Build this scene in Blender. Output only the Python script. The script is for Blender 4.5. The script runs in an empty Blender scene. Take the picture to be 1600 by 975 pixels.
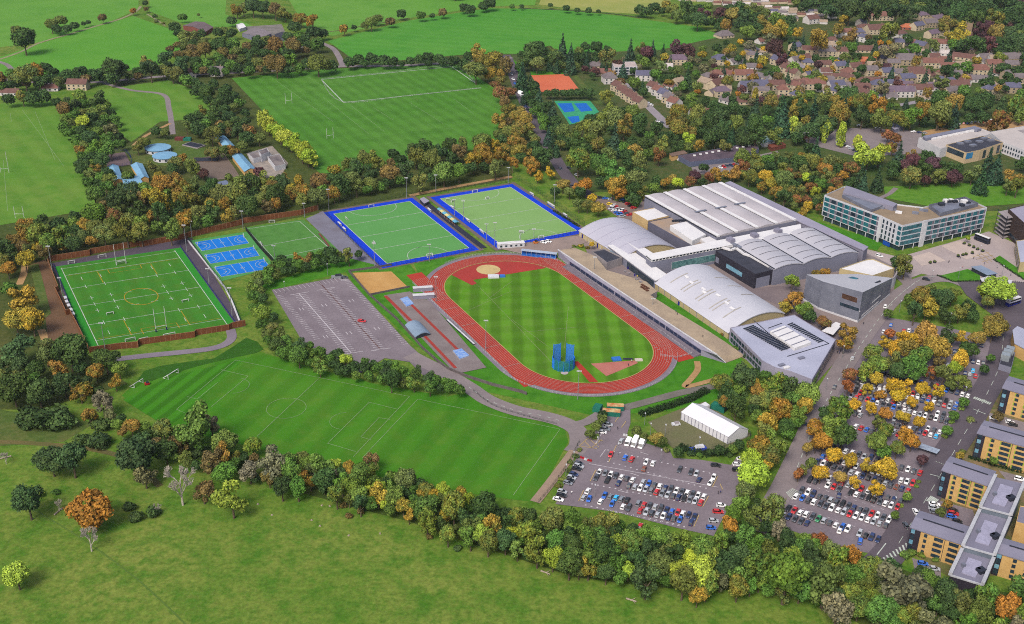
EXPOSURE = 1.52; SKYS = .08; SUNE = 1.5; SUNA = 22
import bpy, math, random
import numpy as np
from mathutils import Vector, Matrix
from mathutils.geometry import tessellate_polygon
random.seed(7); RNG = np.random.default_rng(11)
SC = bpy.context.scene
COL = SC.collection
# ---------------------------------------------------------------- camera
FPX, PITCH, ROLL, CH = 1758.92, 0.45634, 0.019989, 273.85
_c, _s, _cr, _sr = math.cos(PITCH), math.sin(PITCH), math.cos(ROLL), math.sin(ROLL)
def G(x, y, z=0.0):
    """point of the world at height z that the photograph shows at (x, y) of its 1600 x 975"""
    r2 = (x-800)/FPX; u2 = -(y-487.5)/FPX
    r = r2*_cr-u2*_sr; u = r2*_sr+u2*_cr
    d = (r, _c+u*_s, -_s+u*_c)
    t = (z-CH)/d[2]
    return Vector((d[0]*t, d[1]*t, z))
def PX(p):
    X, Y, Z = p[0], p[1], p[2]-CH
    d = Y*_c-Z*_s; u = Y*_s+Z*_c
    return (800+FPX*(X*_cr+u*_sr)/d, 487.5-FPX*(-X*_sr+u*_cr)/d)
def PPM(x, y):
    """photo pixels per metre at the ground under (x, y)"""
    p = G(x, y); return FPX/math.sqrt(p.x**2+p.y**2+CH**2)
def HGT(x, y0, y1):
    """height of an upright whose foot is at (x, y0) and top at y1"""
    p = G(x, y0); lo, hi = 0, 60
    for _ in range(40):
        m = (lo+hi)/2
        if PX((p.x, p.y, m))[1] > y1: lo = m
        else: hi = m
    return lo
cam = bpy.data.cameras.new('camera'); cam.sensor_width = 36; cam.lens = FPX/1600*36
cam.clip_start = 1; cam.clip_end = 20000
co = bpy.data.objects.new('camera', cam); COL.objects.link(co); SC.camera = co
rt = Vector((1, 0, 0)); up = Vector((0, _s, _c)); fw = Vector((0, _c, -_s))
X_ = rt*_cr+up*_sr; Y_ = -rt*_sr+up*_cr
m = Matrix((X_, Y_, -fw)).transposed().to_4x4(); m.translation = (0, 0, CH); co.matrix_world = m
# ---------------------------------------------------------------- light
SC.view_settings.view_transform = 'Standard'; SC.view_settings.look = 'None'
SC.view_settings.gamma = 1; SC.view_settings.use_curve_mapping = False
SC.view_settings.exposure = EXPOSURE
SUN_EL, SUN_AZ = 48, 205       # degrees; azimuth clockwise from +Y, the sun stands behind the camera to the left
wd = bpy.data.worlds.new('World'); SC.world = wd; wd.use_nodes = True
nt = wd.node_tree; bg = nt.nodes['Background']
sky = nt.nodes.new('ShaderNodeTexSky'); sky.sky_type = 'NISHITA'; sky.sun_disc = False
sky.sun_elevation = math.radians(SUN_EL); sky.sun_rotation = math.radians(SUN_AZ)
sky.air_density = 1.0; sky.dust_density = 5.0; sky.ozone_density = 1.0
nt.links.new(sky.outputs[0], bg.inputs[0]); bg.inputs[1].default_value = SKYS
sl = bpy.data.lights.new('sun', 'SUN'); sl.energy = SUNE; sl.angle = math.radians(SUNA); sl.color = (1, .95, .88)
so = bpy.data.objects.new('sun', sl); COL.objects.link(so)
az, el = math.radians(SUN_AZ), math.radians(SUN_EL)
sd = Vector((math.sin(az)*math.cos(el), math.cos(az)*math.cos(el), math.sin(el)))
so.rotation_euler = sd.to_track_quat('Z', 'Y').to_euler()
SC.cycles.use_denoising = False; SC.cycles.use_adaptive_sampling = False; SC.cycles.filter_width = 1.05; SC.cycles.max_bounces = 5; SC.cycles.diffuse_bounces = 2; SC.cycles.glossy_bounces = 2; SC.cycles.transmission_bounces = 2
SC.cycles.transparent_max_bounces = 4
# ---------------------------------------------------------------- materials
KD = 2.35
def lin(c):
    c = c/255
    return c/12.92 if c <= .04045 else ((c+.055)/1.055)**2.4
def S(r, g, b, k=1.0):
    """base colour from the colour a flat surface shows under this daylight"""
    return tuple(min(.86, lin(v)/KD*k) for v in (r, g, b))
MATS = {}
def new_mat(name, rough=.9, spec=.15, metal=0.0):
    mt = bpy.data.materials.new(name); mt.use_nodes = True
    b = mt.node_tree.nodes['Principled BSDF']
    b.inputs['Roughness'].default_value = rough; b.inputs['Specular IOR Level'].default_value = spec
    b.inputs['Metallic'].default_value = metal
    return mt, mt.node_tree, b
def nmath(t, op, a, b=None, c=None):
    n = t.nodes.new('ShaderNodeMath'); n.operation = op
    for i, v in enumerate((a, b, c)):
        if v is None: continue
        if isinstance(v, (int, float)): n.inputs[i].default_value = v
        else: t.links.new(v, n.inputs[i])
    return n.outputs[0]
def nmix(t, fac, a, b, mode='MIX'):
    n = t.nodes.new('ShaderNodeMix'); n.data_type = 'RGBA'; n.blend_type = mode
    for i, v in ((0, fac), (6, a), (7, b)):
        if isinstance(v, (int, float)): n.inputs[i].default_value = v
        elif isinstance(v, tuple): n.inputs[i].default_value = (*v, 1)
        else: t.links.new(v, n.inputs[i])
    return n.outputs[2]
def nramp(t, v, lo, hi, a=0., b=1.):
    n = t.nodes.new('ShaderNodeMapRange'); n.clamp = True
    t.links.new(v, n.inputs[0])
    for i, x in enumerate((lo, hi, a, b)): n.inputs[i+1].default_value = x
    return n.outputs[0]
def nnoise(t, vec, scale, detail=2, rough=.55):
    n = t.nodes.new('ShaderNodeTexNoise'); n.inputs['Scale'].default_value = scale
    n.inputs['Detail'].default_value = detail; n.inputs['Roughness'].default_value = rough
    t.links.new(vec, n.inputs['Vector']); return n.outputs['Fac']
def npos(t): return t.nodes.new('ShaderNodeNewGeometry').outputs['Position']
def nstripe(t, pos, ang, width, soft=.06, wob=None):
    """0/1 bands of the given width, running along the direction ang"""
    d = t.nodes.new('ShaderNodeVectorMath'); d.operation = 'DOT_PRODUCT'
    t.links.new(pos, d.inputs[0]); d.inputs[1].default_value = (-math.sin(ang)/(2*width), math.cos(ang)/(2*width), 0)
    v = d.outputs['Value']
    if wob is not None: v = nmath(t, 'ADD', v, wob)
    f = nmath(t, 'PINGPONG', v, .5)
    return nramp(t, f, .25-soft, .25+soft)
def mat(name, c1, c2=None, scale=.15, var=.12, rough=.9, spec=.15, metal=0.0, fine=1.5):
    """a worn surface: slow patches between c1 and c2, and finer speckle"""
    if name in MATS: return MATS[name]
    mt, t, b = new_mat(name, rough, spec, metal)
    p = npos(t)
    if c2 is None: c2 = tuple(v*(1-var*1.6) for v in c1)
    n1 = nramp(t, nnoise(t, p, scale, 4, .6), .32, .68)
    col = nmix(t, n1, c1, c2)
    n2 = nramp(t, nnoise(t, p, fine, 2), .3, .7, 1-var, 1+var)
    cc = t.nodes.new('ShaderNodeCombineColor')
    for i in range(3): t.links.new(n2, cc.inputs[i])
    col = nmix(t, 1.0, col, cc.outputs[0], 'MULTIPLY')
    t.links.new(col, b.inputs['Base Color'])
    MATS[name] = mt; return mt
def grass(name, c1, c2, c3, stripes=(), big=.012, s_amp=.18, worn=None, wear=.0):
    """turf: large patches, tufts, mowing stripes (direction, width, strength)"""
    mt, t, b = new_mat(name, .95, .05)
    p = npos(t)
    n = nramp(t, nnoise(t, p, big, 5, .6), .35, .65)
    col = nmix(t, n, c1, c2)
    n = nramp(t, nnoise(t, p, big*7, 4, .65), .45, .72)
    col = nmix(t, n, col, c3)
    if worn:
        n = nramp(t, nnoise(t, p, big*3.1, 6, .7), .62-wear, .74-wear)
        col = nmix(t, n, col, worn)
    wob = nmath(t, 'MULTIPLY', nnoise(t, p, .03, 1), .12)
    for a, w, k in stripes:
        st = nramp(t, nstripe(t, p, a, w, .08, wob), 0, 1, 1-k, 1+k)
        cc = t.nodes.new('ShaderNodeCombineColor')
        for i in range(3): t.links.new(st, cc.inputs[i])
        col = nmix(t, 1.0, col, cc.outputs[0], 'MULTIPLY')
    if s_amp > .19: col = nmix(t, nramp(t, nnoise(t, p, .22, 4, .7), .46, .66, 0, .75), col, c3)
    n2 = nramp(t, nnoise(t, p, .55, 5, .75), .3, .7, 1-s_amp, 1+s_amp)
    cc = t.nodes.new('ShaderNodeCombineColor')
    for i in range(3): t.links.new(n2, cc.inputs[i])
    col = nmix(t, 1.0, col, cc.outputs[0], 'MULTIPLY')
    t.links.new(col, b.inputs['Base Color'])
    MATS[name] = mt; return mt
def tint_mat(name, rough=.35, spec=.5, metal=0.0):
    """paint whose colour comes from the object"""
    mt, t, b = new_mat(name, rough, spec, metal)
    oi = t.nodes.new('ShaderNodeObjectInfo'); t.links.new(oi.outputs['Color'], b.inputs['Base Color'])
    MATS[name] = mt; return mt
def leaf_mat(name, use_attr=False):
    mt, t, b = new_mat(name, .75, .12)
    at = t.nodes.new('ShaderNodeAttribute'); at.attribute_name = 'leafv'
    if use_attr:
        ca = t.nodes.new('ShaderNodeAttribute'); ca.attribute_name = 'Col'; base = ca.outputs['Color']
    else:
        oi = t.nodes.new('ShaderNodeObjectInfo'); base = oi.outputs['Color']
        # leaves that have turned already, more of them on some trees than on others
        rnd = nramp(t, nnoise(t, t.nodes.new('ShaderNodeTexCoord').outputs['Object'], 2.2, 2), .35, .68)
        turned = nmix(t, oi.outputs['Random'], (.175, .095, .015), (.165, .150, .018))
        base = nmix(t, nmath(t, 'MULTIPLY', rnd, nmath(t, 'MAXIMUM', 0.0, nmath(t, 'SUBTRACT', 1.0, oi.outputs['Alpha']))), base, turned)
        base = nmix(t, nmath(t, 'MULTIPLY', rnd, nmath(t, 'MAXIMUM', 0.0, nmath(t, 'SUBTRACT', oi.outputs['Alpha'], 1.0))), base, (.070, .098, .020))
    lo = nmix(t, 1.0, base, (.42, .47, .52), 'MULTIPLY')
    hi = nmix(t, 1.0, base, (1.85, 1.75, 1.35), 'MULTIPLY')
    col = nmix(t, at.outputs['Fac'], lo, hi)  # random leaf tones, spread wide to paint in highlights and dark gaps
    t.links.new(col, b.inputs['Base Color'])
    tr = t.nodes.new('ShaderNodeBsdfTranslucent'); t.links.new(col, tr.inputs[0])
    mx = t.nodes.new('ShaderNodeMixShader'); mx.inputs[0].default_value = .12
    t.links.new(b.outputs[0], mx.inputs[1]); t.links.new(tr.outputs[0], mx.inputs[2])
    t.links.new(mx.outputs[0], t.nodes['Material Output'].inputs[0])
    MATS[name] = mt; return mt
# ---------------------------------------------------------------- mesh building
class M:
    def __init__(s): s.v = []; s.f = []; s.m = []
    def add(s, vs, fs, mi=0):
        o = len(s.v); s.v += [tuple(v) for v in vs]; s.f += [tuple(i+o for i in f) for f in fs]; s.m += [mi]*len(fs); return s
    def quad(s, a, b, c, d, mi=0): return s.add([a, b, c, d], [(0, 1, 2, 3)], mi)
    def box(s, c, d, ang=0, mi=0, taper=1.0):
        """box: base centre c, size d, turned by ang; taper shrinks the top"""
        ca, sa = math.cos(ang), math.sin(ang); vs = []
        for z, k in ((0, 1), (d[2], taper)):
            for x, y in ((-.5, -.5), (.5, -.5), (.5, .5), (-.5, .5)):
                x *= d[0]*k; y *= d[1]*k
                vs.append((c[0]+x*ca-y*sa, c[1]+x*sa+y*ca, c[2]+z))
        return s.add(vs, [(3, 2, 1, 0), (4, 5, 6, 7), (0, 1, 5, 4), (1, 2, 6, 5), (2, 3, 7, 6), (3, 0, 4, 7)], mi)
    def tube(s, a, b, r0, r1=None, n=6, mi=0, caps=True):
        a, b = Vector(a), Vector(b); r1 = r0 if r1 is None else r1
        w = (b-a).normalized(); u = w.orthogonal().normalized(); q = w.cross(u); vs = []
        for p, r in ((a, r0), (b, r1)):
            for i in range(n):
                t = 2*math.pi*i/n; vs.append(p+(u*math.cos(t)+q*math.sin(t))*r)
        fs = [(i, (i+1) % n, n+(i+1) % n, n+i) for i in range(n)]
        if caps: fs += [tuple(range(n-1, -1, -1)), tuple(range(n, 2*n))]
        return s.add(vs, fs, mi)
    def prism(s, pts, z0, z1, mi=0, top=True, bottom=False, side=True, tmi=None):
        """upright prism over a plan polygon; z1 may be a list, one height per corner"""
        n = len(pts); zt = z1 if isinstance(z1, (list, tuple)) else [z1]*n
        if sum(pts[i][0]*pts[(i+1) % n][1]-pts[(i+1) % n][0]*pts[i][1] for i in range(n)) < 0:
            pts = list(pts)[::-1]; zt = list(zt)[::-1]
        vs = [(p[0], p[1], z0) for p in pts]+[(p[0], p[1], z) for p, z in zip(pts, zt)]
        if side: s.add(vs, [(i, (i+1) % n, n+(i+1) % n, n+i) for i in range(n)], mi)
        if top:
            tv = [Vector(v) for v in vs[n:]]
            s.add(tv, [f for f in tessellate_polygon([tv])] if n > 4 else [tuple(range(n))], mi if tmi is None else tmi)
        return s
    def obj(s, name, mats, parent=None, smooth=False, loc=None):
        me = bpy.data.meshes.new(name); me.from_pydata(s.v, [], s.f)
        for mm in (mats if isinstance(mats, (list, tuple)) else [mats]): me.materials.append(mm)
        if any(s.m): me.polygons.foreach_set('material_index', s.m)
        if smooth: me.polygons.foreach_set('use_smooth', [True]*len(me.polygons))
        me.update()
        o = bpy.data.objects.new(name, me); COL.objects.link(o)
        if parent is not None:
            o.parent = parent
            if loc is None and not s_local(parent): o.matrix_parent_inverse = parent_inv(parent)
        if loc is not None: o.location = loc
        return o
LOCAL = set()
def s_local(p): return p.name in LOCAL
def parent_inv(p):
    return (Matrix.Translation(p.location) @ p.rotation_euler.to_matrix().to_4x4()).inverted()
def tag(o, label=None, cat=None, group=None, kind=None):
    if label: o['label'] = label
    if cat: o['category'] = cat
    if group: o['group'] = group
    if kind: o['kind'] = kind
    return o
def thing(name, loc, label, cat, group=None, rz=0.0, local=False):
    """an Empty at a thing's base; parts built in world space unless local"""
    o = bpy.data.objects.new(name, None); COL.objects.link(o); o.empty_display_size = .5
    o.location = loc; o.rotation_euler = (0, 0, rz)
    if local: LOCAL.add(o.name)
    return tag(o, label, cat, group)
def inst(name, me, parent, loc=(0, 0, 0), scale=None, rz=0.0, color=None):
    o = bpy.data.objects.new(name, me); COL.objects.link(o); o.parent = parent; o.location = loc
    if scale is not None: o.scale = scale
    if rz: o.rotation_euler = (0, 0, rz)
    if color: o.color = color if len(color) == 4 else (*color[:3], 1)
    return o
_ONES = 'zeroth first second third fourth fifth sixth seventh eighth ninth tenth eleventh twelfth thirteenth fourteenth fifteenth sixteenth seventeenth eighteenth nineteenth'.split()
_TENS = {2: 'twent', 3: 'thirt', 4: 'fort', 5: 'fift', 6: 'sixt', 7: 'sevent', 8: 'eight', 9: 'ninet'}
def nth(n):
    if n >= 100: return ('hundredth' if n == 100 else ('hundred-and-' if n < 200 else 'two-hundred-and-')+nth(n % 100)) if n % 100 or n == 100 else 'two-hundredth'
    if n < 20: return _ONES[n]
    return _TENS[n//10]+('ieth' if n % 10 == 0 else 'y-'+_ONES[n % 10])
# ground sheets
_NS = [0]
def lift(z):
    _NS[0] += 1; return z+_NS[0]*.0005
def sheet(name, pts, z, mt, px=True):
    z = lift(z)
    P = [G(*p) if px else Vector((p[0], p[1], 0)) for p in pts]
    P = [Vector((p.x, p.y, z)) for p in P]
    mm = M(); mm.prism([(p.x, p.y) for p in P], 0, z, side=False)
    return tag(mm.obj(name, mt), kind='structure')
def smooth_line(P, sub=6):
    if len(P) < 3: return [Vector(p) for p in P]
    Q = [P[0]]+list(P)+[P[-1]]; out = []
    for i in range(1, len(Q)-2):
        a, b, c, d = (Vector(q) for q in Q[i-1:i+3])
        for k in range(sub):
            t = k/sub
            out.append(.5*((2*b)+(c-a)*t+(2*a-5*b+4*c-d)*t*t+(3*b-a-3*c+d)*t**3))
    out.append(Vector(P[-1])); return out
def ribbon_mesh(mm, P, w, z, mi=0):
    L = []; n = len(P)
    for i, p in enumerate(P):
        d = (P[min(i+1, n-1)]-P[max(i-1, 0)]); d.z = 0; d.normalize(); q = Vector((-d.y, d.x, 0))*w/2
        L.append(((p.x+q.x, p.y+q.y, z), (p.x-q.x, p.y-q.y, z)))
    for i in range(n-1): mm.quad(L[i+1][0], L[i][0], L[i][1], L[i+1][1], mi)
def ribbon(name, pts, w, z, mt, sm=True, px=True, kind='structure'):
    P = [G(*p) if px else Vector((*p[:2], 0)) for p in pts]
    if sm: P = smooth_line(P)
    mm = M(); ribbon_mesh(mm, P, w, lift(z))
    return tag(mm.obj(name, mt), kind=kind)
class Rect:
    """a court on the ground from four photo corners: (0,0) (1,0) (1,1) (0,1)"""
    def __init__(s, a, b, c, d, z=0):
        s.P = [G(*p) for p in (a, b, c, d)]
    def __call__(s, u, v, z=0):
        a, b, c, d = s.P
        p = a*(1-u)*(1-v)+b*u*(1-v)+c*u*v+d*(1-u)*v
        return Vector((p.x, p.y, z))
    def size(s): return (s.P[1]-s.P[0]).length, (s.P[3]-s.P[0]).length
def seg(mm, a, b, w, z, mi=0):
    a, b = Vector(a), Vector(b); d = b-a; d.z = 0
    if d.length < 1e-6: return
    d.normalize(); q = Vector((-d.y, d.x, 0))*w/2
    mm.quad((a.x+q.x, a.y+q.y, z), (a.x-q.x, a.y-q.y, z), (b.x-q.x, b.y-q.y, z), (b.x+q.x, b.y+q.y, z), mi)
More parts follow.
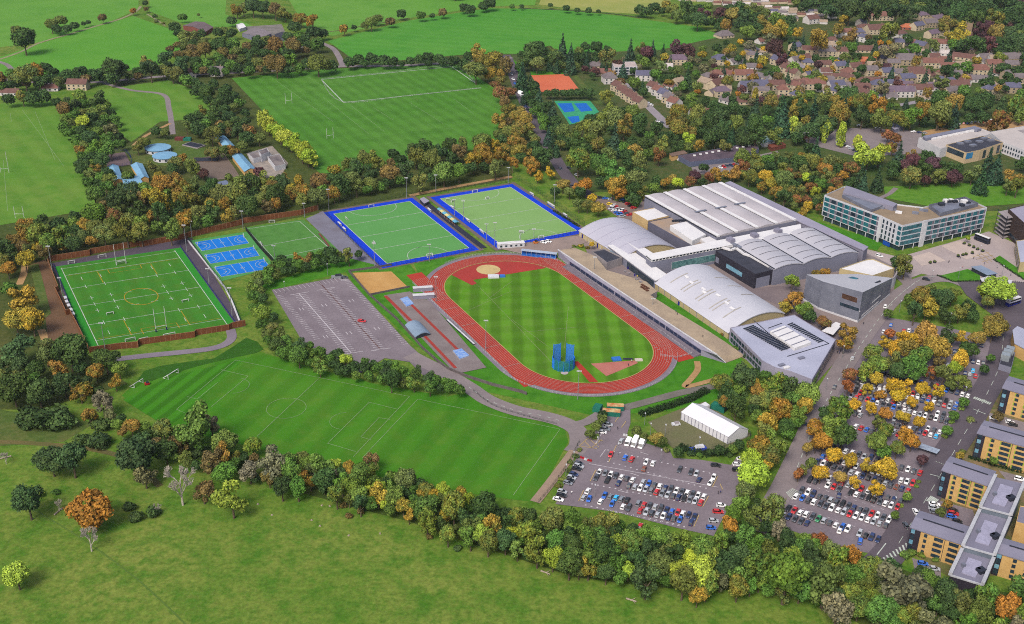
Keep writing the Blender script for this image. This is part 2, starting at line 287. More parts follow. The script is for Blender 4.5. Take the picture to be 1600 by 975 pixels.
TREE_DATA = r'''
P='in the pasture'
trees(P,"80,718,26,D 112,712,24,D 85,712,14,Sl 142,792,30,O 43,780,26,D 140,842,20,Sx 26,898,18,L 213,712,34,D 226,740,20,Sl 282,760,30,Sx 246,795,8,Sx 317,765,20,B 362,775,27,L 92,790,9,Sx 8,716,9,Sx 150,815,10,Sl")
trees(P,"72,655,34,Db 104,656,26,Db 40,652,26,Db 150,692,22,Db 128,690,16,Db 215,690,22,Db 160,662,20,Db 235,678,18,Db 215,805,14,Db 240,800,14,Db 205,790,12,Db 305,708,12,Db 60,770,10,Gb 88,768,8,Gb")
P='beside the mown lawn'
trees(P,"160,628,17,S 172,650,12,S 205,664,13,O 140,650,16,O 255,668,18,W 300,665,34,M 330,660,20,Sl 345,710,17,O 352,690,19,W 395,695,16,M 420,725,27,Sl 390,735,18,S 452,722,18,M 470,715,14,W 330,720,22,B")
grove(P,[(150,640),(195,655),(240,665),(300,690),(360,705),(430,725),(440,745),(380,748),(300,728),(240,700),(170,665)],13,"DDGWBMW",1.0)
P='left of the timber-fenced pitch'
trees(P,"36,468,24,Y 24,500,20,Y 50,500,18,Y 14,450,12,G 12,420,13,O 30,545,26,D 14,590,24,W 60,610,20,D 108,545,30,D 72,555,16,W 100,600,20,D 165,560,20,D 186,575,14,M 150,580,14,O 125,610,16,O 180,596,10,O 20,606,24,D")
grove(P,[(0,540),(60,530),(120,540),(190,568),(198,588),(180,600),(130,612),(60,614),(0,612)],18,"DDGWO",1.1)
P='in the belt below the football field'
trees(P,"455,735,18,G 470,745,14,O 440,760,16,D 485,752,10,O 520,740,10,S 506,738,9,S 545,730,12,Y 560,745,18,M 580,720,15,B 630,790,14,Y 690,765,12,L 615,775,16,M 695,805,13,Y 700,835,13,M 790,845,18,D 755,835,16,L 920,885,16,Y 965,845,13,L 1058,892,17,L 1092,895,22,L 1090,930,14,Y 1010,905,24,D 890,880,22,D 840,860,20,M 563,800,8,Bb 536,790,8,Bb 545,805,8,Bb 670,838,7,Bb 715,855,8,Db")
grove(P,[(440,728),(470,722),(540,725),(600,738),(700,768),(800,795),(830,800),(900,808),(960,818),(1060,842),(1110,850),(1112,915),(1040,908),(960,905),(880,888),(800,862),(740,842),(680,818),(610,798),(545,785),(500,765),(440,757)],15,"DDDGGGMMMMWWYL",.84)
P='in the wood below the lower car parks'
trees(P,"1180,742,26,L 1215,690,20,M 1140,820,14,O 1165,770,16,W 1230,895,36,G 1190,880,26,G 1290,910,28,W 1310,945,26,Sl 1410,905,34,Sl 1425,930,26,Sl 1330,870,20,O 1300,862,16,W 1280,845,12,R 1480,930,22,D 1595,930,24,G 1575,950,20,O 1530,960,22,W 1460,970,24,S 1380,955,22,G 1230,845,16,D")
grove(P,[(1115,850),(1135,820),(1150,795),(1180,775),(1210,795),(1225,830),(1290,852),(1345,862),(1370,885),(1400,880),(1440,895),(1480,915),(1560,935),(1600,945),(1640,985),(1600,1020),(1400,985),(1340,955),(1290,935),(1230,925),(1180,920),(1120,918)],17,"DDDDGGGMMMWWS",.86)
P='in the wood beside the marquee'
trees(P,"1175,720,18,L 1205,600,22,G 1160,590,20,D 1240,605,22,D 1222,640,18,O 1150,640,20,D 1195,680,18,W")
grove(P,[(1120,605),(1150,578),(1200,582),(1258,598),(1268,625),(1245,660),(1225,690),(1205,730),(1180,755),(1162,752),(1172,720),(1188,690),(1186,660),(1160,640),(1128,628)],15,"DDGGMWYO",.95)
P='in the hedge below the empty car park'
trees(P,"540,565,14,L 465,540,14,D 500,552,15,G")
grove(P,[(392,445),(404,440),(420,480),(440,525),(500,545),(560,562),(620,572),(670,588),(722,600),(720,610),(660,603),(600,596),(520,580),(450,558),(415,530),(394,480)],11.5,"GGGDDMW",.9)
P='in the hedge right of the netball courts'
trees(P,"466,402,11,O 480,405,10,B 515,396,12,D 545,398,12,W")
grove(P,[(400,430),(440,405),(500,396),(562,392),(566,402),(500,412),(440,428),(405,445)],10,"DDDGW",.9)
P='in the wood behind the floodlit pitches'
trees(P,"608,270,16,B 650,245,15,W 690,235,14,D 715,235,14,B 740,250,15,Y 765,250,13,O 555,265,14,D 590,250,14,W 470,300,15,O 430,305,16,D 500,285,14,B 180,340,14,R 285,345,15,O 250,290,14,O 275,290,16,O 220,350,14,M 300,305,18,W 365,290,17,W 150,355,13,W 40,355,13,O 20,380,12,B 90,350,12,D 785,240,14,O 810,235,13,A 830,255,12,O 385,320,16,D 330,330,15,D 250,330,14,D")
grove(P,[(0,385),(60,352),(150,326),(190,300),(240,285),(300,292),(400,282),(450,282),(520,265),(560,248),(600,238),(680,225),(760,215),(835,225),(850,245),(800,260),(700,275),(640,288),(510,308),(380,330),(290,355),(80,385),(10,420),(0,420)],14,"DDDDGMWWWOBY",.92)
P='beside the left rugby field'
trees(P,"128,190,13,L 112,160,13,D 100,170,12,B 150,155,15,D 175,205,13,S 142,215,13,D 125,235,11,O 150,265,11,O")
grove(P,[(88,160),(120,148),(165,160),(188,200),(192,228),(160,236),(175,285),(150,312),(136,300),(118,240),(98,200)],12,"DDGWGM",.95)
P='along the lane below the hedged field'
trees(P,"38,118,18,W 55,112,14,O 105,120,12,D 125,115,12,D 148,118,12,D 178,108,18,D 195,112,15,D 235,108,17,D 260,90,13,D 283,102,16,D 497,98,17,W 460,75,13,B 230,95,12,W 12,155,10,D 50,152,12,D 35,150,12,W 68,150,12,D")
grove(P,[(-10,120),(60,105),(120,115),(180,108),(240,105),(300,92),(360,88),(430,95),(500,92),(520,102),(480,110),(380,112),(290,116),(180,122),(60,130),(-10,136)],11,"DDDDGBW",.95)
P='around the farm'
trees(P,"272,42,9,D 300,58,12,W 430,15,12,B 410,12,14,D 445,20,14,W 470,30,11,O 488,32,11,O 460,42,10,D 490,52,12,D 430,70,13,B 455,68,12,B 538,45,9,O 380,10,12,W 395,8,14,D 370,14,10,O")
grove(P,[(292,62),(350,68),(420,72),(470,55),(512,45),(500,75),(440,88),(330,84),(262,90),(250,84)],11,"DDBBGWD",.95)
trees(P,"278,52,8,D 288,56,9,W 315,52,8,D 340,50,9,D 350,48,8,W 362,52,9,D 402,62,9,D 415,64,9,W 362,32,8,D 450,58,9,D")
P='in the copse right of the paddock'
grove(P,[(290,125),(340,130),(370,150),(388,185),(398,210),(350,212),(300,205),(280,192),(312,180),(322,160),(302,140)],12,"DDDDWBG",.95)
P='in the lime-green row by the playing field'
trees(P,"412,186,14,L 420,194,14,L 430,202,14,L 438,208,14,L 446,214,14,L 455,221,15,L 464,228,14,L 472,235,14,L 481,243,15,L 488,250,12,L")
P='in the grounds of the blue-roofed school'
trees(P,"246,205,9,D 258,207,8,W 225,222,10,W 215,228,10,W 240,260,12,W 275,255,13,W 270,262,10,D 285,248,9,O 300,262,14,W 318,270,10,P 330,238,13,W 345,235,12,W 365,234,11,O 378,228,9,W 310,200,12,D 345,202,12,D 225,300,14,M 248,275,10,Y 270,280,12,O 330,290,13,D 360,300,15,W 405,268,9,P 300,290,14,W 418,285,16,W 440,285,14,D 458,300,14,O 200,275,9,M 392,205,9,R 405,215,11,W 385,215,12,D")
P='in the hedge above the playing field'
trees(P,"655,92,9,D 640,95,8,D 560,93,11,D 580,92,11,D 600,95,11,D 615,97,9,D 668,90,10,D 685,92,9,D 695,96,8,D")
grove(P,[(545,94),(600,92),(660,95),(712,92),(712,99),(545,101)],9,"DDDG",1.0)
P='in the corner copse by the avenue'
grove(P,[(712,90),(735,80),(765,85),(788,92),(795,112),(780,128),(758,118),(718,102)],12.5,"DDOBWAA",.95)
P='along the avenue beside the playing field'
trees(P,"773,132,9,R 782,145,13,R 795,142,11,R")
grove(P,[(782,150),(800,160),(820,180),(836,210),(845,235),(800,245),(776,215),(780,180)],12.5,"AABAWAW",.9)
P='between the avenue and the clay courts'
grove(P,[(808,102),(824,115),(838,150),(862,168),(872,195),(890,222),(872,238),(852,215),(840,180),(812,130)],11,"KKDDGWD",.9)
P='behind the clay courts'
grove(P,[(812,80),(840,72),(880,74),(930,72),(955,80),(960,92),(930,96),(900,104),(860,104),(820,100)],11.5,"DDDDKKBW",.9)
P='in the screen between the courts'
trees(P,"856,146,7,D 868,145,8,D 880,146,8,D 892,145,8,D 903,145,8,D 914,144,8,D 924,146,9,D")
P='in the wood above the sports halls'
trees(P,"945,178,15,W 910,200,18,W 935,205,17,W 880,205,12,W 905,225,16,D 960,185,16,W 975,200,15,A 1000,190,14,D 1075,215,12,L 960,220,16,K 1060,175,14,A 1090,180,14,W 1130,185,16,D 1180,175,15,K 1220,170,13,K 1255,165,13,D 1240,195,12,L 1180,195,15,D 1160,215,14,D 1010,225,14,D 1030,240,12,R 1440,175,14,O 1425,182,14,G 1400,185,13,W 1490,160,15,A 1470,155,14,D 1560,185,16,R 1540,160,16,D 1590,165,16,G 1520,165,14,D 1325,150,15,D 1345,158,14,W 1370,165,14,O 1290,150,14,W")
grove(P,[(878,205),(900,190),(945,178),(985,170),(1010,185),(1040,205),(1052,178),(1110,165),(1180,165),(1225,152),(1270,155),(1330,160),(1400,178),(1440,168),(1500,160),(1610,165),(1620,182),(1540,186),(1440,195),(1345,190),(1290,195),(1245,215),(1200,222),(1130,228),(1060,235),(1015,240),(990,262),(1000,285),(940,270),(905,255)],13.5,"DDDDGWWWAKM",.95)
P='beside the small car park by the halls'
trees(P,"905,292,11,O 915,288,12,O 935,325,13,A 905,300,10,D 958,290,15,A 972,285,14,A 968,300,12,O 880,288,13,A 890,300,10,W 860,268,10,Y 830,262,10,O 840,275,10,Y 905,318,11,W 918,320,10,W 925,310,8,Y 990,295,13,D 1005,300,11,W 990,310,12,D 868,300,9,D 1000,270,11,D")
grove(P,[(940,265),(1000,275),(1060,275),(1010,300),(985,310),(950,300),(930,280)],12,"DDGMWWA",1.0)
P='on the bank behind the main hall'
trees(P,"1118,272,11,O 1108,278,10,R 1085,275,10,P 1060,285,10,L 1040,285,9,O 1100,262,8,D 1195,275,12,Y 1225,280,14,W 1245,300,13,W 1265,290,11,R 1240,290,12,D 1180,258,13,W 1212,300,12,O 1258,278,10,L 1275,300,12,L 1205,285,12,Y 1265,250,13,W 1290,265,11,O 1300,300,10,O 1305,285,11,R 1255,330,10,Y 1262,322,9,Y 1330,262,13,R 1345,275,12,K 1358,240,26,L 1345,225,16,L 1375,240,16,L 1290,205,8,Lt 1315,210,9,Lt 1425,242,12,O 1400,215,9,R 1388,210,9,R 1395,230,11,R 1275,235,12,K 1250,255,14,D 1265,232,10,D")
grove(P,[(1060,282),(1140,268),(1160,245),(1240,240),(1290,255),(1320,250),(1340,285),(1290,325),(1250,330),(1210,305),(1150,275),(1100,285)],11.5,"DDGWWYORW",.95)
P='in the park behind the glass building'
trees(P,"1425,275,17,W 1440,265,15,D 1350,285,11,K 1372,280,12,K 1395,270,10,D 1465,272,14,W 1480,265,14,D 1520,270,16,W 1535,280,14,K 1490,275,13,P 1558,262,15,K 1545,255,14,K 1585,275,14,O 1590,290,13,W 1575,290,12,W 1460,255,13,P 1425,250,13,P 1450,245,11,D 1600,255,12,D")
grove(P,[(1400,240),(1450,240),(1480,255),(1500,262),(1480,280),(1420,282),(1395,262)],13,"DDPWK",1.0)
P='in the round clump by the roundabout'
trees(P,"1448,480,18,Y 1440,462,16,A 1470,465,17,D 1500,485,16,W 1425,468,12,M 1430,485,15,D 1480,490,14,D 1512,480,12,D 1488,462,15,W 1455,455,14,W 1520,492,11,D")
P='beside the plaza'
trees(P,"1415,415,19,Wl 1402,410,12,D 1558,452,25,L 1540,455,14,L 1575,450,14,L 1555,505,19,A 1552,515,16,A 1512,372,4,L 1545,470,10,W")
P='beside the angular grey hall'
trees(P,"1238,465,18,O 1230,480,12,Y 1322,520,17,O 1320,535,14,O 1256,485,13,G 1265,492,12,D 1238,440,14,M 1285,502,10,R 1290,505,8,R 1290,425,8,O 1275,428,7,O")
P='in the upper car park'
trees(P,"1412,530,13,Y 1430,532,13,Y 1398,545,13,Y 1418,545,20,A 1448,522,20,A 1465,545,19,A 1480,525,15,D 1440,555,18,G 1425,575,23,G 1395,565,20,W 1370,570,17,M 1353,580,15,M 1390,520,8,R 1388,490,8,M 1504,527,11,Y 1526,528,12,A 1512,547,15,D 1500,562,14,Y 1492,575,11,L 1455,580,12,R 1475,585,15,W 1496,592,12,W 1508,600,10,W 1328,585,13,R 1350,582,11,D 1325,605,13,R 1538,576,8,D 1548,560,7,G 1470,565,10,B 1405,580,15,D 1380,535,12,Y 1365,550,14,M 1485,600,9,W")
trees(P,"1370,592,11,Y 1395,600,11,Y 1416,603,11,Y 1442,606,11,Y 1466,612,13,Y 1355,607,11,Y 1375,617,9,O 1402,618,12,Y 1425,628,10,Y 1452,636,10,Y 1334,631,11,Y 1360,637,11,Y 1383,646,10,O 1412,651,11,Y 1437,660,10,Y 1506,628,8,G 1490,649,8,G 1480,672,8,G 1502,638,6,Mb 1486,658,6,Mb 1475,682,6,Mb")
P='between the two right-hand car parks'
trees(P,"1312,640,22,G 1290,645,12,D 1300,672,22,M 1318,680,20,D 1275,670,16,O 1285,690,16,O 1262,700,10,A 1275,695,9,O 1370,690,17,M 1385,672,13,G 1370,660,11,W 1415,682,14,O 1425,690,12,O 1402,700,13,M 1380,705,12,G 1441,718,9,P 1268,722,9,W 1255,735,10,W 1248,740,9,R")
P='in the lower right car park'
trees(P,"1302,711,12,Y 1330,717,12,Y 1358,727,12,Y 1383,733,18,Y 1283,739,15,Y 1313,744,11,A 1338,753,12,Y 1366,763,14,Y 1418,775,8,M 1399,805,7,M 1408,790,5,Mb 1436,752,5,Mb 1432,760,5,Mb")
P='around the brick blocks'
trees(P,"1480,787,8,O 1470,800,8,W 1552,720,7,M 1500,712,7,Y 1560,650,9,B 1440,868,7,Mb 1462,874,6,Gb 1515,655,8,Wb 1505,705,6,Wb 1425,862,9,Gb 1412,868,9,Mb")
P='along the pavement of the long hall'
trees(P,"925,382,5,Y 908,384,5,Yb 918,387,5,Ob 897,384,4,Gb 1128,522,5,Ob 1150,545,8,Gb 1165,555,7,Db")
P='beside the entrance of the lower car park'
trees(P,"932,665,9,W 940,655,9,W 922,678,8,W 942,648,8,D 930,682,7,Wb 995,672,9,W 1005,680,10,W 1025,685,12,A 1035,690,9,W 1060,705,10,D 1042,703,8,Wb 1080,708,8,Db 1092,712,7,Gb 1107,706,8,Db 1125,703,9,D 1145,702,8,M 1155,695,9,D 1140,710,7,Db 900,712,7,Wb 893,722,7,Wb 888,735,7,Wb 880,748,7,Wb 872,758,7,Wb 905,702,6,Wb")
P='scattered in the far fields'
trees(P,"37,60,18,D 25,48,8,W 80,38,10,W 95,32,9,W 88,45,8,D 105,45,7,D 117,40,7,D 131,37,4,D 138,35,4,D 160,28,7,B 208,17,5,O 227,5,5,D 228,14,4,B 242,25,4,D 285,27,7,G 310,23,3,W 580,35,10,W 590,30,9,W 610,34,8,B 627,22,8,D 658,24,8,G 675,25,5,D 692,20,8,B 735,15,9,D 725,12,8,D 765,6,10,D 755,10,8,D 800,10,5,G 815,10,4,D 553,43,5,D 570,40,7,W 245,33,4,Wb 255,36,4,Wb 268,44,4,Wb 885,13,6,D 902,16,5,D 920,16,6,D 860,8,4,D 935,18,4,D")
P='in the village gardens'
AVOID += VAVOID
trees(P,"1000,75,11,W 1012,82,13,P 1020,78,9,K 985,82,12,K 1060,75,16,P 1075,80,12,P 965,100,9,P 974,108,9,Kc 970,128,8,R 990,130,11,M 1004,133,6,Kc 950,150,12,W 1005,143,8,D 1090,135,9,W 1120,75,9,D 1143,75,9,Y 1135,80,7,O 1116,122,9,P 1172,72,12,S 1210,72,14,P 1240,75,10,K 1240,85,7,Y 1280,63,18,A 1245,50,10,Y 1205,50,14,A 1190,95,8,Y 1150,115,6,O 1180,150,6,Yt 1390,50,18,W 1310,45,12,A 1320,30,10,Y 1485,35,13,A 1475,40,10,A 1500,55,16,Y 1485,60,12,Y 1530,48,13,P 1555,50,13,A 1525,70,18,D 1548,70,14,P 1545,75,6,O 1505,72,12,D 1490,70,11,G 1390,80,14,S 1320,90,9,W 1300,108,7,O 1262,108,7,Y 1275,90,7,D 1325,160,11,O 1315,148,17,W 1250,162,13,Y 1400,75,9,S 1480,110,10,D 1510,105,11,G 1470,130,12,W 1450,110,8,W 1490,120,9,D 1590,112,10,D 1575,120,8,D")
grove(P,[(905,92),(960,85),(1030,78),(1120,66),(1200,62),(1290,60),(1400,40),(1500,90),(1610,110),(1610,160),(1400,168),(1270,150),(1160,165),(1060,165),(1000,110),(920,120)],8,"DDDGGWBPOYSMK",1.25)
P='along the top edge of the long field'
trees(P,"1000,15,10,D 1012,18,9,D 1050,15,11,W 1042,8,9,Y 1100,20,12,P 1122,20,13,P 1145,22,14,A 1160,25,14,D 1135,40,10,O 1180,30,12,D 1195,35,13,A 1215,45,14,Y 1200,60,11,S")
grove(P,[(985,14),(1040,8),(1100,10),(1170,8),(1235,30),(1245,55),(1190,60),(1150,48),(1090,32),(1030,20)],11,"DDDDWDM",.9)
P='far in the distance'
grove(P,[(1290,-30),(1640,-30),(1640,110),(1600,105),(1560,90),(1540,40),(1500,25),(1440,20),(1380,25),(1340,22),(1290,20)],13,"DDDDDDWDDP",.85)
grove(P,[(1230,-10),(1300,-12),(1300,15),(1250,12)],11,'DDDW',.9)
grove(P,[(560,-30),(1000,-30),(1000,-12),(560,-12)],9,"DDDW",1)
'''
VAVOID = []
TH = -1.068                       # the long axis of the pitches and of the track
AX = Vector((math.cos(TH), math.sin(TH), 0)); AY = Vector((-math.sin(TH), math.cos(TH), 0))
white = mat('white_line', S(222, 228, 222), S(190, 205, 190), rough=.8)
yellow = mat('yellow_line', S(205, 165, 40), rough=.8)
redline = mat('lane_red', S(178, 62, 55), S(165, 70, 60))
asphalt = mat('asphalt_carpark', S(147, 136, 144), S(130, 119, 127), .05, .1, fine=.8)
asphalt_dark = mat('asphalt_road', S(108, 99, 108), S(96, 88, 97), .06, .06, fine=.9)
asphalt_pale = mat('asphalt_lane', S(156, 144, 146), S(140, 130, 132), .08, .07, fine=.9)
kerbm = mat('kerb_stone', S(190, 180, 172), rough=.9)
gravel = mat('gravel_path', S(196, 160, 112), S(176, 138, 95), .2, .1)
# ---- the land
g_past = grass('pasture_grass', S(106, 138, 50), S(134, 148, 68), S(74, 124, 34), big=.011, s_amp=.34, worn=S(122, 118, 66), wear=-.02)
g_field = grass('field_grass', S(84, 156, 54), S(98, 162, 62), S(76, 150, 50), ((-.2, 9, .03),), big=.004, s_amp=.08)
g_field2 = grass('far_meadow_grass', S(104, 164, 60), S(116, 166, 70), S(94, 154, 56), big=.004, s_amp=.1)
g_field3 = grass('ley_grass', S(96, 162, 54), S(108, 166, 62), S(88, 156, 50), big=.004, s_amp=.07)
g_straw = grass('stubble_grass', S(168, 172, 92), S(150, 165, 85), S(176, 176, 104), big=.006, s_amp=.06)
g_lawn = grass('lawn_grass', S(72, 140, 34), S(88, 148, 42), S(60, 122, 30), big=.02, s_amp=.12)
_v = G(268, 600)-G(215, 640); MOW = math.atan2(_v.y, _v.x)
g_foot = grass('football_grass', S(66, 132, 28), S(82, 140, 38), S(92, 138, 42), ((MOW, 7, .07),), big=.012, s_amp=.07, worn=S(110, 128, 52), wear=-.10)
g_mown = grass('mown_grass', S(64, 132, 28), S(72, 136, 32), S(68, 126, 30), ((MOW, 3.6, .17),), big=.012, s_amp=.06)
g_top = grass('pitch_grass', S(82, 140, 46), S(94, 146, 56), S(76, 128, 42), ((TH, 5.5, .07), (TH+math.pi/2, 11, .03)), big=.008, s_amp=.06, worn=S(118, 136, 66), wear=-.04)
g_rug = grass('rugby_grass', S(100, 148, 52), S(116, 152, 62), S(88, 142, 44), ((TH+.12, 8, .04),), big=.01, s_amp=.07, worn=S(104, 138, 62), wear=-.05)
g_in = grass('infield_grass', S(88, 142, 30), S(96, 146, 40), S(102, 144, 50), ((math.radians(91), 5.8, .17), (math.radians(8), 7, .06)), big=.02, s_amp=.06)
g_3g = grass('turf_grass', S(64, 134, 42), S(76, 140, 48), S(84, 132, 44), ((TH, 4.6, .05),), big=.02, s_amp=.06)
g_3gb = grass('bright_turf_grass', S(52, 150, 52), S(60, 154, 56), S(56, 144, 50), big=.02, s_amp=.05)
g_small = grass('small_turf_grass', S(88, 144, 68), S(98, 150, 76), S(80, 136, 60), ((TH, 5, .03),), big=.03, s_amp=.06)
g_wood = grass('woodland_floor', S(82, 98, 46), S(96, 100, 54), S(68, 84, 40), big=.02, s_amp=.25)
g_belt = grass('belt_floor', S(74, 98, 40), S(92, 104, 48), S(60, 84, 34), big=.02, s_amp=.25)
g_garden = grass('garden_ground', S(78, 104, 50), S(104, 100, 66), S(66, 92, 44), big=.02, s_amp=.25)
g_scrub = grass('scrub_grass', S(92, 118, 56), S(112, 116, 66), S(78, 104, 46), big=.03, s_amp=.2)
soil = mat('bare_soil', S(128, 96, 72), S(112, 88, 64), .08, .15)
mm = M(); mm.quad((-3500, 120, 0), (3500, 120, 0), (4200, 7000, 0), (-4200, 7000, 0)); tag(mm.obj('ground', g_past), kind='structure')
def field(name, pts, z, mt): return sheet(name, pts, z, mt)
Z1, Z2, Z3, Z4, Z5, Z6 = .04, .11, .18, .25, .32, .39
# village and woodland ground first (lowest), fields above
field('village_ground', [(790, 60), (1120, 48), (1100, -40), (2100, -40), (2100, 330), (1560, 330), (1290, 330), (1000, 300), (900, 300), (770, 215), (770, 120)], .015, g_garden)
field('woodland_ground', [(-60, 360), (150, 300), (180, 110), (520, 70), (800, 85), (800, 280), (520, 330), (290, 372), (80, 420), (90, 520), (200, 600), (60, 640), (-60, 640)], .015, g_wood)
field('belt_ground', [(150, 650), (250, 680), (400, 715), (540, 748), (700, 788), (830, 808), (1060, 855), (1130, 835), (1190, 790), (1230, 845), (1370, 872), (1460, 910), (1640, 935), (1700, 1010), (1360, 985), (1300, 950), (1240, 928), (1180, 918), (1100, 925), (1000, 915), (900, 902), (800, 870), (700, 838), (640, 815), (560, 795), (430, 758), (300, 715)], .02, g_belt)
# far fields
field('meadow_field', [(-120, -45), (218, -40), (216, 14), (150, 44), (62, 66), (-80, 84)], Z1, g_field2)
field('hedged_field', [(-140, 102), (4, 88), (62, 68), (208, 25), (278, 50), (288, 72), (242, 105), (110, 122), (-60, 118)], Z1, g_field3)
field('gate_field', [(232, -40), (356, -40), (352, 22), (398, 42), (300, 42), (234, 18)], Z1, g_field2)
field('upper_field', [(425, -45), (845, -45), (836, 8), (760, 10), (640, 28), (520, 56), (478, 44)], Z1, g_field2)
field('long_field', [(512, 64), (640, 32), (762, 13), (860, 14), (960, 24), (1090, 42), (1132, 56), (1030, 78), (880, 84), (740, 84), (562, 100)], Z1, g_field)
field('stubble_field', [(842, 7), (862, -45), (1075, -45), (1040, 14), (1000, 22), (928, 18)], Z1, g_straw)
# playing fields
field('rugby_field', [(-130, 168), (84, 158), (153, 326), (-120, 372)], Z1, g_rug)
field('playing_field', [(362, 122), (502, 108), (716, 100), (790, 150), (782, 225), (640, 255), (500, 272), (440, 205)], Z1, g_top)
field('paddock_field', [(158, 140), (262, 125), (330, 150), (325, 185), (250, 190), (205, 222), (188, 210)], Z1, g_rug)
ribbon('drive_path', [(162, 130), (205, 141), (255, 148), (264, 170), (268, 192), (270, 210)], 4.5, Z2, asphalt_pale)
ribbon('foot_path', [(266, 193), (228, 212), (208, 228), (195, 240)], 3.2, Z2, gravel)
ribbon('drive_path', [(260, 212), (275, 240), (290, 255)], 4.5, Z2, asphalt_pale)
field('football_field', [(190, 618), (225, 588), (400, 548), (440, 560), (560, 595), (700, 620), (740, 610), (800, 645), (880, 662), (888, 690), (836, 785), (760, 775), (540, 735), (400, 700), (260, 668)], Z1, g_foot)
field('mown_lawn', [(192, 625), (262, 590), (395, 557), (376, 566), (285, 650), (262, 668)], Z2, g_mown)
field('bank_lawn', [(215, 594), (225, 580), (250, 572), (290, 566), (335, 560), (362, 543), (385, 528), (402, 534), (412, 546), (400, 552), (360, 560), (310, 572), (262, 586), (236, 596)], Z2, grass('bank_grass', S(52, 104, 30), S(66, 112, 36), S(56, 98, 30), big=.03, s_amp=.25))
field('track_lawn', [(395, 450), (560, 398), (640, 412), (660, 440), (640, 400), (690, 395), (1120, 560), (1160, 560), (1150, 610), (1080, 640), (930, 650), (760, 612), (690, 572), (640, 530), (560, 455), (540, 425), (430, 452)], Z1, g_lawn)
field('meadow_ground', [(0, 640), (60, 650), (150, 660), (100, 690), (-40, 700)], Z1, g_scrub)
ribbon('worn_path', [(-20, 690), (40, 692), (130, 700), (200, 718), (250, 760)], 3, Z1, mat('worn_earth', S(122, 108, 66), S(104, 104, 58), .05, .2))
ribbon('worn_path', [(60, 800), (140, 850), (220, 910), (300, 985)], .7, Z1, mat('faint_turf', S(88, 120, 46), S(100, 128, 52), .06, .2))
# ---- athletics track
TC = Vector((17.05, 553.5, 0)); TT = -1.0782
TA = Vector((math.cos(TT), math.sin(TT), 0)); TB = Vector((-math.sin(TT), math.cos(TT), 0))
def tp(a, b, z=0.0):
    p = TC+TA*a+TB*b; return Vector((p.x, p.y, z))
HL = 84.39/2
def oval(r, n=48):
    out = []
    for k in range(n+1):
        t = -math.pi/2+math.pi*k/n; out.append((HL+r*math.cos(t), r*math.sin(t)))
    for k in range(n+1):
        t = math.pi/2+math.pi*k/n; out.append((-HL+r*math.cos(t), r*math.sin(t)))
    return out
def oval_sheet(name, r, z, mt):
    mm = M(); P = [tp(*q) for q in oval(r)]; mm.prism([(p.x, p.y) for p in P], 0, z, side=False); return tag(mm.obj(name, mt), kind='structure')
track_red = mat('track_red', S(192, 66, 50), S(176, 56, 44), .06, .08, fine=.7)
apron = mat('apron_tarmac', S(148, 138, 150), S(134, 124, 138), .1, .08)
oval_sheet('apron_pavement', 49.2, Z2, apron)
oval_sheet('running_track', 46.4, Z3, track_red)
P = [tp(HL, 36.3), tp(-HL-19, 36.3), tp(-HL-19, 46.3), tp(HL, 46.3)]
mm = M()
for q in ((-HL-36, 36.6, HL+6, 46.4), (HL-2, 36.6, HL+34, 46.4), (-HL-40, -46.4, HL, -36.6), (HL-4, -46.4, HL+22, -36.6)):
    mm.prism([tp(q[0], q[1])[:2], tp(q[2], q[1])[:2], tp(q[2], q[3])[:2], tp(q[0], q[3])[:2]], 0, Z3-.008, side=False)
tag(mm.obj('chute_track', track_red), kind='structure')
oval_sheet('infield_lawn', 36.5, Z4, g_in)
# the red end inside the upper bend
mm = M(); P = [tp(-HL+36.2*math.cos(t), 36.2*math.sin(t)) for t in [math.pi/2+.42+(math.pi-.42)*k/40 for k in range(41)]]
P = [p for p in P]; a = tp(-HL-6, 34.4); 
D1 = [G(707, 431), G(737.6, 446.5), G(745, 443.5), G(739, 438), G(850, 420)]
P = [tp(-HL+36.2*math.cos(math.pi/2+1.72-k*.043), 36.2*math.sin(math.pi/2+1.72-k*.043)) for k in range(0, 41)]
poly = [(p.x, p.y) for p in D1]+[(p.x, p.y) for p in reversed(P)]
tmp = M(); 
ang = []
for p in D1[:1]+D1[-1:]:
    v = p-tp(-HL, 0); ang.append(math.atan2(v.dot(TB), v.dot(TA)))
a0, a1 = ang[0] % (2*math.pi), ang[1] % (2*math.pi)
arc = [tp(-HL+36.2*math.cos(a1+(a0-a1)*k/40), 36.2*math.sin(a1+(a0-a1)*k/40)) for k in range(41)]
tmp.prism([(p.x, p.y) for p in D1]+[(p.x, p.y) for p in arc], 0, Z5, side=False)
tag(tmp.obj('bend_pavement', mat('bend_red', S(190, 66, 60), S(172, 62, 56), .06, .06)), kind='structure')
mm = M(); c = G(763, 422)
mm.prism([(c.x+7.2*math.cos(t*.2617), c.y+7.2*math.sin(t*.2617)) for t in range(24)], 0, Z6, side=False)
tag(mm.obj('tan_pavement', mat('tan_disc', S(225, 200, 140), rough=.8)), kind='structure')
field('javelin_pavement', [(895, 566), (903.5, 565.5), (935, 598), (921, 598)], Z5, track_red)
field('landing_ground', [(923, 569), (992, 564), (997, 568), (947.5, 588.5)], Z5, mat('shale_pink', S(202, 130, 118), S(190, 116, 104), .15, .08))
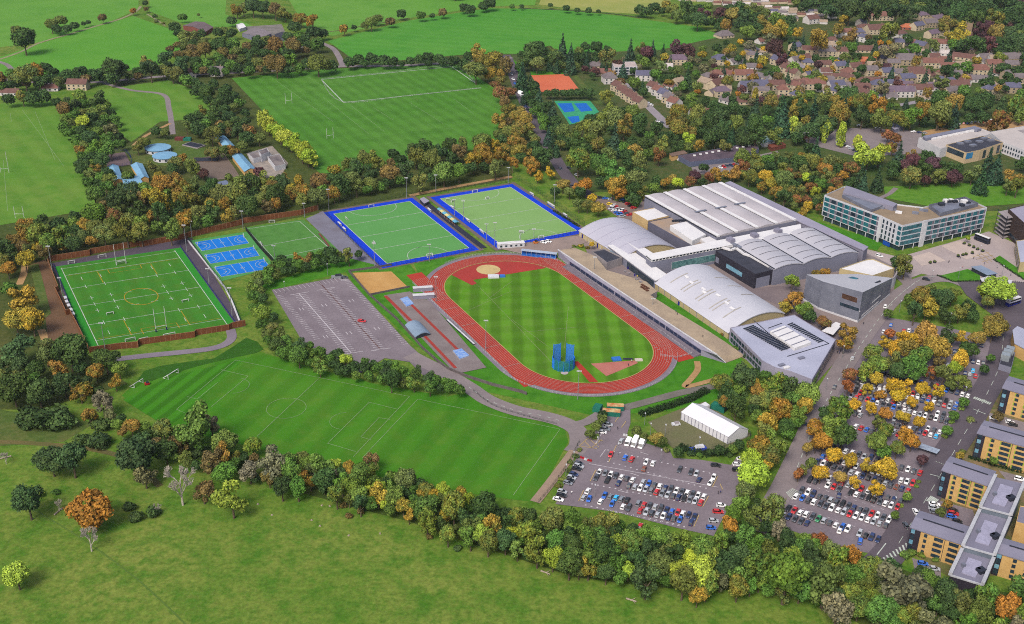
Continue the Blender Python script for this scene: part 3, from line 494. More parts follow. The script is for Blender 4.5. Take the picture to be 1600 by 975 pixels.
# lane lines
mm = M()
for k in range(9):
    P = [tp(*q) for q in oval(36.5+1.22*k, 40)]; P.append(P[0])
    w = .3 if k == 0 else .1
    for i in range(len(P)-1): seg(mm, P[i], P[i+1], w, Z5+.01)
for k in range(9):
    for a0, a1, s in ((-HL-34, -HL, 1), (HL, HL+30, 1), (-HL-32, -HL, -1)):
        b = s*(36.5+1.22*k)
        if abs(a0) > abs(a1): e = HL+math.sqrt(max(0, 46.3**2-b*b))*.98
        seg(mm, tp(a0 if k else a1, b), tp(a1, b), .11, Z5+.006)
for a in (-HL, HL, -8, 20, -30):
    for s in (1, -1): seg(mm, tp(a, s*36.5), tp(a, s*46.2), .18, Z5+.012)
for dth in range(0, 8):
    t = math.pi/2+.12+dth*.1
    seg(mm, tp(-HL+math.cos(t)*(37+dth), -math.sin(t)*(37+dth)), tp(-HL+math.cos(t)*(38.3+dth), -math.sin(t)*(38.3+dth)), .25, Z5+.012)
    t = 1.2-dth*.06
    seg(mm, tp(HL+math.cos(t)*(37+dth), math.sin(t)*(37+dth)), tp(HL+math.cos(t)*(38.3+dth), math.sin(t)*(38.3+dth)), .25, Z5+.012)
for a, b in (((745, 445), (862, 567)), ((888, 480), (882, 545)), ((760, 470), (800, 440)), ((700, 500), (800, 455)), ((800, 500), (880, 560)), ((815, 520), (900, 512))):
    seg(mm, G(*a), G(*b), .07, Z5+.012)
tag(mm.obj('track_ground_lines', mat('lane_white', S(214, 196, 186), rough=.8)), kind='structure')
# kerb between track and infield
mm = M(); P = [tp(*q) for q in oval(36.55, 40)]; P.append(P[0])
for i in range(len(P)-1): seg(mm, P[i], P[i+1], .45, Z6)
tag(mm.obj('track_kerb', mat('kerb_tan', S(205, 180, 120))), kind='structure')
# ---- hockey pitches
def hrect(px, py, L=91.4, W=55, th=TH):
    """court with a corner at the photo point; s along its length, w across it"""
    o = G(px, py); a = Vector((math.cos(th), math.sin(th), 0)); b = Vector((-math.sin(th), math.cos(th), 0))
    return lambda s, w, z=0: Vector(((o+a*s+b*w).x, (o+a*s+b*w).y, z))
def court(name, f, x0, y0, x1, y1, z, mt):
    mm = M(); mm.prism([f(x0, y0)[:2], f(x1, y0)[:2], f(x1, y1)[:2], f(x0, y1)[:2]], 0, z, side=False); return tag(mm.obj(name, mt), kind='structure')
blue = mat('court_blue', S(0, 68, 232), S(0, 60, 215), .1, .04)
def circ(mm, f, cx, cy, r, a0, a1, w, z, n=26):
    P = [f(cx+r*math.cos(a0+(a1-a0)*k/n), cy+r*math.sin(a0+(a1-a0)*k/n)) for k in range(n+1)]
    for i in range(n): seg(mm, P[i], P[i+1], w, z)
def hockey(px, py, th, c1, c2, extra=False):
    f = hrect(px, py, th=th)
    court('pitch_pavement', f, -8.5, -7.5, 98, 62.5, Z2, mat('surround_tarmac', S(128, 112, 110), S(112, 100, 98), .1, .08))
    court('hockey_surround_ground', f, -5.5, -5, 96.5, 59.5, Z3, blue)
    court('hockey_field', f, 0, 0, 91.4, 55, Z4, mat(c1[0], *c1[1:], scale=.05, var=.03))
    mm = M(); z = Z5
    for a, b in (((0, 0), (91.4, 0)), ((91.4, 0), (91.4, 55)), ((91.4, 55), (0, 55)), ((0, 55), (0, 0))):
        seg(mm, f(*a), f(*b), .4, z)
    for s in (22.9, 45.7, 68.5): seg(mm, f(s, 0), f(s, 55), .32, z+.004)
    for s, d in ((0, 1), (91.4, -1)):
        a0 = -math.pi/2 if d == 1 else math.pi/2
        circ(mm, f, s, 25.7, 14.6, a0, a0+math.pi/2*1, .3, z+.008); circ(mm, f, s, 29.3, 14.6, a0+math.pi/2, a0+math.pi, .3, z+.008)
        if d == 1: seg(mm, f(14.6, 25.7), f(14.6, 29.3), .3, z+.008)
        else: seg(mm, f(76.8, 25.7), f(76.8, 29.3), .3, z+.008)
    tag(mm.obj('hockey_field_markings', white), kind='structure'); return f
H1 = hockey(521.3, 334.8, -1.0659, ('hockey_green', S(96, 164, 84), S(102, 168, 92)), None)
H2 = hockey(687.9, 311.0, -1.071, ('hockey_lime', S(136, 180, 104), S(142, 184, 112)), None)
# ---- rugby pitch behind the timber fence
R3 = Rect((95.6, 419), (273, 392), (356, 509), (155, 543.6))
field('terrace_pavement', [(78, 412), (292, 372), (300, 372), (382, 510), (372, 512), (140, 552)], Z1, mat('path_tarmac', S(96, 86, 100), S(86, 78, 92), .1, .08))
field('turf_surround_field', [(86, 417), (282, 387), (367, 506), (140, 549)], Z2, g_3gb)
mm = M(); mm.prism([R3(-.01, -.02)[:2], R3(1.005, -.02)[:2], R3(1.005, 1.0)[:2], R3(-.01, 1.0)[:2]], 0, Z3, side=False); tag(mm.obj('turf_field', g_3g), kind='structure')
mm = M(); z = Z4
for a, b in (((0, 0), (0, 1)), ((1, 0), (1, 1))): seg(mm, R3(*a), R3(*b), .35, z)
for v in (.015, .11, .29, .52, .745, .925): seg(mm, R3(0, v), R3(1, v), .26, z+.004)
for u in (.12, .28, .72, .88):
    for v in (.18, .29, .44, .52, .60, .745, .86):
        q = R3(u, v); seg(mm, R3(u, v-.022), R3(u, v+.022), .28, z+.006)
        if v in (.44, .60): seg(mm, R3(u-.02, v), R3(u+.02, v), .28, z+.006)
for u in (.42, .58):
    for v in (.44, .60): seg(mm, R3(u-.03, v), R3(u+.03, v), .24, z+.006)
tag(mm.obj('rugby_field_markings', white), kind='structure')
mm = M()
P = [R3(.5+.135*math.cos(t*.2095), .52+.1*math.sin(t*.2095)) for t in range(31)]
for i in range(30): seg(mm, P[i], P[i+1], .4, z+.01)
for u0, u1, v0, v1 in ((.27, .27, .13, .28), (.73, .73, .13, .28), (.36, .64, .17, .17), (.36, .36, .12, .17), (.64, .64, .12, .17), (.27, .27, .76, .93), (.73, .73, .76, .93), (.36, .64, .88, .88), (.36, .36, .88, .94), (.64, .64, .88, .94), (.02, .98, .12, .12), (.02, .98, .91, .91)):
    seg(mm, R3(u0, v0), R3(u1, v1), .34 if u0 == u1 else .2, z+.01)
tag(mm.obj('training_field_markings', yellow), kind='structure')
# netball courts
NB = mat('netball_blue', S(24, 134, 234), S(16, 124, 224), .1, .04)
field('netball_surround_ground', [(298, 376), (386, 362), (430, 418), (345, 440)], Z2, mat('netball_green', S(88, 166, 92), S(80, 156, 84), .1, .05))
mm2 = M()
for i, q in enumerate((((304.5, 379), (379, 367), (389, 380.5), (315.5, 392.5)), ((319, 399), (396, 386), (405.5, 400), (329, 412.5)), ((334.5, 418), (412, 405), (424, 420), (346, 433)))):
    mm = M(); r = Rect(*q); mm.prism([r(0, 0)[:2], r(1, 0)[:2], r(1, 1)[:2], r(0, 1)[:2]], 0, Z3, side=False); tag(mm.obj('netball_ground', NB), kind='structure')
    for a, b in (((0, 0), (1, 0)), ((1, 0), (1, 1)), ((1, 1), (0, 1)), ((0, 1), (0, 0)), ((.33, 0), (.33, 1)), ((.67, 0), (.67, 1)), ((.5, 0), (.5, 1))): seg(mm2, r(*a), r(*b), .22, Z4)
    for cu, r0, a0, a1 in ((0, .17, -1.4, 1.4), (1, .17, 1.74, 4.54), (0, .24, -1.1, 1.1), (1, .24, 2.04, 4.24), (.5, .035, 0, 6.28), (.12, .05, -1.6, 1.6), (.88, .05, 1.5, 4.7)):
        P = [r(cu+r0*math.cos(a0+(a1-a0)*k/14), .5+r0*1.75*math.sin(a0+(a1-a0)*k/14)) for k in range(15)]
        for k in range(14): seg(mm2, P[k], P[k+1], .2, Z4)
tag(mm2.obj('netball_ground_markings', white), kind='structure')
# small football turf
S5 = Rect((386, 358), (468, 346), (512, 386), (428, 404))
field('small_turf_field', [(382, 356), (474, 343), (530, 388), (430, 412)], Z2, g_small)
mm = M()
for a, b in (((0, 0), (1, 0)), ((1, 0), (1, 1)), ((0, 0), (0, 1)), ((0, 1), (1, 1)), ((0, .6), (1, .6))): seg(mm, S5(*a), S5(*b), .3, Z3)
tag(mm.obj('small_field_markings', white), kind='structure')
field('yard_pavement', [(478, 342), (505, 330), (590, 415), (540, 402)], Z2, mat('yard_grey', S(140, 140, 158), S(126, 122, 136), .1, .08))
# football pitch lines
mm = M(); z = Z3
wl = [((368, 563), (640, 620)), ((368, 563), (276, 640)), ((498, 592), (402, 682)), ((640, 620), (552, 714)), ((653, 624), (566, 716)), ((653, 624), (875, 671)), ((875, 671), (802, 774)),
      ((276, 640), (330, 664)), ((388, 588), (330, 636)), ((388, 588), (345, 578)), ((340, 598), (308, 624)), ((308, 624), (292, 620)), ((577, 629), (512, 693)), ((577, 629), (622, 640)), ((512, 693), (556, 706)),
      ((592, 653), (564, 683)), ((592, 653), (610, 656)), ((564, 683), (580, 688)), ((520, 720), (545, 726))]
for a, b in wl: seg(mm, G(*a), G(*b), .17 if a[0] > 330 else .13, z)
c = G(447.5, 638)
P = [Vector((c.x+9.15*math.cos(t*.2095), c.y+9.15*math.sin(t*.2095), 0)) for t in range(31)]
for i in range(30): seg(mm, P[i], P[i+1], .15, z)
for cx, cy, a0, a1 in ((365, 603, -1.5, 1.2), (541, 658, 1.6, 4.4)):
    c = G(cx, cy); P = [Vector((c.x+7.5*math.cos(a0+(a1-a0)*k/14+.1), c.y+7.5*math.sin(a0+(a1-a0)*k/14+.1), 0)) for k in range(15)]
    for i in range(14): seg(mm, P[i], P[i+1], .14, z)
tag(mm.obj('football_field_markings', mat('faded_white', S(170, 196, 150), rough=.9)), kind='structure')
# top field marks
mm = M()
for a, b in (((505, 152), (577, 210)), ((583, 168), (615, 188)), ((640, 160), (692, 193)), ((710, 155), (740, 178)), ((430, 125), (520, 190)), ((548, 165), (600, 205)), ((480, 120), (505, 135)), ((5, 250), (12, 330)), ((35, 172), (100, 260)), ((55, 175), (86, 250)), ((16, 177), (18, 190))): seg(mm, G(*a), G(*b), .17, Z2)
tag(mm.obj('playing_field_markings', MATS['faded_white']), kind='structure')
ribbon('field_path', [(-10, 96), (30, 82), (62, 67), (110, 53), (150, 41), (190, 29), (212, 18), (220, 10)], 3.2, Z2, mat('drystone', S(168, 160, 128), S(140, 140, 100), .08, .2))
ribbon('field_path', [(230, 22), (246, 32), (258, 40)], 2.5, Z2, MATS['drystone'])
ribbon('field_path', [(480, 53), (520, 49), (560, 42), (640, 28)], 3, Z2, mat('hedge_bank', S(110, 112, 66), S(88, 104, 54), .08, .2))
ribbon('field_path', [(810, 13), (880, 16), (960, 22), (1000, 28)], 4, Z2, mat('dark_bank', S(66, 80, 44), S(54, 70, 38), .08, .2))
field('block_ground', [(1425, 865), (1444, 800), (1466, 758), (1495, 712), (1522, 668), (1545, 625), (1558, 600), (1640, 600), (1640, 900), (1480, 900)], .03, grass('block_mix', S(150, 128, 96), S(112, 116, 66), S(84, 108, 52), big=.04, s_amp=.15))
field('courtyard_pavement', [(1447, 790), (1462, 781), (1520, 797), (1524, 812), (1508, 830), (1470, 822), (1448, 806)], Z2, asphalt)
field('courtyard_pavement', [(1545, 645), (1600, 660), (1600, 676), (1545, 660)], Z2, asphalt_pale)
field('courtyard_pavement', [(1560, 735), (1600, 746), (1600, 768), (1580, 760)], Z2, asphalt_pale)
field('courtyard_pavement', [(1425, 872), (1470, 888), (1470, 905), (1430, 895)], Z2, asphalt_pale)
field('hall_lawn', [(1012, 462), (1030, 456), (1140, 528), (1165, 556), (1150, 560)], Z2, g_lawn)
# ---- roads and car parks
field('car_park_ground', [(424.6, 453.4), (540, 431), (641.6, 541), (680, 575), (662, 588), (640, 566), (601, 560), (560, 585), (473, 535)], Z3, asphalt)
mm = M(); z = Z4
CP = Rect((424.6, 453.4), (540, 433), (641.6, 541), (516, 560))
def bays(u, v0, v1, n, du): 
    for k in range(n+1):
        v = v0+(v1-v0)*k/n; seg(mm, CP(u-du, v), CP(u+du, v), .3, z)
WB = .3
bays(.965, .05, .97, 38, .033); bays(.63, .12, .98, 36, .065); bays(.275, .12, .98, 34, .075); bays(.035, .1, .75, 26, .035)
seg(mm, CP(.275, .12), CP(.275, .98), .4, z+.004)
for k in range(17): seg(mm, CP(.02+.055*k, 0.0), CP(.03+.055*k, .055), .2, z)
for u, v in ((.19, .98), (.36, .98), (.2, .12), (.35, .12), (.56, .12), (.7, .12), (.55, .99), (.7, .99)): seg(mm, CP(u-.04, v), CP(u+.06, v), .4, z+.004)
for u in (.13, .17, .42, .47, .78, .83):
    for v in (.32, .72): seg(mm, CP(u, v), CP(u, v+.035), .35, z)
for k in range(6): seg(mm, CP(.9+.015*k, .02), CP(.94+.012*k, .06), .18, z)
tag(mm.obj('car_park_ground_markings', mat('worn_white', S(226, 220, 226), rough=.8)), kind='structure')
mm = M(); seg(mm, CP(.63, 0), CP(.63, .98), .8, z-.01); tag(mm.obj('drain_ground_strip', mat('brown_tar', S(112, 84, 84), rough=.9)), kind='structure')
ribbon('lane_road', [(640, 555), (665, 568), (690, 580), (733, 606), (763, 626), (805, 642), (853, 652), (882, 661), (902, 674), (905, 695), (895, 708)], 9, Z4, asphalt_pale)
ribbon('foot_path', [(897, 705), (880, 728), (856, 760), (836, 785)], 4.5, Z4+.01, mat('pale_path', S(176, 152, 132), S(160, 138, 122), .1, .08))
ribbon('lane_road', [(890, 664), (915, 660), (948, 640)], 5, Z4+.01, asphalt_pale)
ribbon('lane_road', [(950, 640), (985, 635), (1060, 615), (1110, 605), (1130, 596)], 5, Z4+.005, mat('old_tarmac', S(134, 128, 122), rough=.9))
ribbon('lane_road', [(178, 562), (230, 556), (290, 550), (330, 545), (352, 538), (362, 528), (360, 515)], 5, Z3, apron)
ribbon('foot_path', [(38, 405), (38, 425), (30, 445)], 4, Z2, gravel)
ribbon('foot_path', [(64, 515), (72, 535), (66, 545)], 4, Z2, gravel)
ribbon('foot_path', [(108, 600), (120, 610), (138, 618)], 3, Z2, gravel)
field('bank_ground', [(45, 415), (72, 405), (125, 520), (130, 545), (75, 530), (68, 470)], Z2, soil)
field('bank_lawn', [(46, 415), (60, 412), (80, 490), (68, 500)], Z3, g_scrub)
ribbon('foot_path', [(1089, 565), (1090, 578), (1080, 592), (1070, 604), (1085, 602), (1115, 594)], 3.2, Z4, gravel)
ribbon('foot_path', [(640, 306), (690, 296), (760, 283), (800, 276)], 4, Z3, gravel)
# lower car park
LP = [(868, 788), (897, 722), (918, 690), (935, 668), (946, 640), (985, 635), (985, 662), (978, 684), (1046, 704), (1052, 716), (1095, 719), (1142, 727), (1150, 716), (1185, 700), (1180, 730), (1172, 762), (1140, 790), (1115, 838), (1060, 826), (960, 800)]
field('car_park_ground', LP, Z3, asphalt)
# car parks by the halls
field('car_park_ground', [(1232, 780), (1262, 705), (1290, 640), (1325, 575), (1352, 520), (1380, 495), (1480, 512), (1560, 530), (1550, 578), (1518, 628), (1464, 718), (1402, 815), (1375, 866), (1320, 860), (1190, 812), (1205, 792)], Z2, asphalt)
ribbon('campus_road', [(1180, 830), (1215, 778), (1240, 728), (1262, 680), (1285, 628), (1318, 572), (1346, 530), (1374, 492), (1398, 466), (1440, 440), (1480, 436), (1520, 450), (1570, 476), (1640, 500)], 10, Z4, asphalt_pale)
ribbon('campus_road', [(1350, 905), (1392, 862), (1425, 808), (1458, 752), (1482, 708), (1510, 666), (1534, 622), (1556, 582), (1566, 545), (1570, 510), (1575, 480)], 12.5, Z4+.01, asphalt_dark)
field('plaza_pavement', [(1280, 372), (1405, 402), (1545, 362), (1580, 378), (1640, 400), (1640, 470), (1560, 440), (1480, 436), (1440, 428), (1410, 440), (1380, 420), (1290, 398)], Z3, mat('plaza_paving', S(192, 178, 176), S(176, 162, 162), .06, .05))
field('plaza_pavement', [(1470, 385), (1500, 376), (1545, 398), (1510, 406)], Z4, mat('plaza_pale', S(214, 196, 186), S(200, 184, 178), .1, .05))
field('plaza_pavement', [(1425, 402), (1452, 394), (1478, 408), (1440, 416)], Z4, MATS['plaza_pale'])
field('roundabout_road', [(1496, 442), (1540, 436), (1640, 446), (1640, 560), (1560, 500), (1510, 462)], Z5, asphalt_dark)
field('plaza_lawn', [(1466, 432), (1512, 421), (1531, 430), (1531, 439), (1492, 441)], Z5, g_lawn)
field('park_lawn', [(1380, 292), (1480, 288), (1600, 282), (1700, 300), (1600, 318), (1545, 322), (1450, 322), (1385, 310)], Z2, grass('park_grass', S(96, 148, 46), S(110, 152, 56), S(78, 132, 38), big=.03, s_amp=.12))
field('hall_lawn', [(1250, 340), (1290, 350), (1380, 380), (1370, 392), (1290, 368), (1240, 352)], Z3, g_lawn)
field('shelter_lawn', [(1553, 405), (1562, 400), (1605, 430), (1600, 438)], Z5, g_lawn)
ribbon('foot_path', [(1368, 312), (1388, 304), (1400, 294)], 3.5, Z3, asphalt_pale)
ribbon('hall_road', [(1200, 372), (1260, 372), (1330, 392), (1398, 425), (1430, 452)], 9, Z3+.01, asphalt_pale)
field('service_pavement', [(905, 365), (985, 340), (1005, 312), (1140, 288), (1260, 340), (1360, 392), (1400, 430), (1395, 465), (1345, 512), (1310, 560), (1270, 605), (1240, 590), (1165, 562), (1010, 466), (930, 425)], Z1+.02, mat('yard_tarmac', S(138, 126, 130), S(158, 142, 136), .04, .1))
field('service_pavement', [(1112, 430), (1184, 450), (1225, 447), (1262, 480), (1330, 520), (1345, 512), (1310, 560), (1270, 605), (1262, 600), (1300, 530), (1220, 478), (1110, 436)], Z3, mat('service_tarmac', S(142, 128, 130), S(126, 114, 118), .1, .08))
ribbon('avenue_road', [(790, 86), (797, 100), (806, 128), (822, 165), (838, 195), (858, 230), (876, 262), (897, 288), (925, 308), (960, 322)], 10, Z3, asphalt_dark)
ribbon('village_road', [(974, 130), (985, 142), (1008, 162), (1030, 183), (1048, 200)], 8, Z3, mat('street_tarmac', S(168, 160, 166), rough=.9))
ribbon('village_road', [(1240, 95), (1262, 108), (1282, 122), (1296, 146)], 8, Z3, MATS['street_tarmac'])
ribbon('village_road', [(1152, 158), (1200, 155), (1220, 150)], 6, Z3, MATS['street_tarmac'])
ribbon('village_road', [(1385, 168), (1430, 160), (1480, 150)], 7, Z3, MATS['street_tarmac'])
ribbon('lane_road', [(-20, 122), (80, 130), (160, 128), (250, 120), (400, 112), (536, 104), (640, 102), (760, 94), (800, 90)], 7, Z3, asphalt_pale)
ribbon('lane_road', [(500, 66), (520, 76), (530, 90), (536, 104)], 6, Z3+.01, asphalt_pale)
ribbon('lane_road', [(-20, 92), (8, 100), (18, 108)], 5, Z3, asphalt_pale)
ribbon('hall_road', [(930, 318), (960, 322), (985, 338), (1000, 350)], 18, Z3+.02, mat('hall_parking', S(150, 132, 126), rough=.9))
field('car_park_ground', [(1080, 262), (1150, 250), (1215, 236), (1222, 248), (1160, 262), (1130, 275), (1085, 272)], Z3, asphalt_pale)
field('car_park_ground', [(1255, 205), (1340, 200), (1440, 205), (1440, 240), (1340, 245), (1260, 225)], Z2, asphalt_pale)
field('car_park_ground', [(1440, 205), (1520, 192), (1600, 190), (1640, 200), (1560, 206), (1450, 215)], Z3, gravel)
field('apron_pavement', [(905, 362), (925, 376), (870, 396), (812, 396), (775, 388), (790, 384), (905, 368)], Z4, mat('dust_pave', S(170, 150, 142), S(152, 136, 130), .1, .1))
# bits round the track
field('sand_ground', [(550.5, 427), (611.5, 425), (637, 449), (578, 460.5)], Z5, mat('sand_pit', S(218, 172, 106), S(200, 152, 88), .12, .1))
field('runway_pavement', [(600, 462), (640, 456), (672, 472), (760, 575), (712, 585), (636, 505)], Z4, mat('runway_tarmac', S(150, 140, 140), S(134, 122, 122), .1, .1))
for a, b, w in (((602, 463), (642, 502), 2.0), ((642, 476), (716, 548), 1.7), ((660, 522), (712, 576), 1.7)):
    mm = M(); seg(mm, G(*a), G(*b), w, Z5); tag(mm.obj('runway_strip', redline), kind='structure')
field('tent_ground', [(1012, 660), (1062, 640), (1100, 628), (1175, 680), (1120, 708), (1050, 700)], Z3, mat('worn_court', S(112, 116, 76), S(126, 120, 92), .08, .12))
field('plant_ground', [(540, 595), (560, 590), (580, 600), (560, 605)], Z2, g_lawn)
# tennis courts beyond
field('clay_ground', [(830, 118), (886, 116), (905, 140), (846, 144)], Z3, mat('clay', S(228, 124, 88), S(218, 112, 78), .03, .05))
field('tennis_surround_ground', [(866, 158), (922, 158), (936, 175), (905, 192), (890, 195)], Z3, mat('tennis_green', S(64, 176, 128), rough=.9))
mm = M()
for q in (((871, 162), (893, 161.5), (898, 174), (882, 176)), ((897, 162), (916, 161.5), (926, 173), (908, 175)), ((886, 183), (904, 181.5), (906, 190), (894, 193))):
    r = Rect(*q); mm.prism([r(0, 0)[:2], r(1, 0)[:2], r(1, 1)[:2], r(0, 1)[:2]], 0, Z4, side=False)
tag(mm.obj('tennis_ground', mat('tennis_blue', S(28, 118, 220), rough=.9)), kind='structure')
field('court_lawn', [(828, 112), (890, 108), (890, 116), (830, 118)], Z2, g_lawn)
field('court_lawn', [(888, 112), (896, 112), (945, 165), (930, 162)], Z2, g_scrub)
field('avenue_lawn', [(800, 92), (812, 100), (840, 175), (865, 235), (850, 230), (820, 165)], Z2, g_lawn)
# yards of the left-hand school
field('school_lawn', [(165, 235), (205, 228), (262, 212), (300, 222), (335, 240), (330, 262), (280, 262), (220, 256)], Z2, g_scrub)
field('school_yard_pavement', [(300, 250), (350, 240), (366, 262), (376, 278), (330, 282)], Z3, mat('yard_brown', S(132, 116, 106), rough=.9))
field('school_yard_pavement', [(385, 240), (425, 228), (450, 255), (440, 275), (405, 280)], Z3, mat('yard_cream', S(180, 168, 156), S(150, 142, 138), .2, .15))
field('farm_ground', [(380, 42), (440, 38), (450, 60), (400, 62)], Z2, mat('farm_yard', S(150, 142, 140), S(120, 118, 112), .1, .15))
# kerbs and painted lines of the campus roads
mm = M()
for pts in ([(1380, 857), (1402, 815), (1454, 735.5)], [(1464.6, 717.6), (1489, 676), (1517.7, 633), (1535, 600), (1549.6, 577.6)], [(1232, 784), (1246, 757), (1260, 722), (1275, 690)], [(1419, 858), (1444, 797), (1468, 755)], [(1490, 713), (1513, 680), (1533, 642)]):
    P = [G(*p) for p in pts]
    for i in range(len(P)-1):
        d = (P[i+1]-P[i]).normalized(); q = Vector((-d.y, d.x, 0))*.25
        mm.prism([(P[i]+q)[:2], (P[i]-q)[:2], (P[i+1]-q)[:2], (P[i+1]+q)[:2]], 0, .26)
tag(mm.obj('road_kerb', kerbm), kind='structure')
mm = M(); z = Z6
def dashes(pts, n, w=.3, fill=.5, z=z):
    P = smooth_line([G(*p) for p in pts]); L = [0]
    for i in range(len(P)-1): L.append(L[-1]+(P[i+1]-P[i]).length)
    def at(s):
        for i in range(len(P)-1):
            if s <= L[i+1]: return P[i]+(P[i+1]-P[i])*((s-L[i])/max(1e-6, L[i+1]-L[i]))
        return P[-1]
    for k in range(n): seg(mm, at(L[-1]*k/n), at(L[-1]*(k+fill)/n), w, z)
dashes([(1240, 745), (1262, 690), (1285, 638), (1318, 582), (1346, 538), (1374, 498), (1398, 472)], 26, .28)
dashes([(1380, 488), (1405, 462), (1442, 436), (1482, 432)], 12, .3, .8)
dashes([(1404, 850), (1440, 792), (1470, 742), (1500, 690), (1524, 650), (1545, 610), (1562, 570), (1568, 520)], 20, .22)
dashes([(733, 606), (763, 626), (805, 642), (853, 652), (882, 661)], 12, .28, .4)
for k in range(9): seg(mm, G(1521+k*3.0, 624+k*1.1), G(1524+k*3.0, 621+k*1.1), .7, z)
for k in range(8): seg(mm, G(1380+k*5, 872-k*3.2), G(1386+k*4.5, 880-k*3.2), .7, z)
for k in range(7): seg(mm, G(1448+k*1.8, 784+k*.7), G(1455+k*1.8, 776+k*.9), .6, z)
for k in range(7):
    t = k/6; seg(mm, G(1228+9*t, 770-6*t), G(1238+11*t, 782-12*t), .35, z)
dashes([(1462, 722), (1478, 728)], 6, .4, .5); dashes([(1444, 702), (1466, 712)], 4, .3, .7)
for a, b in (((1453, 742), (1468, 746)), ((1520, 640), (1540, 648)), ((1370, 868), (1384, 850))): seg(mm, G(*a), G(*b), .4, z)
tag(mm.obj('road_markings', white), kind='structure')
mm = M()
for pts in ([(1520, 402), (1545, 395)], [(1525, 406), (1552, 399)], [(1534, 410), (1556, 404)], [(1532, 396), (1550, 410)], [(1526, 398), (1544, 412)], [(1540, 394), (1556, 406)],
            [(905, 698), (918, 686)], [(918, 686), (942, 690)], [(925, 700), (940, 688)], [(905, 698), (933, 702)], [(922, 688), (936, 700)], [(913, 690), (924, 701)],
            [(961, 660), (968, 650)], [(971, 669), (978, 659)], [(963, 697), (951, 723)], [(931, 735), (922, 753)], [(912, 767), (904, 784)], [(1121, 745), (1113, 762)], [(1107, 776), (1098, 793)], [(1092, 806), (1084, 824)], [(1125, 757), (1129, 766)]):
    seg(mm, G(*pts[0]), G(*pts[1]), .32, z)
tag(mm.obj('hatched_road_markings', mat('cream_paint', S(214, 186, 128), rough=.9)), kind='structure')
mm = M()
for (x0, y0), (x1, y1), n in (((950, 722), (1112, 766), 18), ((925, 757), (1090, 790), 18), ((915, 790), (1078, 826), 18), ((950, 704), (1118, 742), 18), ((962, 800), (1070, 823), 12)):
    for k in range(n):
        p = G(x0+(x1-x0)*k/n, y0+(y1-y0)*k/n); seg(mm, p-Vector((.35, 0, 0)), p+Vector((.35, .1, 0)), .6, Z4)
for a, b in (((920, 725), (1122, 762)), ((930, 695), (940, 678)), ((938, 714), (946, 703)), ((1000, 707), (1013, 711)), ((985, 740), (998, 744)), ((1010, 770), (1022, 773)), ((966, 767), (982, 771)), ((948, 797), (965, 802))): seg(mm, G(*a), G(*b), .28, Z4)
for (x0, y0), (x1, y1), n in (((1300, 705), (1420, 742), 9), ((1262, 758), (1390, 800), 9), ((1240, 790), (1370, 836), 10), ((1330, 660), (1470, 690), 10), ((1335, 625), (1485, 664), 8), ((1395, 675), (1335, 672), 3)):
    for k in range(n):
        a = G(x0+(x1-x0)*k/n, y0+(y1-y0)*k/n); b = G(x0+(x1-x0)*(k+.35)/n, y0+(y1-y0)*(k+.35)/n); seg(mm, a, b, .25, Z4)
tag(mm.obj('parking_ground_markings', MATS['worn_white']), kind='structure')
glass = mat('window_glass', S(40, 52, 66), S(58, 78, 92), .3, .1, rough=.15, spec=.6)
teal = mat('teal_glass', S(58, 138, 150), S(34, 78, 92), .35, .15, rough=.15, spec=.6)
skyglass = mat('sky_glass', S(150, 200, 220), S(100, 160, 190), .3, .1, rough=.15, spec=.6)
roof_grey = mat('roof_grey', S(206, 204, 218), S(192, 190, 206), .03, .03, rough=.5, spec=.4)
roof_beige = mat('roof_beige', S(210, 204, 210), S(190, 184, 190), .06, .07, rough=.6)
roof_white = mat('roof_white', S(252, 251, 252), S(240, 238, 242), .1, .04, rough=.6)
roof_blue = mat('roof_bluegrey', S(196, 199, 222), S(180, 183, 206), .05, .06, rough=.5)
roof_lilac = mat('roof_lilac', S(176, 172, 192), S(160, 156, 178), .05, .05, rough=.6)
roof_slate = mat('roof_darkgrey', S(74, 76, 90), S(62, 64, 76), .2, .08)
wall_grey = mat('cladding_grey', S(146, 148, 168), S(134, 136, 156), .1, .05, rough=.55)
wall_lilac = mat('cladding_lilac', S(158, 156, 176), S(146, 144, 164), .06, .05)
wall_cream = mat('wall_cream', S(214, 196, 150), S(200, 182, 138), .2, .06)
wall_black = mat('cladding_black', S(58, 56, 70), S(50, 48, 60), .2, .08)
wall_white = mat('wall_white', S(232, 232, 236), S(214, 214, 222), .2, .05)
brick = mat('yellow_brick', S(230, 190, 126), S(216, 174, 108), .4, .07)
dark_clad = mat('dark_cladding', S(60, 54, 66), S(50, 46, 58), .3, .1)
brown_clad = mat('brown_cladding', S(86, 70, 66), S(74, 60, 58), .2, .1)
lime = mat('lime_panel', S(150, 200, 60), rough=.6)
zinc = mat('zinc_panel', S(156, 160, 176), S(124, 128, 146), .12, .06, rough=.45, metal=.2)
dark = mat('dark_trim', S(56, 60, 74), rough=.7)
concrete = mat('concrete', S(176, 168, 170), S(156, 148, 152), .2, .08)
def inset(P, d):
    """plan polygon moved outwards by d (inwards when negative)"""
    P = [Vector((p[0], p[1])) for p in P]; n = len(P)
    if sum(P[i].x*P[(i+1) % n].y-P[(i+1) % n].x*P[i].y for i in range(n)) < 0: P = P[::-1]
    out = []
    for i in range(n):
        a = (P[i]-P[i-1]).normalized(); b = (P[(i+1) % n]-P[i]).normalized()
        na, nb = Vector((a.y, -a.x)), Vector((b.y, -b.x)); k = (na+nb); L = max(.35, k.length_squared/2)
        out.append(P[i]+k/2*(d/ (L if L > .35 else .5)))
    return out
def plan(px, h): return [G(x, y, h) for x, y in px]
def centre(P): return Vector((sum(p[0] for p in P)/len(P), sum(p[1] for p in P)/len(P), 0))
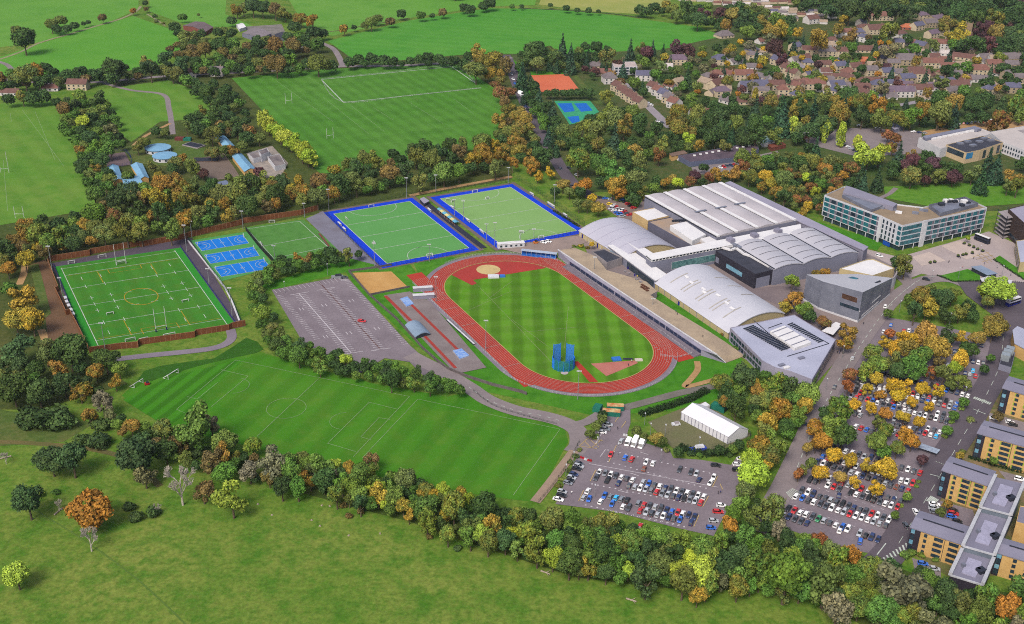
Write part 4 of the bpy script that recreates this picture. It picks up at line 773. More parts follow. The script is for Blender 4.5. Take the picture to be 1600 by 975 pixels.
def block(t, P, z0, z1, wm, rm, parapet=.5, over=0.0, wname='wall', rname='roof'):
    """walls with a flat roof sunk behind a parapet"""
    w = M(); w.prism(P, z0, z1, top=False)
    Q = inset(P, -.35); w2 = list(Q)
    o1 = inset(P, 0)
    for i in range(len(o1)):
        j = (i+1) % len(o1)
        w.quad((*o1[i], z1), (*o1[j], z1), (*Q[j], z1), (*Q[i], z1)); w.quad((*Q[i], z1), (*Q[j], z1), (*Q[j], z1-parapet), (*Q[i], z1-parapet))
    wo = w.obj(wname, wm, t); r = M(); r.prism(Q, 0, z1-parapet+.02, side=False); ro = r.obj(rname, rm, t); return wo, ro
def flat(t, P, z0, z1, wm, rm, over=.4, th=.4, wname='wall', rname='roof'):
    """walls under an overhanging flat roof slab"""
    w = M(); w.prism(P, z0, z1, top=False); wo = w.obj(wname, wm, t)
    r = M(); r.prism(inset(P, over), z1+.003, z1+th, bottom=False)
    Q = inset(P, over); r.add([(*q, z1+.003) for q in Q], [tuple(range(len(Q)-1, -1, -1))]) if len(Q) < 5 else None
    ro = r.obj(rname, rm, t); return wo, ro
def barrel(t, A, B, C, D, h, rise, wm, rm, z0=0, n=14, ribs=0, over=.5, rname='roof', wname='wall'):
    """arched roof from eave A-B to eave D-C"""
    w = M(); r = M(); arc = []
    for k in range(n+1):
        s = k/n; z = h+rise*(1-(2*s-1)**2); p = A+(D-A)*s; q = B+(C-B)*s; arc.append((Vector((p.x, p.y, z)), Vector((q.x, q.y, z))))
    ax = (B-A); ax.z = 0; ax.normalize()
    for k in range(n):
        (p, q), (p2, q2) = arc[k], arc[k+1]
        r.quad(p-ax*over+Vector((0, 0, .06)), q+ax*over+Vector((0, 0, .06)), q2+ax*over+Vector((0, 0, .06)), p2-ax*over+Vector((0, 0, .06)))
        w.quad((p.x, p.y, z0), p, p2, (p2.x, p2.y, z0)); w.quad((q2.x, q2.y, z0), q2, q, (q.x, q.y, z0))
        for e, sg in ((0, -1), (1, 1)):
            a, b = arc[k][e]+ax*over*sg, arc[k+1][e]+ax*over*sg
            r.quad(a+Vector((0, 0, .06)), b+Vector((0, 0, .06)), b-Vector((0, 0, .45)), a-Vector((0, 0, .45)))
    for (p, q) in (arc[0], arc[-1]): w.quad((p.x, p.y, z0), (q.x, q.y, z0), q, p)
    for (p, q), sg in ((arc[0], 1), (arc[-1], -1)):
        d = (D-A); d.z = 0; d.normalize(); a, b = p-d*sg*.35, q-d*sg*.35
        r.quad(p-ax*over+Vector((0, 0, .06)), q+ax*over+Vector((0, 0, .06)), b+ax*over-Vector((0, 0, .25)), a-ax*over-Vector((0, 0, .25)))
    wo = w.obj(wname, wm, t); ro = r.obj(rname, rm, t, smooth=False)
    return wo, ro, lambda u, s, dz=.12: (lambda p: Vector((p.x, p.y, h+rise*(1-(2*s-1)**2)+dz)))((A+(B-A)*u)*(1-s)+(D+(C-D)*u)*s)
def pane(t, A, B, u0, u1, z0, z1, m_=None, name='window', out=.07, frame=None):
    """one window on the wall line A-B (the outside lies to the right of A to B)"""
    a = A+(B-A)*u0; b = A+(B-A)*u1; d = (B-A); d.z = 0; d.normalize(); q = Vector((d.y, -d.x, 0))
    mm = M(); P = [a-q*.05, b-q*.05, b+q*out, a+q*out]; mm.prism([p[:2] for p in P], z0, z1, bottom=True); o = mm.obj(name, m_ or glass, t)
    if frame:
        f = M(); e = d*.18; z = .18
        P = [a-e-q*.04, b+e-q*.04, b+e+q*(out*.5), a-e+q*(out*.5)]; f.prism([p[:2] for p in P], z0-z, z1+z, bottom=True); fo = f.obj('frame', frame, o)
    return o
def strip3(mm, p, q, w, h, mi=0):
    """raised batten between two roof points"""
    d = (q-p).normalized(); s = d.cross(Vector((0, 0, 1))).normalized()*w/2; u = Vector((0, 0, h))
    mm.add([p-s, p+s, q+s, q-s, p-s+u, p+s+u, q+s+u, q-s+u], [(4, 5, 6, 7), (0, 1, 5, 4), (1, 2, 6, 5), (2, 3, 7, 6), (3, 0, 4, 7)], mi)
def at_base(P): c = centre(P); return c
# ---- main hall with its four roof bays
h = 11.5
Wl = plan([(1007.4, 307.8), (1038.6, 302), (1069, 297), (1098.5, 291.7), (1127, 286.4)], h); El = plan([(1119.8, 371), (1151, 363.6), (1183, 357), (1213.4, 350.4), (1244.6, 344.7)], h)
t = thing('sports_hall', centre([Wl[0], Wl[4], El[4], El[0]]), 'huge pale sports hall with four shallow roof bays and white roof strips', 'sports hall')
w = M(); w.prism([Wl[0][:2], Wl[4][:2], El[4][:2], El[0][:2]], 0, h, top=False); w.obj('wall', wall_grey, t)
for i in range(4):
    r = M(); n = 8; A, B, C, D = Wl[i], El[i], El[i+1], Wl[i+1]
    for k in range(n):
        pts = []
        for s in (k/n, (k+1)/n):
            z = h+.05+1.3*(1-(2*s-1)**2); a = A+(D-A)*s; b = B+(C-B)*s; pts.append(((a.x, a.y, z), (b.x, b.y, z)))
        r.quad(pts[0][0], pts[0][1], pts[1][1], pts[1][0])
        r.quad((*pts[0][1][:2], h-1), (*pts[1][1][:2], h-1), pts[1][1], pts[0][1]); r.quad((*pts[1][0][:2], h-1), (*pts[0][0][:2], h-1), pts[0][0], pts[1][0])
    ro = r.obj('roof', roof_beige, t)
    mm = M()
    for q in (.2, .4, .6, .8): pass
for i in range(5):
    mm = M(); d = (Wl[4]-Wl[0]).normalized()*1.35
    a, b = Wl[i]+(d if i == 0 else -d if i == 4 else d*0), El[i]+(d if i == 0 else -d if i == 4 else d*0); up_ = Vector((0, 0, .05))
    strip3(mm, a+up_, b+up_, 2.6, 1.1); mm.obj('rooflight', roof_white, t)
    mm = M()
    for sg in (-1, 1): strip3(mm, a+d*sg*1.08+up_, b+d*sg*1.08+up_, .35, .6)
    mm.obj('gutter', dark, t)
for i in range(1, 4):
    c = Wl[i]*.48+El[i]*.52; mm = M(); d = (Wl[4]-Wl[0]).normalized()*4.5; strip3(mm, c-d+Vector((0, 0, 1.1)), c+d+Vector((0, 0, 1.1)), 1.6, .5); mm.obj('roof_vent', zinc, t)
P = plan([(1133, 285.2), (1141, 283), (1357, 385.5), (1350, 391.5), (1248, 346)], 9.5)
t = thing('roof_canopy', centre(P), 'long narrow lilac side roof along the far flank of the sports hall', 'canopy')
r = M(); r.prism(P, 9.0, 9.5, bottom=False); r.obj('roof', roof_lilac, t); w = M(); w.prism(inset(P, -.6), 0, 8.98, top=False); w.obj('wall', wall_lilac, t)
# ---- arched hall on the left
A, B, C, D = plan([(904.8, 360.3), (973.7, 402), (1055.8, 386.5), (986.8, 345)], 4)
t = thing('arched_hall', centre([A, B, C, D]), 'lilac grey arched hall beside the lime-green hockey pitch', 'sports hall')
_, _, rf = barrel(t, A, B, C, D, 4, 5, wall_cream, roof_grey)
for u in (.0, .2, .4, .6, .8, 1.0):
    mm = M()
    for k in range(10): strip3(mm, rf(u*.99+.005, k/10, .03), rf(u*.99+.005, (k+1)/10, .03), .25, .1)
    mm.obj('roof_seam', roof_lilac, t)
for u in (.07, .42): pane(t, A, B, u, u+.03, 0, 3, mat('door_blue', S(40, 40, 150)), 'door')
for k in range(14):
    if k not in (1, 6): pane(t, A, B, .03+k*.068, .032+k*.068+.006, .1, 3.6, wall_white, 'pilaster')
# ---- arched hall with skylights
A, B, C, D = plan([(1023.7, 442), (1137.8, 519.5), (1226, 489), (1110, 416.5)], 4)
t = thing('arched_hall', centre([A, B, C, D]), 'large white grey arched hall with skylights beside the tan terrace', 'sports hall')
_, _, rf = barrel(t, A, B, C, D, 4, 5.2, wall_cream, mat('roof_palegrey', S(222, 222, 232), S(208, 208, 220), .04, .03, rough=.5))
tan_rib = mat('tan_rib', S(200, 194, 186))
for u in (.12, .27, .31, .47, .51, .66, .70, .84):
    mm = M()
    for k in range(6): strip3(mm, rf(u, .12+k*.05), rf(u, .17+k*.05), .7, .12)
    mm.obj('roof_rib', tan_rib, t)
for u in (.3, .48, .66): 
    mm = M()
    for k in range(6): strip3(mm, rf(u, .68+k*.04), rf(u, .72+k*.04), .6, .12)
    mm.obj('roof_rib', tan_rib, t)
for u, s in ((.14, .33), (.24, .29), (.39, .31), (.43, .27), (.55, .36), (.69, .33), (.78, .30)):
    mm = M(); a, b, c, d = rf(u, s, .1), rf(u+.05, s, .1), rf(u+.05, s+.035, .1), rf(u, s+.035, .1); e = Vector((0, 0, .25))
    mm.add([a, b, c, d, a+e, b+e, c+e, d+e], [(4, 5, 6, 7), (0, 1, 5, 4), (1, 2, 6, 5), (2, 3, 7, 6), (3, 0, 4, 7)]); mm.obj('skylight', roof_white, t)
for k in range(11): pane(t, A, B, .05+k*.09, .055+k*.09, .1, 3.7, wall_grey, 'pilaster')
pane(t, A, B, .335, .36, 0, 2.6, MATS['door_blue'], 'door')
# ---- pool hall of three arched bays
h = 10.5
bk = plan([(1148, 383), (1189.4, 373.5), (1232.5, 365), (1271, 357)], h); fr = plan([(1210, 420.5), (1255, 411.9), (1298, 402), (1341, 394)], h)
t = thing('pool_hall', centre([bk[0], bk[3], fr[3], fr[0]]), 'silver swimming pool hall with three arched bays behind the black block', 'pool hall')
for i in range(3):
    _, ro, rf = barrel(t, bk[i], fr[i], fr[i+1], bk[i+1], h, 1.7, wall_grey, mat('roof_pool', S(206, 204, 212), S(192, 192, 204), .03, .03, rough=.5), n=10, wname='wall', over=.3)
    for u in (.12, .32, .52, .72, .9):
        mm = M()
        for k in range(7): strip3(mm, rf(u, .15+k*.1, .05), rf(u, .25+k*.1, .05), .35, .18)
        mm.obj('roof_rib', mat('rib_grey', S(112, 112, 126)), t)
for i in range(4):
    mm = M(); strip3(mm, bk[i]+Vector((0, 0, .1)), fr[i]+Vector((0, 0, .1)), .7, .25); mm.obj('gutter', dark, t)
# ---- black block
P = plan([(1118.5, 391.5), (1148, 383.5), (1210, 421), (1180, 428)], 9.6)
t = thing('black_block', centre(P), 'black clad block with a pale blue window band beside the pool hall', 'building')
block(t, P, 0, 9.6, wall_black, roof_slate)
pane(t, P[0], P[3], .3, .7, 3.0, 5.6, skyglass); pane(t, P[0], P[3], .02, .1, 2.5, 6, wall_grey, 'panel')
pane(t, P[3], P[2], .1, .8, 0, 6.5, wall_grey, 'shutter')
mm = M()
for a, b in (((1128, 388), (1142, 392)), ((1142, 392), (1150, 389)), ((1150, 389), (1162, 398)), ((1162, 398), (1172, 401)), ((1172, 401), (1202, 418)), ((1133, 387), (1150, 385))):
    strip3(mm, G(*a, 9.4), G(*b, 9.4), 1.3, 1.1)
mm.obj('duct', roof_white, t)
for a in ((1155, 389), (1147, 386)): 
    mm = M(); mm.box(G(*a, 9.1), (4.5, 3, 2), TH); mm.obj('roof_unit', zinc, t)
# ---- the spine and the foyer roofs
h = 11
P = plan([(1009.8, 398), (1018.9, 405.4), (1252, 361.5), (1250, 350.4)], h)
t = thing('spine_block', centre(P), 'long grey spine block with white roof linking the halls', 'building')
flat(t, P, 0, h-1.6, wall_grey, roof_white, .3, .1, rname='roof_deck')
w = M(); w.prism(inset(P, -.3), h-1.5, h-.3, top=False); w.obj('clerestory', glass, t)
for k in range(46):
    mm = M(); a = P[1]+(P[2]-P[1])*(k/46); mm.box((a.x, a.y, h-1.5), (.5, .5, 1.2), TH); mm.obj('mullion', roof_white, t)
r = M(); r.prism(inset(P, .7), h-.3, h, bottom=False); r.obj('roof', roof_white, t)
pane(t, P[1], P[2], .13, .42, 2.2, 6.6, mat('green_glass', S(120, 170, 170), S(70, 110, 116), .5, .15, rough=.2, spec=.6), 'window', frame=wall_white)
for k, (u, v) in enumerate(((.52, .5), (.68, .5), (.84, .5))):
    a = P[0]*(1-u)+P[3]*u; b = P[1]*(1-u)+P[2]*u; c = (a+b)/2; mm = M(); mm.box((c.x, c.y, h), (4.5, 3.5, 2.2), TH); mm.obj('roof_unit', wall_lilac, t)
P = plan([(950.3, 384.6), (970.8, 381.5), (1042.6, 430.8), (1024.2, 439)], 5.2)
t = thing('foyer_block', centre(P), 'low glazed foyer with a long white roof beside the terrace', 'building')
flat(t, P, 0, 5.2, wall_grey, roof_white, .6, .5)
pane(t, P[0], P[3], .04, .24, .6, 3.6, skyglass); pane(t, P[0], P[3], .42, .97, .3, 4.3, glass)
P = plan([(981, 379.8), (991.5, 377.8), (1020, 396.5), (1009, 400.5)], 7.6)
t = thing('rooftop_block', centre(P), 'narrow white roofed block between the arched hall and the foyer', 'building'); flat(t, P, 0, 7.6, wall_grey, roof_white, .3, .4)
P = plan([(924, 401), (944, 397), (972, 411), (948, 419)], 1.4)
t = thing('sunken_court', centre(P), 'low grey square enclosure sunk into the tan terrace', 'enclosure'); block(t, P, 0, 5.2, concrete, roof_slate, .8)
P = plan([(988.5, 330.7), (1024.6, 324), (1047.6, 336.5), (1012.3, 344.7)], 8)
t = thing('cream_block', centre(P), 'cream walled block with white roof at the corner of the sports hall', 'building'); block(t, P, 0, 8, mat('cream_panel', S(222, 192, 140), S(208, 178, 128), .2, .05), roof_white, .4)
P = plan([(1013, 346), (1050, 338.5), (1120, 373), (1088, 387)], 8)
t = thing('middle_block', centre(P), 'dark grey flat block behind the arched hall with white plant rooms', 'building'); block(t, P, 0, 8, mat('mid_grey', S(112, 112, 132), S(100, 100, 118), .1, .06), mat('roof_tan', S(188, 158, 128), S(170, 160, 156), .04, .08), .5)
Q = plan([(1047, 352), (1072, 346), (1103, 366), (1082, 376)], 11); mm = M(); mm.prism(Q, 7.6, 11); mm.obj('plant_room', roof_white, t)
Q = plan([(1094, 372), (1110, 368), (1122, 374), (1105, 380)], 10); mm = M(); mm.prism(Q, 7.6, 9.6); mm.obj('plant_room', roof_white, t)
for k in range(6):
    mm = M(); mm.box(G(1052+k*4.2, 346.3+k*-.2, 11.02), (1.5, 1.5, 1.1), TH); mm.obj('roof_fan', dark, t)
# ---- blue-grey institute with solar panels
h = 8
P = plan([(1141, 512), (1241, 491.5), (1305.8, 530.3), (1269, 592.7), (1232.6, 578.7), (1212, 574), (1191.6, 563.7)], h)
t = thing('solar_block', centre(P), 'flat blue grey institute with rows of dark solar panels on its roof', 'building')
block(t, P, 0, h, roof_lilac, roof_blue, .35)
q = P[0]; e = P[6]
for k in range(11):
    pane(t, q, e, .05+k*.085, .12+k*.085, 4.4, 6.4, glass); pane(t, q, e, .05+k*.085, .12+k*.085, 1.2, 3.4, glass)
for k in range(16): pane(t, P[2], P[3], .03+k*.06, .07+k*.06, 1, 5.5, glass) if False else None
pane(t, P[3], P[2], .03, .97, 1, 6, glass)
Q = plan([(1203.5, 516.3), (1226, 507.7), (1268, 533.5), (1242, 543)], 9.6); mm = M(); mm.prism(Q, 7.6, 9.3); mm.obj('rooflight', roof_white, t)
mm = M()
for k in range(4):
    a = Q[0]+(Q[3]-Q[0])*(k/4+.1); b = Q[1]+(Q[2]-Q[1])*(k/4+.1); a = Vector((a.x, a.y, 9.3)); b = Vector((b.x, b.y, 9.3)); strip3(mm, a, b, .5, .2)
mm.obj('rooflight_rib', wall_grey, t)
solar = mat('solar_cell', S(38, 40, 52), rough=.25, spec=.5)
def panel_row(x0, y0, x1, y1, n, dx, dy):
    for k in range(n):
        x = x0+(x1-x0)*k/(n-1); y = y0+(y1-y0)*k/(n-1); a = G(x, y, 8); b = G(x+dx, y+dy, 8); mm = M(); strip3(mm, a, b, .62, .3); mm.obj('solar_panel', solar, t)
panel_row(1162, 514, 1220, 547.5, 20, 16, -5.5); panel_row(1231, 507.5, 1278, 535, 15, 8, -3)
mm = M()
for a, b in (((1178, 501), (1230, 546)), ((1230, 557), (1295, 537)), ((1295, 537), (1240, 506)), ((1200, 513), (1222, 505))): strip3(mm, G(*a, 7.7), G(*b, 7.7), .5, .12)
mm.obj('roof_seam', dark, t)
for x, y, m_ in ((1221, 571, wall_grey), (1229, 575, roof_white), (1252, 560, wall_grey)):
    mm = M(); mm.box(G(x, y, 7.7), (3.4, 1.8, .7), .5); mm.obj('roof_unit', m_, t)
# ---- the angular arts hall
base = [G(1254.5, 469), G(1279, 483.4), G(1340, 504.2), G(1394.5, 434.5, 11), G(1341, 429.5, 12)]
zs = [HGT(1254.5, 469, 429), HGT(1279, 483.4, 440), HGT(1340, 504.2, 456.8), 11.0, 12.5]
t = thing('angular_hall', centre(base), 'angular zinc grey arts hall with faceted walls and sloping roof', 'hall')
w = M(); w.prism(base, 1.2, zs, top=False)
Bp = inset(base, .25); w.obj('wall', zinc, t)
r = M(); r.prism(inset(base, .15), 0, [z+.03 for z in (zs if len(inset(base, .15)) == 5 else zs)], side=False)
r.v = r.v[-5:]; r.f = [f for f in r.f]; r = M()
o = inset(base, .12); sgn = sum(base[i].x*base[(i+1) % 5].y-base[(i+1) % 5].x*base[i].y for i in range(5)); zz = zs if sgn > 0 else zs[::-1]
tv = [Vector((q.x, q.y, z+.05)) for q, z in zip(o, zz)]; r.add(tv, [f for f in tessellate_polygon([tv])]); r.obj('roof', mat('roof_zinc', S(206, 206, 214), S(196, 196, 206), .05, .03, rough=.5), t)
mm = M(); mm.prism(inset(base, .3), 0, 1.2); mm.obj('plinth', wall_white, t)
A, B = base[1], base[2]
pane(t, A, B, .52, .90, 11.2, 14.2, mat('bronze_glass', S(108, 78, 60), S(70, 54, 50), .5, .2, rough=.2, spec=.6), frame=wall_lilac); pane(t, A, B, .50, .98, 6.6, 8.6, glass, frame=wall_lilac)
A, B = base[2], base[3]
pane(t, A, B, .1, .62, 2.0, 2.9, roof_white, 'window_slit'); pane(t, A, B, .4, .66, 5.2, 6.0, roof_white, 'window_slit')
Q = [G(1323, 436, 14), G(1331, 433.5, 14), G(1341, 436, 14), G(1335, 440, 14)]; mm = M(); mm.prism(Q, 12.5, 14.6); mm.obj('rooflight', teal, t)
Q = [G(1361, 446, 13.5), G(1374, 440.5, 13.2), G(1376, 441.5, 13.2), G(1363, 447, 13.5)]; mm = M(); mm.prism(Q, 12, 14.3); mm.obj('roof_vent', dark, t)
P = plan([(1312, 419.4), (1352, 405.8), (1363.6, 404.4), (1398, 418.7), (1363.6, 430.2)], 7.5)
t = thing('theatre_block', centre(P), 'cream block with flat white roof behind the angular hall', 'building'); block(t, P, 0, 7.5, wall_cream, roof_white, .5)
P = [G(1380, 458), G(1399, 444), G(1400, 446), G(1382, 460.5)]
t = thing('curved_wall', centre(P), 'short white curved wall at the tip of the angular hall', 'wall')
mm = M(); L = [G(1376, 460), G(1386, 455), G(1394, 449), G(1398, 443), G(1398, 437)]
for i in range(4):
    d = (L[i+1]-L[i]).normalized(); q = Vector((-d.y, d.x, 0))*.25; mm.prism([(L[i]+q)[:2], (L[i]-q)[:2], (L[i+1]-q)[:2], (L[i+1]+q)[:2]], 0, 6.5)
mm.obj('panel', wall_white, t); mm = M()
for i in range(4): strip3(mm, L[i]+Vector((0, 0, 6.5)), L[i+1]+Vector((0, 0, 6.5)), .8, .25)
mm.obj('coping', concrete, t)
# ---- teal glass building
h = HGT(1404, 393, 352)
P = plan([(1288.3, 304.5), (1376, 337), (1410, 352), (1542.5, 324), (1507, 308), (1442, 323.5), (1392, 317.5), (1319, 291)], h)
t = thing('glass_building', centre(P), 'five storey white framed building with teal windows beside the plaza', 'building')
z0 = 3.4
block(t, P, z0, h, mat('panel_white', S(226, 228, 236), S(212, 214, 224), .2, .03), mat('roof_gravel', S(168, 148, 124), S(152, 134, 112), .1, .08), .9)
w = M(); w.prism(inset(P, -2.2), 0, z0, top=False); w.obj('ground_floor', glass, t)
st = (h-z0-1.0)/4
A, B, Cn, D = P[0], P[1], P[2], P[3]
mauve = mat('mauve_panel', S(128, 122, 138), S(116, 110, 126), .2, .05)
for r_ in range(4):
    z = z0+.5+st*r_
    for k in range(8):
        pane(t, A, B, .015+k*.121, .015+k*.121+.085, z, z+st-.7, teal if (k+r_*3) % 5 else glass)
        if r_ < 4: pane(t, A, B, .102+k*.121, .102+k*.121+.03, z, z+st-.7, mauve, 'panel')
    for k in range(4): pane(t, B, Cn, .14+k*.17, .14+k*.17+.07, z, z+st-.9, glass)
    pane(t, B, Cn, .84, .99, z, z+st-.8, teal); pane(t, Cn, D, .01, .23, z, z+st-.8, teal)
    for k in range(9): 
        pane(t, Cn, D, .30+k*.077, .30+k*.077+.05, z, z+st-.8, teal if (k*2+r_) % 4 else glass)
        pane(t, Cn, D, .352+k*.077, .352+k*.077+.02, z, z+st-.8, mauve, 'panel')
for u, (a, b) in ((.0, (B, Cn)), (.235, (Cn, D))): pane(t, a, b, u, u+.045 if u else .1, 0, h+.2, wall_white, 'fin', out=.5)
for k in range(9):
    a = Cn+(D-Cn)*(.06+k*.115); mm = M(); mm.tube((a.x, a.y+.2, 0), (a.x, a.y+.2, z0), .28, .28, 8); mm.obj('column', wall_white, t)
for k in range(7): 
    a = A+(B-A)*(.05+k*.15); mm = M(); mm.tube((a.x+.3, a.y+.3, 0), (a.x+.3, a.y+.3, z0), .28, .28, 8); mm.obj('column', wall_white, t)
Q = plan([(1317, 300), (1322, 290), (1330, 292), (1402, 318), (1396, 323)], h+2.2); mm = M(); mm.prism(Q, h-.8, h+2.2); mm.obj('plant_screen', wall_lilac, t)
Q = plan([(1316, 304), (1336, 300), (1380, 320), (1362, 327)], h+1.4); mm = M(); mm.prism(Q, h-.8, h+1.2); mm.obj('plant_room', zinc, t)
Q = plan([(1452, 319), (1508, 306.5), (1529, 316.5), (1470, 332)], h+2); mm = M(); mm.prism(inset(Q, 0), h-.8, h+1.8, top=False); mm.prism(inset(Q, -.4), h-.8, h+.6, tmi=0); mm.obj('plant_screen', zinc, t)
R = random.Random(5)
for k in range(9):
    a = G(1470+k*5+R.uniform(-3, 3), 319+R.uniform(-4, 4), h+.6); mm = M(); mm.box(a, (R.uniform(2, 4), R.uniform(2, 3), R.uniform(1, 2)), .2); mm.obj('roof_unit', roof_white if k % 2 else dark, t)
for x, y in ((1340, 306), (1352, 312), (1365, 316), (1378, 326), (1394, 328), (1404, 333), (1430, 334), (1443, 330)):
    mm = M(); mm.box(G(x, y, h-.86), (R.uniform(3, 6), 2.2, 1.3), -.4); mm.obj('roof_unit', zinc if x % 4 else roof_white, t)
pane(t, B, Cn, .3, .62, .3, 3.0, mat('shop_blue', S(30, 90, 190)), 'window')
# ---- right-hand edge
P = plan([(1576, 326), (1640, 310), (1700, 330), (1600, 348)], 17); 
t = thing('brown_tower', centre(P), 'dark brown clad tower block at the edge of the plaza', 'building'); block(t, P, 0, 17, brown_clad, roof_lilac, .5)
for k in range(4): pane(t, P[0], P[3], .1, .9, 2+k*3.7, 4+k*3.7, glass) if k == 0 else None
P = plan([(1560, 329), (1575, 326), (1590, 336), (1574, 340)], 15)
t = thing('stair_frame', centre(P), 'open steel stair frame clad in slats beside the brown tower', 'stairs')
for k in range(6):
    mm = M(); mm.prism(P, .5+k*2.7, .8+k*2.7, bottom=True); mm.obj('landing', concrete, t)
for p in P:
    mm = M(); mm.tube((p.x, p.y, 0), (p.x, p.y, 16), .2, .2, 6); mm.obj('post', dark, t)
P = plan([(1588, 376), (1660, 366), (1660, 402), (1594, 410)], 7)
t = thing('grey_block', centre(P), 'low grey and cream shop block beside the plaza', 'building'); block(t, P, 0, 7, wall_cream, roof_blue, .4)
for k in range(3): pane(t, P[0], P[3], .1+k*.3, .3+k*.3, 1, 5.5, glass)
P = plan([(1517, 416.7), (1533.3, 414.7), (1558.7, 427.3), (1543, 430)], 3)
t = thing('bus_shelter', centre(P), 'long shelter with blue grey sloping roof beside the hedged lawn', 'shelter')
r = M(); r.prism(P, 2.8, 3.1, bottom=True); r.obj('roof', mat('roof_steelblue', S(150, 166, 190), rough=.5), t); w = M(); w.prism(inset(P, -.9), 0, 2.78, top=False); w.obj('wall', dark, t)
P = plan([(1532, 435), (1545, 431), (1582, 438), (1580, 443), (1534, 439)], 3)
t = thing('bus_canopy', centre(P), 'white bus stop canopy partly hidden by the yellow green tree', 'shelter')
r = M(); r.prism(P, 2.7, 3.0, bottom=True); r.obj('roof', wall_white, t)
for p in P[:4]:
    mm = M(); c = centre(P)*.1+Vector((p.x, p.y, 0))*.9; mm.tube(c, (c.x, c.y, 2.7), .12, .12, 6); mm.obj('post', dark, t)
# university buildings at the upper right
t = thing('campus_block', G(1500, 215), 'long flat campus block with tan roof and white plant along one side', 'building')
P = plan([(1435.5, 215), (1523, 197), (1552, 207.5), (1470, 232)], 8); block(t, P, 0, 8, wall_white, mat('roof_putty', S(214, 206, 204), S(198, 190, 188), .06, .05), .5)
Q = plan([(1442, 212), (1523, 196.5), (1534, 200), (1527, 202), (1520, 200.5), (1446, 216)], 10); mm = M(); mm.prism(Q, 7.6, 9.8); mm.obj('roof_screen', wall_grey, t)
for k in range(9):
    mm = M(); mm.box(G(1455+k*8.5, 217.5-k*1.7, 7.6), (7, 3, 1.6), .25); mm.obj('roof_unit', roof_white, t)
t = thing('campus_block', G(1520, 235), 'dark roofed campus block with cream walls and blue glazed corner', 'building')
P = plan([(1478, 226), (1536, 212), (1568, 222), (1532, 234), (1510, 238.5)], 9); block(t, P, 0, 9, mat('sand_wall', S(226, 202, 164), S(212, 188, 150), .2, .05), roof_slate, .4)
pane(t, P[4], P[3], .03, .5, 3.5, 8.3, mat('azure_glass', S(70, 160, 215), S(50, 120, 180), .4, .2, rough=.15, spec=.6)); pane(t, P[0], P[4], .1, .9, 4, 8, glass)
for k in range(3): pane(t, P[3], P[2], .15+k*.3, .28+k*.3, 1, 7.5, glass)
for x, y in ((1500, 225), (1512, 222), (1520, 228), (1538, 217), (1548, 220), (1530, 222)):
    mm = M(); mm.box(G(x, y, 8.6), (5, 3.5, 1.2), .3); mm.obj('roof_unit', zinc, t)
t = thing('campus_block', G(1590, 215), 'white campus wing with flat putty roof and rows of small windows', 'building')
P = plan([(1547, 206), (1602, 196.5), (1680, 196), (1680, 255), (1605, 236), (1566, 221.5)], 9); block(t, P, 0, 9, wall_white, MATS['roof_putty'], .5)
for k in range(9):
    for z in (1.6, 5.2): pane(t, P[5], P[4], .06+k*.105, .11+k*.105, z, z+2, glass)
for z in (1.6, 5.2):
    for k in range(8): pane(t, P[4], P[3], .04+k*.12, .08+k*.12, z, z+2, glass)
Q = plan([(1590, 203), (1640, 196), (1660, 206), (1610, 212)], 9); mm = M(); mm.prism(Q, 8.5, 8.62); mm.obj('roof_well', concrete, t)
# low service buildings by the upper car park
P = plan([(1060, 243), (1180, 222), (1186, 232), (1150, 246), (1078, 253)], 4)
t = thing('service_block', centre(P), 'long low service block with mottled brown roof behind slim conifers', 'building'); block(t, P, 0, 4, mat('blue_grey_wall', S(110, 118, 146), rough=.8), mat('roof_mauve', S(112, 96, 108), S(86, 76, 88), .1, .2), .3)
for k in range(10):
    mm = M(); mm.box(G(1085+k*9.5, 243.5-k*1.7, 4), (2, 1.5, .8)); mm.obj('roof_unit', roof_white, t)
P = plan([(1046, 240), (1068, 235), (1074, 239), (1050, 244)], 4)
t = thing('service_shed', centre(P), 'brown flat roofed shed at the end of the long service block', 'shed'); flat(t, P, 0, 3.8, brick, mat('roof_brown', S(140, 116, 104)), .5, .3)
P = plan([(1183, 214), (1200, 212), (1212, 219), (1194, 223)], 4)
t = thing('glasshouse', centre(P), 'pale green glazed roof with dark bars among dark trees', 'glasshouse'); flat(t, P, 0, 3.6, wall_white, mat('roof_glasshouse', S(150, 180, 178), S(120, 150, 150), .2, .1, rough=.3), .3, .3)
P = plan([(1239, 208), (1262, 203.5), (1270, 206), (1248, 211.5)], 4.5)
t = thing('pavilion', centre(P), 'pavilion with a pale flat overhanging roof among dark trees', 'pavilion'); flat(t, P, 0, 4, mat('red_brick', S(140, 84, 70)), roof_white, 1.2, .4)
P = plan([(1200, 226), (1222, 222), (1228, 226), (1206, 231)], 3)
t = thing('brick_garage', centre(P), 'rust roofed low garage beside the service car park', 'garage'); flat(t, P, 0, 2.8, MATS['red_brick'], mat('roof_rust', S(140, 80, 62)), .4, .3)
P = plan([(1385, 193), (1398, 190), (1412, 198), (1398, 203)], 3)
t = thing('grey_shed', centre(P), 'grey flat shed beside the road to the campus', 'shed'); flat(t, P, 0, 3, wall_grey, roof_lilac, .4, .3)
